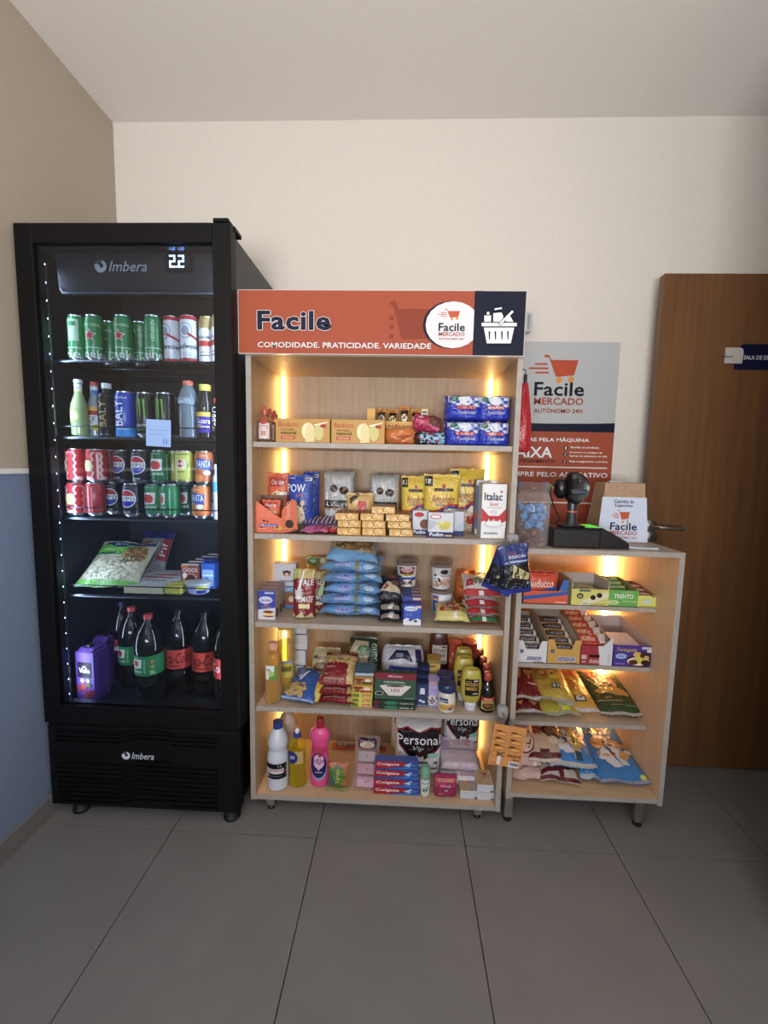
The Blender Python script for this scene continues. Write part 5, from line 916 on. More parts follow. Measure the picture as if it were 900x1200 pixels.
lying('seasoning_pack', 'narrow yellow packet with red emblem leaning against the blue pasta bag', 'packet', 361, 373, 1.548, R4+.004, .15, .03, '#c9b23a', [('e', .5, .6, .4, .12, '#b8322e'), ('r', .1, .78, .9, .9, '#a8906a'), T('YOKI', .25, .57, .75, .63, '#e8d8c8')], tilt=.42, yaw=-.24, wr=.6)
bagpx('macaroni_bag', 'cream bag of macaroni with dark lettering leaning at the back', 'bag', 362, 399, 765, 1.70, R4, .06, '#b9aa84', [('i', 'Macarronese', .08, .68, .92, .80, '#3a2a4a'), ('e', .45, .45, .35, .16, '#6a4a34'), ('r', .1, .0, .9, .26, '#28407a'), ('n', .2, .35, .8, .55, 20, .008, '#9a7a58')], style='round', rot=(-.25, 0, 0))
BEAN = [('r', 0, .86, 1, .97, '#7a1e24'), ('o', .5, .92, .32, .045, '#d8c8c0'), ('e', .5, .92, .30, .038, '#7a1e24'), T('Camil', .32, .895, .68, .945, '#d8c8c0'), ('r', .0, .58, 1, .86, '#b08c54'), ('n', .02, .56, .98, .86, 90, .005, '#c9ab72'), ('e', .6, .72, .2, .05, '#7a4a34'), ('e', .6, .76, .2, .05, '#c0a88c'), ('p', [(0, .04), (.78, .04), (.78, .50), (.4, .60), (0, .56)], '#7d1c24'), ('p', [(.78, .04), (1, .04), (1, .58), (.78, .55)], '#b08c54'), ('n', .8, .04, .98, .56, 50, .005, '#cdb27c'), ('i', 'Feijão', .08, .40, .4, .47, '#c8a8a0'), ('i', 'carioca selecionado', .10, .10, .72, .17, '#c8b0a8'), T('1kg', .06, .22, .2, .27, '#c8a8a0')]
zz = R4
for k in range(3):
    lying('bean_bag', ['lowest', 'middle', 'top'][k]+' dark red bag of beans in the stack of three on the fourth shelf', 'bag', 373+k*.5, 416-k, 1.548+.010*k, zz, .15, [.030, .030, .040][k], '#7d1c24', BEAN, tilt=[.04, .06, .46][k], yaw=-.05, group='dark red bags of beans', wr=.8)
    zz += .028
SPN = ['lowest yellow spice box of the narrow stack', 'second lowest yellow spice box of the narrow stack', 'third yellow spice box of the narrow stack', 'brown and yellow spice box above the three yellow ones', 'tan and yellow spice box near the top of the narrow stack', 'blue and white box on top of the narrow spice stack']
SPC = ['#c9c234', '#c9c234', '#c4bc34', '#c09a3a', '#a8863a', '#2f4a66']
for k in range(6):
    z = R4+[0, .0185, .037, .0555, .0825, .108][k]; hh = [.018, .018, .018, .0265, .025, .020][k]
    it = [('r', .04, .15, .36, .85, '#6a7a2a'), ('r', .52, .2, .92, .75, '#b83a2e'), T('Sazon', .56, .3, .88, .65, '#e8e0c8')] if k < 3 else [('r', .05, .55, .5, .85, '#8a2a2a'), ('e', .72, .5, .16, .3, '#d8cfc0'), ('r', .4, .1, .95, .35, '#a8322e' if k == 3 else '#3a3a2a'), ('n', .1, .1, .5, .5, 8, .004, '#6a4a2a')] if k < 5 else [('r', 0, 0, 1, .55, '#9ab4c4'), ('r', .1, .6, .8, .85, '#1c2f4a')]
    box('spice_box', SPN[k], 'box', [411, 411.5, 412, 412.5, 415, 416][k], [435.5, 436, 436.5, 437, 437.5, 438][k], None, 1.552+[0, 0, 0, .004, .016, .03][k], z, .07, SPC[k], it, h=hh, topc=['#c9c234', '#c9c234', '#c4bc34', '#b8943a', '#a08038', '#4a6a84'][k], group='stacked spice boxes')
bagpx('rice_bag', 'dark bag with green emblem and upright green lettering leaning at the back', 'bag', 405, 444, 753, 1.70, R4, .06, '#2c3a30', [('p', [(.08, .12), (.62, .1), (.66, .92), (.2, .94), (.06, .7)], '#b0a284'), ('e', .5, .74, .2, .12, '#2f6a3c'), ('e', .46, .76, .08, .05, '#4f8a54'), ('p', [(.1, .25), (.55, .25), (.5, .5), (.15, .5)], '#8a5a3c'), ('v', 'Urbano', .68, .3, .92, .88, '#d8dcd0'), ('v', 'Urbano', .70, .31, .90, .87, '#2f7a48')], style='round', rot=(-.2, 0, 0))
FIL = [('r', 0, .76, 1, 1, '#7a1f34'), ('i', 'Melitta', .32, .84, .66, .93, '#d0b4bc'), T('ORIGINAL', .22, .62, .74, .70, '#a8c4a4'), ('p', [(.12, .52), (.26, .56), (.7, .56), (.88, .52), (.64, .16), (.34, .16)], '#c9c4c0'), ('e', .5, .52, .22, .035, '#3a3f3a'), T('103', .40, .30, .60, .41, '#8a3040'), ('o', .12, .24, .10, .07, '#c9c4c0'), ('e', .12, .24, .085, .058, '#173524'), T('BRANCO', .72, .05, .95, .09, '#8fb0a0')]
FLT = [('r', .03, .2, .14, .8, '#7a1f34'), ('e', .42, .5, .16, .42, '#2f7a5c'), T('ORIGINAL 103', .62, .3, .94, .6, '#d8dcd8')]
box('coffee_filter_box', 'flat dark green coffee filter box at the bottom of the filter stack', 'box', 437, 487, None, 1.545, R4, .12, '#122a22', FLT, h=.0165, group='coffee filter boxes')
box('coffee_filter_box', 'flat dark green coffee filter box second from the bottom', 'box', 437, 487.5, None, 1.546, R4+.0168, .12, '#122a22', FLT, h=.0165, group='coffee filter boxes')
box('coffee_filter_box', 'large green and dark red coffee filter box showing a white paper filter', 'box', 438.5, 487.5, None, 1.553, R4+.0337, .035, '#1d4530', FIL, h=.098, rx=-.12, group='coffee filter boxes')
bagpx('sugar_bag', 'white sugar bag with navy print lying behind the coffee filter box', 'bag', 446, 497, 763, 1.66, R4+.045, .07, '#b9bccb', [('p', [(.15, .55), (.32, .85), (.62, .85), (.75, .50), (.5, .62)], '#20284e'), ('r', .8, .5, .95, .88, '#20284e'), ('i', 'açúcar', .34, .62, .52, .8, '#a9b0cc'), ('p', [(.1, .1), (.95, .05), (.95, .35), (.2, .4)], '#3048a0'), ('t', 'CARAVELAS', .2, .16, .85, .28, '#c9d0e8')], style='round', rot=(-.35, 0, 0), wr=1)
plinth = box('plain_carton', 'plain pale carton carrying the white sugar bag behind the filter boxes', 'box', 449, 486, None, 1.64, R4, .12, '#8a8478', None, h=.044)
STR = [('r', .0, .92, 1, 1, '#182550'), ('e', .5, .72, .2, .06, '#c9d0e4'), ('r', .3, .52, .7, .68, '#c9d0e4'), ('e', .35, .25, .14, .05, '#c9d0e4'), ('e', .6, .2, .14, .05, '#c9d0e4'), ('r', .1, .04, .9, .07, '#8fa0cc')]
gq = 'navy starch boxes'
for k in range(3):
    box('starch_box', ['navy and white starch box in front beside the filter boxes', 'navy and white starch box second in the slanting file', 'navy and white starch box at the back, leaning on the sugar bag'][k], 'box', [487.5, 488, 489][k], [501.5, 501, 502][k], None, 1.575+.036*k, R4, .034, '#20305f', STR, h=[.094, .108, .122][k], sidec='#8a94b4', topc='#20284e', group=gq)
box('baby_cereal_box', 'lilac box with a round speckled picture behind the blue-lidded jars', 'box', 501.5, 515, None, 1.577, R4, .06, '#a398d0', [('r', 0, .86, 1, 1, '#b08c98'), ('i', 'Aveia', .2, .64, .8, .7, '#3a3a8a'), ('e', .3, .26, .42, .19, '#d8d2cc'), ('n', .0, .12, .55, .4, 28, .003, '#4a4a54'), ('p', [(.5, .35), (.95, .3), (.9, .38)], '#20306a')], h=.098)
box('starch_box', 'gold topped box behind the lilac box and the blue-lidded jars', 'box', 500.5, 515, None, 1.68, R4, .06, '#b89a4c', [('r', 0, .9, 1, 1, '#8a7a3c'), ('r', .1, .8, .6, .84, '#5a4a2a')], h=.134, topc='#b09040')
JR = [(.026, 0), (.031, .004), (.0325, .012), (.0325, .062), (.029, .074), (.026, .080)]
for k, (px, Y) in enumerate(((524, 1.560), (522.5, 1.635))):
    bottle('mayonnaise_jar', ['white jar with navy lid and gold label in front', 'white jar with navy lid directly behind the front jar'][k], 'jar', px, Y, R4, JR, '#c9c8bc', [('p', [(0, .65), (.55, .6), (.5, 1), (0, 1)], '#24346e'), ('r', .0, .0, 1, .35, '#b8923c'), ('r', .1, .35, .9, .5, '#c9a54a'), T('Hellmanns', .08, .72, .5, .86, '#d8dcec'), ('e', .65, .12, .1, .12, '#5a3a8a')], [(.0325, .078), (.034, .080), (.034, .102), (.0315, .106), (.001, .107)], '#22305f', 'p:', band=(.016, .060, '#d6d2c4', .030), group='white jars with navy lids')
def squeeze(name, lb, px, Y, col, label, items, capc, w_=.036, h=.17, d=.6, grp=None, cap_at_bottom=True):
    t = thing(name, lb, 'bottle', (xat(px, Y-w_*d, R4), Y, R4), group=grp)
    c0 = .028; pr = [(w_*.55, c0), (w_*.80, c0+.006), (w_*.97, c0+.03), (w_, c0+.06), (w_, h-.05), (w_*.95, h-.03), (w_*.86, h-.008), (w_*.70, h), (w_*.55, h-.004), (.001, h-.005)]
    if not cap_at_bottom: pr = [(w_*.92, 0), (w_, .008), (w_, h-.06), (w_*.96, h-.03), (w_*.8, h-.008), (w_*.6, h), (.001, h+.001)]
    m = M(); m.lathe(pr, 'p:'+col, 28, sy=d, fn=lambda a, z: 1+.05*abs(math.sin(2*a))**2); m.build('bottle_body', t, 50)
    if cap_at_bottom: m = M(); m.lathe([(w_*.52, 0), (w_*.56, .002), (w_*.60, .026), (w_*.5, c0+.002)], 'p:'+capc, 24, sy=.9); m.build('cap', t)
    m = M(); S = cyl(w_*1.03, d); z0, z1, hw = label; m.deco(lambda u, v, e: S(u, z0+v, e+.0010), hw*2, z1-z0, items, q=.007); m.build('label_band', t, 50); return t
MUS = [('r', 0, 0, 1, 1, '#1d1a16'), T('MOSTARDA', .06, .60, .94, .80, '#b8923a'), T('AMARELA', .06, .34, .86, .54, '#b8923a'), ('r', .55, .1, .9, .18, '#a8a49c'), ('r', .6, .88, .9, .95, '#c9c4cc'), ('r', .1, .86, .45, .9, '#8a8478')]
squeeze('mustard_bottle', 'yellow mustard squeeze bottle standing on its white cap in front', 552, 1.575, '#a89c2c', (.062, .125, .026), MUS, '#c9ccd8', .039, .155, grp='yellow mustard bottles')
squeeze('mustard_bottle', 'yellow mustard squeeze bottle in the middle, just left of the front one', 543, 1.645, '#a89c2c', (.062, .125, .026), MUS, '#c9ccd8', .039, .168, grp='yellow mustard bottles')
squeeze('mustard_bottle', 'rearmost yellow mustard squeeze bottle, only its top in view', 542.5, 1.715, '#a89c2c', (.062, .125, .026), MUS, '#c9ccd8', .036, .175, grp='yellow mustard bottles')
squeeze('ketchup_bottle', 'dark red ketchup bottle with grey label standing at the back', 514, 1.78, '#4a1c18', (.085, .165, .032), [('r', 0, 0, 1, 1, '#b4b0aa'), T('KETCHUP', .1, .62, .9, .80, '#5a2420'), T('PICANTE', .1, .36, .86, .54, '#5a2420'), ('r', .6, .88, .94, .94, '#2a2422'), ('r', .6, .1, .9, .16, '#4a4440')], '#5a1c18', .042, .215, d=.55)
t = thing('sauce_jar', 'orange red round jar behind the mustard bottles', 'jar', (xat(530, 1.80, R4), 1.80, R4)); m = M(); m.lathe([(.03, 0), (.034, .01), (.034, .12), (.03, .13)], 'p:#a8442e', 20); m.build('jar_body', t); m = M(); m.lathe([(.032, .13), (.033, .165), (.001, .167)], 'p:#b0402c', 20); m.build('lid', t); m = M(); m.deco(cyl(.034), .05, .12, [('r', .1, .5, .9, .9, '#c86a4a'), ('e', .5, .85, .12, .05, '#4a1c18')], q=.006); m.build('label_band', t, 50)
t = thing('sauce_jar', 'orange red round jar behind the rear mustard bottle by the light strip', 'jar', (xat(549, 1.81, R4), 1.81, R4)); m = M(); m.lathe([(.03, 0), (.034, .01), (.034, .12), (.03, .13)], 'p:#a8442e', 20); m.build('jar_body', t); m = M(); m.lathe([(.032, .13), (.033, .165), (.001, .167)], 'p:#8a2420', 20); m.build('lid', t)
SAU = [(.022, 0), (.0265, .003), (.027, .01), (.027, .075), (.022, .095), (.012, .112), (.011, .128)]
for k, (px, Y) in enumerate(((571.5, 1.570), (570, 1.635), (566.5, 1.70), (562.5, 1.775))):
    bottle('sauce_bottle', f'dark soy sauce bottle with red cap at the right, {ordn(k)} from the front', 'bottle', px, Y, R4, SAU, '#15120c', [('r', 0, .7, 1, 1, '#a8272c'), ('i', 'Shoyu', .2, .74, .8, .94, '#e0d0c8'), ('r', 0, .0, 1, .7, '#a8924a'), ('e', .5, .3, .38, .26, '#3a2018'), ('e', .5, .34, .25, .15, '#7a5038')], [(.013, .118), (.0145, .12), (.0145, .143), (.012, .147), (.001, .148)], '#a03a34', 'l:', band=(.014, .062, '#a8924a', .026), group='dark soy sauce bottles')
# =================================================================== BOTTOM SHELF
BL = [(.030, 0), (.040, .004), (.041, .012), (.0395, .022), (.041, .032), (.0395, .042), (.041, .052), (.041, .110), (.040, .125), (.036, .146), (.0325, .155), (.036, .163), (.0385, .175), (.036, .198), (.026, .222), (.0165, .236), (.015, .244)]
BLL = [('r', 0, 0, 1, 1, '#16161c'), ('r', .0, .36, .86, .68, '#c9ccd4'), ('t', 'suprema', .03, .40, .82, .66, '#a82a34'), ('i', 'Água Sanitária', .2, .14, .78, .28, '#8f8ac4'), ('e', .12, .2, .08, .1, '#c9ccd4'), T('1L', .62, .8, .8, .92, '#c9ccd4'), ('r', .90, .1, .97, .9, '#5a2a34'), ('e', .935, .75, .025, .05, '#3a8a4a'), ('e', .935, .5, .025, .05, '#b8323a')]
bottle('bleach_bottle', 'white ribbed bleach bottle with navy cap and black label in front', 'bottle', 322.5, 1.575, R5, BL, '#c3cbdc', BLL, [(.0175, .236), (.0185, .24), (.018, .262), (.001, .263)], '#28388e', 'p:', band=(.052, .112, '#16161c', .045))
bottle('bleach_bottle', 'white bottle hidden behind the bleach bottle at the back left', 'bottle', 334, 1.68, R5, BL, '#d0b8a8', None, [(.0175, .236), (.0185, .24), (.018, .262), (.001, .263)], '#c9a890', 'p:')
DT = [(.026, 0), (.033, .004), (.033, .03), (.030, .06), (.033, .09), (.033, .13), (.034, .155), (.031, .172), (.022, .186), (.013, .192), (.012, .197)]
t = bottle('detergent_bottle', 'clear bottle of yellow dish detergent with blue and white cap', 'bottle', 346, 1.585, R5, DT, '#d8c43a', [('e', .2, .5, .42, .52, '#27307a'), ('t', 'ypê', .05, .3, .42, .7, '#d8dcec')], [(.0145, .196), (.015, .211), (.008, .213), (.007, .224), (.001, .225)], '#2a3f94', 'g:', sy=.75, band=(.098, .148, '#b8a060', .030), liquid=('#c9b020', .150))
m = M(); m.lathe([(.009, .213), (.010, .222), (.006, .230), (.001, .231)], 'p:#d4d8e4', 14); m.build('push_top', t)
t = thing('cleaner_bottle', 'bright pink cleaner bottle with red cap and oval blue label', 'bottle', (xat(373, 1.56, R5), 1.59, R5))
m = M(); m.lathe([(.030, 0), (.036, .004), (.037, .03), (.036, .09), (.033, .14), (.030, .172), (.032, .178), (.038, .192), (.039, .205), (.035, .222), (.022, .234), (.013, .238)], 'p:#e0408c', 28, sy=.62); m.build('bottle_body', t, 50)
m = M(); m.lathe([(.013, .236), (.0155, .240), (.0165, .262), (.013, .273), (.001, .275)], 'p:#9a1430', 20); m.build('cap', t)
m = M(); S = cyl(.0368, .62); m.deco(lambda u, v, e: S(u, .03+v, e+.0008), .064, .135, [('r', .05, .80, .95, 1.0, '#b8305c'), ('e', .5, .40, .50, .40, '#8a94c0'), ('e', .48, .46, .50, .38, '#20265e'), ('e', .5, .58, .34, .22, '#d8a8c8'), ('p', [(.25, .50), (.75, .50), (.5, .30)], '#d8a8c8'), ('i', 'VEJA', .16, .48, .86, .66, '#20265e'), ('e', .56, .76, .1, .045, '#b02040'), T('multiuso', .3, .24, .7, .29, '#c9cce4')], q=.006); m.build('label_band', t, 50)
# toothbrush pack
p0, p1 = xat(389, 1.80, R5), xat(452, 1.80, R5)
t = thing('toothbrush_pack', 'red and clear toothbrush pack lying at the back of the bottom shelf', 'toothbrush', (p0, 1.80, R5), (0, 0, -.03)); W_ = p1-p0
m = M(); m.box(0, 0, 0, W_, .032, .012, 'c:#b8452f', .004); m.build('card_base', t); m = M(); m.box(.012, .003, .012, W_-.012, .029, .020, 'g:#c9c4c4', .004); m.build('clear_blister', t); m = M(); m.box(.03, .008, .012, .062, .024, .018, 'p:#d8d8dc', .002); m.box(.062, .013, .012, W_-.03, .019, .017, 'p:#a83a34', .002); m.box(.036, .006, .0185, .054, .022, .0195, 'p:#3a5a9a'); m.build('toothbrush', t)
bagpx('sponge_pack', 'green and orange wrapped kitchen sponge standing at the front', 'sponge', 383, 408, 898, 1.545, R5, .028, '#6a6a34', [('r', 0, .84, 1, 1, '#a8542c'), ('p', [(.6, .3), (1, .2), (1, .9), (.8, .9)], '#a8602e'), ('e', .5, .58, .40, .34, '#3f6a2c'), ('e', .55, .58, .3, .26, '#5a7a30'), ('v', 'Esponja', .38, .35, .62, .8, '#c9b23a'), ('e', .2, .4, .12, .16, '#3a5a6a'), ('r', 0, .0, 1, .16, '#8a8a5c')], wr=.7, rot=(-.1, 0, 0))
# soap multipack, leaning
t = thing('soap_pack', 'tall clear-wrapped pack of pink soaps with a purple top, leaning back', 'soap', (xat(427, 1.545, R5), 1.548, R5+.019), (-.50, 0, -.03))
wS = .082
for k in range(3): m = M(); m.box(-wS/2+.005, .003, .004+k*.043, wS/2-.005, .034, .044+k*.043, 'f:#b8849c' if k < 2 else 'f:#a89aa4', .006); m.deco(flat(.003), wS-.012, .04, [('r', .05, .06+(.004+k*.043)/.04, .95, .9+(.004+k*.043)/.04, '#c090a8' if k < 2 else '#b8a8b0'), ('p', [(.45, .5+(.004+k*.043)/.04), (.6, .42+(.004+k*.043)/.04), (.58, .56+(.004+k*.043)/.04)], '#3a2438')], q=.3); m.build('soap_bar', t)
m = M(); m.box(-wS/2+.004, .002, .134, wS/2-.004, .032, .172, 'f:#3a2450', .008); m.deco(flat(.002), wS, .038, [('e', .5, 3.9, .35, .3, '#c9b86a'), ('e', .5, 3.9, .28, .22, '#b8a8a0'), ('i', 'Lux', .3, 4.05, .7, 4.3, '#c9a8d0')], q=.3); m.build('purple_wrapper', t)
m = M(); bagmesh(m, wS+.016, .185, .05, 'g:#d8ccd0', 3.3, 'pillow', wr=1.5); m.v = [(x, y+.018, z-.004) for x, y, z in m.v]; m.build('clear_wrapping', t, 60)
for k in range(4):
    Yk = 1.552+[0, .002, .012, .022][k]
    box('toothpaste_box', ['lowest', 'second', 'third', 'topmost'][k]+' red and blue toothpaste box in the stack of four', 'box', 437.5+k*.7, 491-k*.3, None, Yk, R5+k*.0298, .034, '#20379a', [('p', [(0, 0), (0, 1), (.62, 1), (.78, .5), (.50, .22), (.3, .06)], '#a31d2c'), ('p', [(0, 0), (.3, .02), (.6, .18), (.9, .5), (1, .3), (1, 0)], '#3a78c0'), ('p', [(.66, .5), (.85, .95), (.8, .3)], '#a8c8e0'), ('t', 'Colgate', .045, .34, .56, .80, '#e4dce0'), ('r', .80, .55, .98, .7, '#6a7ac0'), ('r', .80, .2, .98, .32, '#2a3a8a')], h=.0292, group='stacked toothpaste boxes', topc='#4a5ca4', yaw=[0, .02, -.02, .01][k])
t = bottle('deodorant_bottle', 'white roll-on deodorant with pale green cap beside the toothpaste', 'bottle', 498, 1.560, R5, [(.014, 0), (.017, .003), (.0175, .03), (.019, .055), (.018, .068), (.0165, .072)], '#c9d4d4', [('i', 'Rexona', .1, .78, .9, .92, '#1c2c34'), ('p', [(.2, .3), (.4, .6), (.5, .45), (.8, .7), (.7, .3), (.5, .15)], '#3a5a58'), ('e', .5, .35, .35, .15, '#a8c4b4')], [(.018, .070), (.0195, .074), (.0195, .100), (.015, .116), (.001, .119)], '#6fa58c', 'p:', band=(.010, .068, '#c9d4d4', .017))
bagpx('pads_pack', 'crimson and pink pack of sanitary pads between deodorant and soap boxes', 'pack', 508, 535.5, 911.5, 1.548, R5, .04, '#a02860', [('r', .03, .82, .97, .93, '#b8702e'), ('r', .03, .0, .97, .82, '#8f2050'), ('r', .03, .55, 1, .8, '#b03a6e'), T('intimus', .28, .56, .72, .66, '#e0b8c8'), ('p', [(.42, .46), (.5, .38), (.62, .48), (.52, .30)], '#8fb8d8'), ('r', .2, .2, .4, .23, '#d08aa4')], style='block', wr=.5)
WIP = [('r', 0, .52, 1, 1, '#c9b8c8'), ('t', 'HUGGIES', .36, .60, .82, .76, '#b0405a'), ('o', .15, .6, .12, .15, '#a890b4'), ('r', .05, .44, .95, .47, '#8a7a94'), ('e', .75, .8, .1, .08, '#b89aa8')]
lying('wipes_pack', 'upper pink and white pack of wet wipes behind the soap boxes', 'wipes', 517, 562, 1.62, R5+.045, .15, .045, '#b8a8b8', WIP, tilt=.25, wr=.5, group='packs of wet wipes', style='block')
lying('wipes_pack', 'lower white pack of wet wipes with red lettering along its front edge', 'wipes', 516, 568, 1.60, R5, .15, .045, '#c4bccb', [('r', 0, 0, 1, .3, '#cfc8d6'), ('t', 'HUGGIES', .45, .05, .75, .2, '#a8304e'), ('o', .32, .12, .06, .06, '#8a94b8'), ('r', .02, .3, .98, .33, '#8a6a9a')], tilt=.06, wr=.5, group='packs of wet wipes', style='block')
TPP = [('p', [(.04, .82), (.25, .86), (.5, .80), (.75, .86), (.97, .84), (.96, .5), (.85, .42), (.7, .32), (.55, .22), (.42, .22), (.2, .42), (.08, .55)], '#8a2030'), ('p', [(.06, .80), (.25, .84), (.5, .78), (.75, .84), (.96, .82), (.95, .52), (.84, .44), (.7, .34), (.55, .25), (.42, .25), (.22, .44), (.1, .56)], '#16141c'), ('t', 'Personal', .05, .56, .95, .74, '#dcdce4'), ('i', 'Vip', .38, .42, .6, .53, '#a8b4bc'), ('p', [(.40, .20), (.62, .22), (.60, .34), (.52, .32), (.46, .36)], '#c9ccd4'), ('e', .80, .36, .12, .05, '#8ac0b0'), ('r', .3, .20, .7, .24, '#4a4e5c'), ('r', .12, .10, .9, .13, '#5a5e6c'), ('t', '4', .13, .25, .18, .31, '#5a2a44'), ('o', .155, .28, .06, .05, '#5a2a44'), ('e', .155, .28, .052, .043, '#d0d2da'), ('t', '4', .135, .255, .175, .305, '#5a2a44'), ('e', .86, .22, .05, .025, '#5a6478')]
gt = 'packs of toilet paper'
TPP = [(a[0], [(u, v+.07) for u, v in a[1]], a[2]) if a[0] == 'p' else (a[:2]+(a[2], a[3]+.07, a[4], a[5]+.07, a[6]) if a[0] in 'ti' else a[:2]+(a[2]+.07, a[3], a[4]+(.07 if a[0] == 'r' else 0), a[5])) for a in TPP]
cx, w_, h_ = place(463, 517, 841, 1.62, R5)
bag('toilet_paper_pack', 'white and black toilet paper pack in front, whole lettering visible', 'toilet paper', (cx, 1.712, R5), w_*1.05, .222, .12, '#d4d6de', TPP, style='block', group=gt, wr=.4)
cx, w_, h_ = place(519, 562, 841, 1.72, R5)
bag('toilet_paper_pack', 'white and black toilet paper pack behind and right of the front one', 'toilet paper', (cx, 1.79, R5+.048), w_*1.03, .210, .12, '#c9ccd6', TPP, style='block', group=gt, wr=.4)
cx, w_, h_ = place(454, 480, 841, 1.77, R5)
bag('toilet_paper_pack', 'toilet paper pack mostly hidden at the left behind the front pack', 'toilet paper', (cx+.05, 1.81, R5+.03), .17, .215, .10, '#c9c2bc', TPP, style='block', group=gt, wr=.4)
SBX = [('r', .8, .1, .95, .3, '#3a4a6a'), ('r', .1, .75, .5, .8, '#9aa0ac')]
gsb = 'small white soap boxes at the right of the bottom shelf'
STOP = [('p', [(.0, .0), (.3, .0), (.9, .95), (.2, .95)], '#b89a6a'), ('n', .1, .1, .9, .9, 16, .004, '#8a7a9a'), ('e', .6, .7, .12, .08, '#8a3a44')]
box('soap_box', 'single white soap box at the left with a gold patterned top', 'soap', 539, 560, None, 1.548, R5, .085, '#bcc0cc', SBX, h=.032, topc='#a89a8c', topd=STOP, group=gsb, rx=.0)
box('soap_box', 'lower white soap box of the right hand pair', 'soap', 559, 579, None, 1.545, R5, .085, '#bcc0cc', SBX, h=.030, topc='#a89a8c', group=gsb)
box('soap_box', 'upper white soap box of the right hand pair with gold patterned top', 'soap', 559, 578.5, None, 1.546, R5+.0304, .085, '#c4c8d4', SBX, h=.030, topc='#b8a48c', topd=STOP, group=gsb)
# razor card hanging from the lower bracket
a, b_ = at(570, 895, 1.45), at(609, 845, 1.45)
t = thing('razor_card', 'orange card of razors hanging in the gap between the shelf and counter', 'razor card', (a.x+.003, 1.445, a.z+.004), (.0, .12, 0))
W_, H_ = .112, .150
m = M(); m.box(0, -.001, 0, W_, .001, H_, 'c:#c9853a'); m.build('card', t, 0)
m = M(); it = [('o', .16, .29, .14, .07, '#7a2018'), ('e', .16, .29, .125, .06, '#cf8a3c'), ('t', 'BIC', .22, .24, .46, .34, '#16120e'), ('t', 'SENSITIVE', .54, .25, .96, .31, '#16120e'), ('t', 'Shaver', .74, .18, .94, .22, '#16120e'), ('p', [(.24, .05), (.36, .03), (.36, .24), (.26, .25)], '#c9ccd4'), ('r', .62, .01, .94, .15, '#c9ccd4'), ('t', 'PELE SENSÍVEL', .06, .05, .24, .08, '#7a2018')]
it += [('r', .66+.026*i, .05, .674+.026*i+.004*(i % 2), .13, '#33343c') for i in range(10)]
for i in range(3):
    for j in range(2): x_, z_ = .08+j*.46, .80-i*.17; it += [('o', x_+.18, z_, .19, .045, '#8a5220'), ('e', x_+.18, z_, .175, .034, '#d9984c'), ('r', x_, z_+.055, x_+.16, z_+.075, '#2a1a10')]
m.deco(lambda u, v, e: (W_/2+u, -.001-e, v), W_, H_, it, q=.3); m.build('print', t, 0)
m = M(); m.tube([(W_/2, 0, H_-.006), (W_/2-.01, .0, H_+.012)], .0015, 'p:#77787c'); m.build('hanging_loop', t)
# =================================================================== COUNTER, TOP SHELF
K1, K2, K3, K4, KT = CS[0]+.0006, CS[1]+.0006, CS[2]+.0006, CS[3]+.0006, CZ1+.0005
t = tray('wafer_display', 'orange and blue open display box at the left of the counter top shelf', 'box', 613, 665, 697, 1.640, K1, .11, .10, '#cf4a1e', '#b9856a', [('p', [(0, .25), (1, .75), (1, 1.0), (.0, .55)], '#2a5aa8'), ('r', .72, .1, .96, .16, '#e0d8d0')], slope=.6, hf=.050, sidec='#b8502a')
w_ = t['_w']; m = M(); m.prism([(w_/2-.035, .05), (w_/2, .05), (w_/2, .095), (w_/2-.02, .092)], 0, .0015, 'c:#2a62b0'); m.build('corner_flap', t, 0)
WAF = [('r', 0, 0, 1, .26, '#2a56a8'), ('p', [(0, .2), (1, .30), (1, .55), (0, .3)], '#2a56a8'), ('n', .05, .05, .6, .2, 6, .010, '#3a2018'), ('i', 'Bauducco', .02, .50, .86, .78, '#e4d8d0'), T('wafer', .5, .34, .8, .40, '#e4d8d0')]
bag('wafer_bag', 'orange and blue wafer pack standing first inside the orange display box', 'snack pack', (t.location.x-.012, 1.665, K1+.004), w_*.80, .105, .02, '#cf4420', WAF, rot=(-.12, 0, 0), group='wafer packs in the orange display box', wr=.5)
bag('wafer_bag', 'orange and blue wafer pack behind the first one in the orange box', 'snack pack', (t.location.x-.008, 1.695, K1+.004), w_*.80, .108, .02, '#cf4420', WAF, rot=(-.12, 0, 0), group='wafer packs in the orange display box', wr=.5)
t = tray('biscuit_display', 'pale yellow display box with a striped cream design, left of the green box', 'box', 669, 712.5, 690.5, 1.634, K1, .13, .095, '#c9c458', '#b4aca4', [('p', [(.20, .0), (.32, .35), (.9, .85), (1, .8), (1, .55), (.75, .3), (.5, .05)], '#d4d4b0'), ('e', .58, .50, .075, .15, '#33231c'), ('e', .75, .64, .075, .15, '#33231c'), ('e', .23, .58, .09, .17, '#1f2420'), ('t', 'GO', .18, .48, .28, .66, '#d4d4b0'), ('r', .2, .86, .5, .96, '#2a4a7a'), ('i', 'recheado', .3, .08, .46, .2, '#8a8a3a'), ('r', .5, .08, .9, .12, '#8a8a3a')], slope=1, sidec='#b8b48c')
for k in range(3): m = 0; bag('cookie_pack', f'pale wrapped biscuit pack inside the yellow display box, {ordn(k)} from the front', 'snack pack', (t.location.x, 1.665+.032*k, K1+.003), .085, .055, .028, '#b8b08a', [('r', .1, .3, .9, .7, '#8a7a4a')], group='biscuit packs in the yellow box', rot=(-.2, 0, 0))
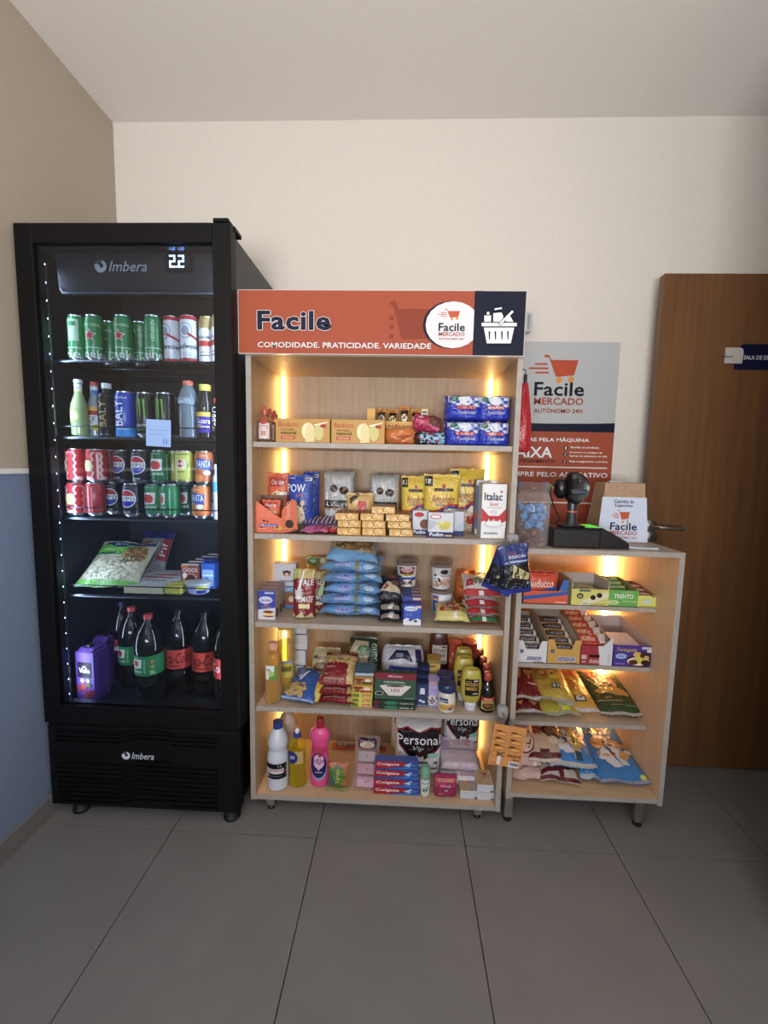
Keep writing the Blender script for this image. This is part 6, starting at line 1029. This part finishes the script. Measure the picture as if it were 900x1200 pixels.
t = tray('candy_display', 'green open display box with white lettering in mid shelf', 'box', 712.5, 747.5, 692, 1.634, K1, .17, .075, '#5aa83c', '#8a9a5a', [('t', 'TRENTO', .18, .50, .82, .78, '#dfe8d8'), ('i', 'Torta de Limão', .48, .26, .96, .42, '#b8d8a4'), ('e', .15, .26, .2, .14, '#c9d4a0'), ('e', .15, .26, .14, .1, '#a8c070'), ('t', 'CHOCOLATE', .42, .86, .78, .94, '#c9d8c0')], slope=.4, sidec='#6a9a40', yaw=0)
packs('wafer_bar', lambda k: f'green wrapped wafer bar lying in the green display box, {ordn(k)} from the front', 'snack bar', t, 4, .088, .030, .018, '#5a9a4a', [('r', .1, .3, .9, .7, '#a8c890'), ('r', .02, .0, .2, 1, '#7ab068')], .02, .034, .034, .008, -1.0, 'wafer bars in the green box')
t = tray('candy_display', 'small lemon yellow display box with red bars at the right end', 'box', 747, 768, 698, 1.632, K1, .17, .058, '#cdd05a', '#9a7a58', [('i', 'Bis', .32, .50, .62, .72, '#8aa8b8'), ('e', .5, .5, .26, .2, '#a8c4b8'), ('i', 'limão', .3, .38, .72, .62, '#dfe6e8'), ('r', .08, .1, .9, .14, '#7a7a2a'), ('r', .7, .9, .98, .97, '#2a4a7a')], slope=.3, sidec='#a85a40', yaw=0)
packs('wafer_bar', lambda k: f'dark red bar lying in the lemon yellow display box, {ordn(k)} from the front', 'snack bar', t, 3, .062, .03, .016, '#8a2a28', [('r', .1, .3, .9, .6, '#c9a0a0')], .02, .036, .030, .006, -1.1, 'red bars in the lemon box')
# --- second shelf
def snick(lb, x0, x1, yt, hb, outer, letter, a, barcol, grp, yaw=0, n=5, front=None):
    t = tray('bar_display', lb, 'box', x0, x1, yt, 1.634, K2, .24, hb, outer, '#8f7f70', front or [('p', [(.28, .10), (.80, .10), (.86, .30), (.34, .30)], '#d8dade'), ('p', [(.30, .12), (.79, .12), (.84, .28), (.35, .28)], '#20307a'), ('i', 'SNICKERS', .34, .14, .80, .26, '#d8dade'), ('r', .55, .03, .9, .06, '#4a4038'), ('r', .08, .45, .2, .6, '#5a6474')], notch=1, slope=.35, yaw=yaw, sidec='#b89a68' if outer != '#c9ccd6' else '#b8b4b4')
    w_ = t['_w']; packs('chocolate_bar', lambda k: f'{grp}, {ordn(k)} from the front', 'snack bar', t, n, w_*.90, .032, .022, barcol, a, .018, .042, .038, .012, -.9, grp+'s', style='pillow'); return t
SNK = [('r', .02, .05, .12, .95, '#d8d4cc'), ('r', .14, .2, .86, .8, '#3a2418'), ('i', 'SNICKERS', .2, .35, .8, .65, '#b8c0e0'), ('r', .86, .05, .98, .95, '#d8d4cc')]
snick('white notched display box at the left end of the middle counter shelf', 606, 640, 751, .125, '#c9ccd6', 0, SNK, '#c4beb4', 'white bar in the white notched box')
snick('mustard yellow notched display box beside the white one', 641, 680, 750, .135, '#c0923a', 0, SNK, '#b08a4a', 'gold brown bar in the yellow notched box')
KK = [('p', [(.62, 0), (1, 0), (1, 1), (.55, 1)], '#c9ccd6'), ('p', [(.28, .55), (.6, .55), (.62, .52), (.6, .49), (.62, .46), (.6, .43), (.62, .40), (.28, .40)], '#3a1418'), ('i', 'KitKat', .30, .10, .66, .30, '#e0d4d4'), ('e', .68, .16, .07, .06, '#d8ccb0'), ('v', 'WHITE', .86, .12, .93, .55, '#9aa0b0'), ('r', .04, .30, .2, .52, '#c9a8a8'), ('r', .06, .14, .18, .18, '#e0d4d4')]
t = tray('bar_display', 'red and white display box of wafers with a slanted right side', 'box', 679, 716.5, 752, 1.634, K2, .24, .125, '#9a2028', '#b8a494', KK, notch=0, slope=.35, hf=.075, sidec='#c9b0a0')
w_ = t['_w']; m = M(); m.prism([(w_/2-.035, .075), (w_/2, .075), (w_/2, .110)], 0, .0015, 'c:#c9ccd6'); m.build('corner_flap', t, 0)
packs('wafer_bar', lambda k: f'red and orange wrapped wafer in the red and white box, {ordn(k)} from the front', 'snack bar', t, 5, w_*.88, .055, .016, '#b0392a', [('r', .05, .3, .5, .7, '#c9602e'), ('i', 'KitKat', .1, .3, .6, .7, '#e0c8b8'), ('r', .7, 0, 1, 1, '#c9c4c4')], .022, .044, .066, .010, -1.0, 'wafers in the red and white box', style='block')
TG = [('i', 'Tortuguita', .08, .66, .60, .88, '#c9b23a'), ('e', .2, .48, .15, .13, '#8fb0e0'), ('i', 'mini', .12, .44, .28, .54, '#2a2a7a'), ('r', .05, .1, .3, .16, '#8a70b8'), ('e', .68, .28, .34, .28, '#3a2018'), ('e', .66, .26, .3, .2, '#d8d2cc'), ('e', .62, .58, .11, .13, '#c9a84a'), ('e', .82, .55, .13, .17, '#4a2a1c'), ('e', .86, .45, .07, .09, '#c9a84a'), ('e', .66, .32, .14, .16, '#c9c03a'), ('e', .52, .22, .12, .12, '#5a2f1c'), ('e', .84, .22, .12, .13, '#3a2018'), ('r', .72, .84, .98, .96, '#b8b4c4'), ('r', .86, .70, .98, .84, '#c9c4d0')]
t = tray('candy_display', 'purple display box with white inner flap at the right of middle shelf', 'box', 718, 762.5, 759, 1.632, K2, .25, .115, '#45258e', '#b9aeb0', TG, notch=0, slope=.30, hf=.083, sidec='#5a2f7a')
w_ = t['_w']; m = M(); m.prismx([(.02, .070), (.13, .082), (.13, .0835), (.02, .0715)], -w_/2+.006, w_/2-.03, 'c:#c4bcc8'); m.build('inner_flap', t, 0)
# --- third shelf: crisps leaning back
def crisp(name, lb, px0, px1, Y, z, h, t_, col, items, tilt, yaw, **k): return lying(name, lb, 'snack bag', px0, px1, Y, z, h, t_, col, items, tilt=tilt, yaw=yaw, ends=k.pop('ends', None), wr=k.pop('wr', 1.6), **k)
DOR = [('r', 0, 0, 1, .06, '#a8a4a4'), ('p', [(.10, .70), (.44, .72), (.28, .42)], '#b07a3a'), ('p', [(.5, .68), (.88, .68), (.62, .40)], '#b07a3a'), ('r', .55, .3, .9, .33, '#c9a0a0'), ('p', [(.1, .22), (.35, .24), (.25, .14)], '#a06a34'), ('p', [(.5, .22), (.85, .2), (.68, .12)], '#a06a34')]
crisp('crisps_bag', 'lower dark red crisps bag with triangle chips at the left end', 604, 638, 1.642, K3, .20, .05, '#5e1218', DOR, .20, .03, group='dark red crisps bags')
crisp('crisps_bag', 'upper dark red crisps bag leaning at the left end, two triangle chips shown', 605, 636, 1.665, K3+.045, .20, .05, '#6a161c', DOR[:4], .30, 0, group='dark red crisps bags')
LAY = [('r', 0, 0, 1, .05, '#9a9a9c'), ('e', .33, .70, .17, .10, '#a86a34'), ('e', .33, .70, .11, .06, '#c98a4a'), ('r', .50, .52, .72, .86, '#d8c02c'), ('r', .56, .60, .66, .74, '#6a5a14'), ('r', .50, .24, .74, .38, '#2a4a4c'), ('r', .53, .26, .71, .36, '#b8c4c8'), ('r', .0, .30, 1, .315, '#8a8224')]
crisp('crisps_bag', 'lower yellow crisps bag with a bright price label, lying flat', 634, 681, 1.642, K3, .19, .045, '#a89c28', [('r', 0, 0, 1, .06, '#9a9a9c'), ('r', .55, .08, .74, .5, '#c9d02c'), ('r', .6, .2, .68, .4, '#6a6a14')], .10, -.04, group='yellow crisps bags')
crisp('crisps_bag', 'upper yellow crisps bag with price label and grey barcode, leaning back', 628, 674, 1.665, K3+.042, .21, .045, '#b59a2c', LAY, .20, -.06, group='yellow crisps bags')
crisp('crisps_bag', 'golden crisps bag standing in the middle with a silver seam', 656, 704, 1.66, K3+.006, .24, .045, '#b8902c', [('r', 0, 0, 1, .06, '#b0b0b4'), ('e', .45, .55, .22, .14, '#a0602c'), ('e', .42, .55, .14, .08, '#c98844'), ('r', .45, .16, .75, .28, '#3a3a3e'), ('r', .5, .18, .72, .26, '#b8c0c4'), ('r', .0, .08, .35, .18, '#b8bcc4'), ('r', .55, .8, .8, .95, '#b8342e')], .24, .03, group='yellow crisps bags')
crisp('crisps_bag', 'dark green crisps bag with a red banner at the right end', 703, 759, 1.655, K3, .26, .045, '#2c4526', [('p', [(.18, .98), (.62, .98), (.66, .80), (.2, .80)], '#b0342c'), ('i', "Lay's", .24, .84, .60, .95, '#e8d8d0'), ('p', [(.22, .80), (.66, .80), (.70, .56), (.26, .56)], '#c9a48c'), ('t', 'SABOR', .40, .66, .6, .69, '#5a3a2a'), ('t', 'CHURRASCO', .36, .61, .64, .64, '#5a3a2a'), ('p', [(.3, .42), (.62, .56), (.86, .40), (.8, .32), (.5, .35)], '#b08a44'), ('p', [(.10, .45), (.3, .52), (.42, .42), (.2, .36)], '#b89454'), ('r', .05, .22, .6, .235, '#8a9a84'), ('r', .3, .14, .95, .155, '#6a7a64'), ('r', 0, 0, 1, .05, '#9a9c9c'), ('e', .35, .03, .1, .02, '#a86a4a')], .20, .0)
# --- bottom shelf
WFR = [('r', 0, 0, 1, .05, '#c9bcb4'), ('r', 0, .05, 1, .14, '#5a1a26'), ('r', .28, .05, .5, .2, '#4a1420'), ('e', .38, .42, .36, .22, '#c9a890'), ('e', .3, .62, .25, .1, '#8a3a20'), ('i', 'Piraquê', .3, .78, .72, .88, '#8a2420'), ('e', .72, .62, .26, .18, '#3a2018'), ('e', .72, .62, .20, .12, '#7a5440'), ('e', .66, .40, .12, .1, '#d8c4b0'), ('r', 0, .92, 1, .97, '#4a3020')]
crisp('wafer_bag', 'cream and brown wafer bag leaning in the middle of the bottom counter shelf', 620, 672, 1.60, K4+.045, .21, .05, '#b8a490', WFR, .20, -.03, group='cream and brown wafer bags', wr=1)
crisp('wafer_bag', 'white and dark red wafer bag lying low under the leaning one', 634, 680, 1.555, K4, .16, .045, '#b9b0ac', [('r', 0, .02, 1, .10, '#5a1a26'), ('p', [(0, .12), (1, .35), (1, .48), (0, .24)], '#5a1a26'), ('r', .5, .1, .62, .6, '#5a1a26'), ('e', .28, .5, .15, .12, '#8a8074')], .10, -.10, group='cream and brown wafer bags', wr=1.4)
crisp('wafer_bag', 'pink and cream cookie bag at the left end behind the razor card', 600, 634, 1.60, K4+.03, .19, .05, '#b88a7c', [('e', .5, .45, .42, .26, '#5a2420'), ('e', .5, .45, .38, .23, '#c9a898'), ('r', 0, 0, 1, .12, '#b89490'), ('r', 0, .85, 1, .95, '#6a2a24')], .55, .02, group='cream and brown wafer bags', wr=1)
crisp('wafer_bag', 'pale pink bag lying flat at the left end of the bottom shelf', 600, 640, 1.57, K4, .13, .04, '#c0a09c', [('e', .3, .4, .18, .2, '#8a7a70'), ('e', .3, .4, .13, .14, '#b8a898'), ('r', 0, .7, 1, .76, '#8a4a50')], .10, .04, group='cream and brown wafer bags', wr=1.2)
BLU = '#2a78bc'
def owl(x, z): return [('p', [(x-.13, z-.06), (x-.13, z+.08), (x+.13, z+.08), (x+.15, z-.06), (x, z-.09)], '#c9ccd0'), ('e', x, z, .13, .075, '#15161a'), ('e', x, z, .105, .058, '#b8863a'), ('p', [(x-.05, z-.03), (x+.05, z-.03), (x, z+.05)], '#15161a')]
PNT = [('e', .30, .50, .17, .10, '#a87844'), ('e', .62, .46, .16, .10, '#c09050'), ('p', [(.2, .30), (.35, .45), (.5, .30), (.6, .18), (.4, .16)], '#c9ccd4'), ('p', [(.42, .56), (.56, .62), (.72, .36), (.76, .2), (.6, .2)], '#c4c8d2'), ('n', .2, .3, .9, .6, 16, .016, '#b88a4a'), ('n', .2, .2, .9, .6, 12, .014, '#ccd0d8'), ('n', .2, .3, .9, .6, 6, .010, '#7a3a20')]
crisp('snack_bag', 'blue snack bag with yellow price strip, left of the blue pile', 645, 699, 1.580, K4+.042, .29, .05, BLU, [('r', 0, 0, 1, .06, '#a8acb0')]+owl(.30, .86)+PNT+[('p', [(.52, .98), (.68, .98), (.74, .10), (.58, .10)], '#b09a70'), ('r', .54, .74, .70, .92, '#d0b82c'), ('r', .57, .30, .74, .56, '#d0b82c'), ('t', '1', .62, .34, .68, .46, '#3a3410'), ('r', .6, .08, .74, .2, '#2a4a5c')], .12, -.08, group='blue snack bags', wr=1.8)
crisp('snack_bag', 'blue snack bag in the middle of the blue pile, partly covered', 680, 703, 1.570, K4, .26, .06, BLU, [('r', 0, 0, 1, .06, '#9aa8b8'), ('e', .5, .2, .2, .05, '#5aa0d8'), ('e', .6, .12, .05, .02, '#c9c43a')], .22, -.08, group='blue snack bags', wr=2.2)
crisp('snack_bag', 'blue snack bag reaching the right side of the bottom counter shelf', 704, 763, 1.560, K4+.002, .35, .05, BLU, [('r', 0, 0, 1, .04, '#8a9ab0')]+owl(.48, .80)+PNT+[('e', .3, .68, .14, .06, '#2a6a94'), ('e', .9, .06, .06, .03, '#c9c43a')], .11, .0, group='blue snack bags', wr=1.4)
# =================================================================== COUNTER TOP
# candy jar
jx = xat(625.5, 1.575, KT); jar = thing('candy_jar', 'large clear plastic jar of wrapped sweets with clear lid', 'jar', (jx, 1.615, KT)); JRr = .061
m = M(); m.lathe([(JRr*.92, 0), (JRr, .006), (JRr, .165), (JRr*.93, .182), (JRr*.86, .19), (JRr*.86, .196)], 'g:#d8d4d4', 32, cap=False); m.lathe([(.001, .001), (JRr*.92, .001)], 'g:#d8d4d4', 32, cap=False); m.build('jar_body', jar, 50)
m = M(); m.lathe([(JRr*.90, .190), (JRr*.92, .192), (JRr*.92, .222), (JRr*.88, .226), (.001, .226)], 'g:#b8b0b0', 32, cap=False); m.build('lid', jar)
rr = random.Random(5); first = {}
SWC = [('#5a9ae0', 'blue'), ('#7a3a2c', 'brown'), ('#4aa0e8', 'bright blue'), ('#8a8a90', 'silver'), ('#6a2e24', 'dark brown'), ('#8fc0ee', 'pale blue')]
for lvl in range(5):
    for q in range(6):
        ang = q*PI/3+lvl*.5; R_ = .038 if q < 5 else .004; c, cn = SWC[[1, 4, 3, 1, 4, 1][(q+lvl) % 6]] if lvl < 2 else SWC[[0, 2, 5, 0, 1, 2][(q+lvl) % 6]]
        loc = (jx+R_*math.cos(ang), 1.615+R_*math.sin(ang), KT+.018+lvl*.0285); rot = (rr.uniform(-.4, .4), rr.uniform(-.9, .9) if lvl else 0, ang+PI/2+rr.uniform(-.4, .4))
        lb = f'small wrapped sweet in {cn} foil inside the clear candy jar'
        if c not in first:
            t = thing('wrapped_sweet', lb, 'sweet', loc, rot, group='wrapped sweets in the jar, '+cn)
            m = M(); m.ball((0, 0, 0), .0165, 'f:'+c, 8, sy=.8, sz=.75); m.build('sweet_body', t, 60)
            m = M(); m.lathe([(.010, -.019), (.003, -.010), (.003, .010), (.010, .019)], 'f:'+c, 9, cap=False); m.build('twisted_wrapper', t, 60); first[c] = t
        else: copy_thing(first[c], loc, lb, rot)
# payment terminal with barcode scanner
def tp(px, py, Y): p = at(px, py, Y); return p.x, p.z
bx0, _ = tp(646.5, 642, 1.545); bx1, _ = tp(704, 642, 1.545); tz = zat(670, 619, 1.56)-KT
tm = thing('payment_terminal', 'black payment stand with sloped tablet on the counter top', 'terminal', (bx0, 1.545, KT)); W_ = bx1-bx0; bx2 = tp(737, 641, 1.55)[0]-bx0
m = M(); m.box(0, 0, 0, W_, .13, tz, 'p:#17171a', .006); m.build('base_box', tm, 30)
m = M(); m.prism([(W_-.002, .0), (bx2, .0), (bx2, .018), (bx2-.008, .024), (W_-.002, tz)], .004, .125, 'p:#131316'); m.build('sloped_wedge', tm, 30)
m = M(); v = [(W_-.050, tz+.004), (W_+.006, tz+.004), (bx2-.005, .026), (bx2-.012, .024), (W_+.004, tz), (W_-.050, tz)]; m.prism(v, .010, .118, 'p:#1c1f26'); m.build('tablet', tm, 30)
m = M(); v = [(W_-.052, tz+.0042), (W_+.002, tz+.0042), (W_+.002, tz+.0050), (W_-.052, tz+.0050)]; m.prism(v, .012, .10, 'e:#5fd03c:.75'); m.build('lit_screen_edge', tm, 0)
sc = thing('barcode_scanner', 'black handheld barcode scanner resting in its upright stand', 'scanner', (tp(669, 619, 1.60)[0], 1.60, KT+tz+.001))
m = M(); m.box(-.040, -.035, 0, .042, .035, .006, 'p:#1b1c20', .003); m.lathe([(.024, .006), (.020, .014), (.0165, .02), (.0165, .088), (.019, .09)], 'p:#2a3038', 20); m.build('stand', sc)
m = M(); m.lathe([(.0168, .052), (.0172, .053), (.0172, .056), (.0168, .057)], 'p:#c9603a', 20, cap=False); m.build('orange_cable_tie', sc)
SXP = [(.0, .085), (.010, .080), (.030, .090), (.052, .120), (.058, .145), (.046, .170), (.030, .186), (.005, .198), (-.012, .192), (-.018, .170), (-.014, .130), (-.020, .105)]
m = M(); n_ = len(SXP)
cx_ = sum(p[0] for p in SXP)/n_; cz_ = sum(p[1] for p in SXP)/n_
rings = [(-.030, .55), (-.034, .85), (-.026, 1.0), (.012, 1.0), (.030, .9), (.036, .6)]
vs = [(cx_+(x-cx_)*k-.008, y, cz_+(z-cz_)*k) for y, k in rings for x, z in SXP]; fs = [(j*n_+i, j*n_+(i+1) % n_, (j+1)*n_+(i+1) % n_, (j+1)*n_+i) for j in range(len(rings)-1) for i in range(n_)]+[tuple(range(n_))[::-1], tuple(range((len(rings)-1)*n_, len(rings)*n_))]
m.add(vs, fs, 'p:#1a1718'); m.build('scanner_head', sc, 60)
m = M(); m.box(-.020, -.038, .118, .036, -.028, .136, 'p:#3a4452', .004); m.build('scanner_window', sc); m = M(); m.ball((.008, -.034, .165), .0055, 'p:#5a5050', 8); m.build('trigger_button', sc)
m = M(); m.lathe([(.010, .10), (.022, .118), (.024, .145), (.018, .165), (.004, .172)], 'p:#121114', 16, cx=-.042, cy=.008, sy=1.1); m.build('grip', sc, 60)
m = M(); m.tube([(-.055, .0, .160), (-.075, -.004, .150), (-.082, 0, .120), (-.062, .01, .070), (-.040, .012, .03), (-.052, 0, .008), (-.03, -.01, .004)], .0025, 'p:#101012', 7); m.build('cable', sc, 60)
cbl = thing('white_cable', 'short white cable lying on the counter beside the terminal', 'cable', (bx0+bx2+.002, 1.56, KT+.003)); m = M(); m.tube([(0, 0, .004), (.03, .004, .0005), (.07, .006, 0), (.105, .002, 0)], .0028, 'p:#c9d0ea', 8); m.build('cord', cbl)
# suggestion box: tapered cardboard box with paper front
Yb_ = 1.70
A = [tp(702, 632, Yb_), tp(756, 632, Yb_), tp(752, 566, Yb_), tp(711.5, 566, Yb_)]
x0, x1 = A[0][0], A[1][0]; H_ = zat(730, 566, Yb_+.03)-KT; Wd = x1-x0
sb = thing('suggestion_box', 'tapered cardboard suggestion box with a white paper front on the counter', 'box', ((x0+x1)/2, Yb_, KT), (0, 0, -.10))
xt0, xt1 = -Wd*.36, Wd*.47
m = M(); lw = .0
V = [(-Wd/2, 0, 0), (Wd/2, 0, 0), (Wd/2, .15, 0), (-Wd/2-.01, .15, 0), (xt0, .035, H_), (xt1, .035, H_), (xt1, .12, H_), (xt0-.01, .12, H_)]
m.add(V, [(0, 1, 5, 4), (1, 2, 6, 5), (2, 3, 7, 6), (3, 0, 4, 7), (4, 5, 6, 7), (3, 2, 1, 0)], 'tray_card'); m.build('cardboard_body', sb, 0)
def S_sb(u, v, e):
    k = v/H_; xl = -Wd/2+(xt0+Wd/2)*k; xr = Wd/2+(xt1-Wd/2)*k; return (xl+(u/Wd+.5)*(xr-xl), .035*k-e, v)
m = M(); m.deco(S_sb, Wd, H_, [('r', -.03, .015, 1.03, .76, '#c3cfe6'), ('t', 'Caixinha de', .26, .66, .72, .72, '#1c2a44'), ('t', 'Sugestões', .28, .585, .70, .645, '#1c2a44')]+cart(1, .36, .36, .28, .19, '#b8502f', '#c98a34')[:4]+[('e', .49, .345, .025, .022, '#c98a34'), ('e', .60, .355, .025, .022, '#c98a34'), ('t', 'Facile', .22, .21, .80, .33, '#161c3a'), ('t', 'MERCADO', .22, .13, .80, .195, '#a8503c'), ('t', 'AUTÔNOMO 24H', .22, .07, .80, .11, '#a8503c')], q=.3); m.build('paper_front', sb, 0)
m = M(); m.box(xt0+.02, .05, H_, xt0+.07, .075, H_+.006, 'p:#b8b8bc', .002); m.build('slot_clip', sb)
import OpenImageIO as oiio, sys, numpy as np
b=oiio.ImageBuf('/workdir/render_main.png'); a=b.get_pixels(oiio.UINT8); s=a.shape[1]/900
pts=dict(ceilL=(250,60),ceilM=(500,80),ceilR=(850,60),wallL=(200,200),wallM=(450,250),wallR=(700,300),wallRR=(880,250),leftTop=(60,150),leftBot=(20,700),floorM=(400,1100),floorL=(60,1050),floorR=(800,1080),floorRR=(880,960),doorL=(800,450),doorR=(880,700),header=(420,360),post=(700,440),back1=(400,450),back4=(470,760),side=(770,700),fridge=(150,272))
for k,(x,y) in pts.items():
    r=a[int(y*s)-3:int(y*s)+4,int(x*s)-3:int(x*s)+4,:3].reshape(-1,3).mean(0); print(k,r.astype(int))
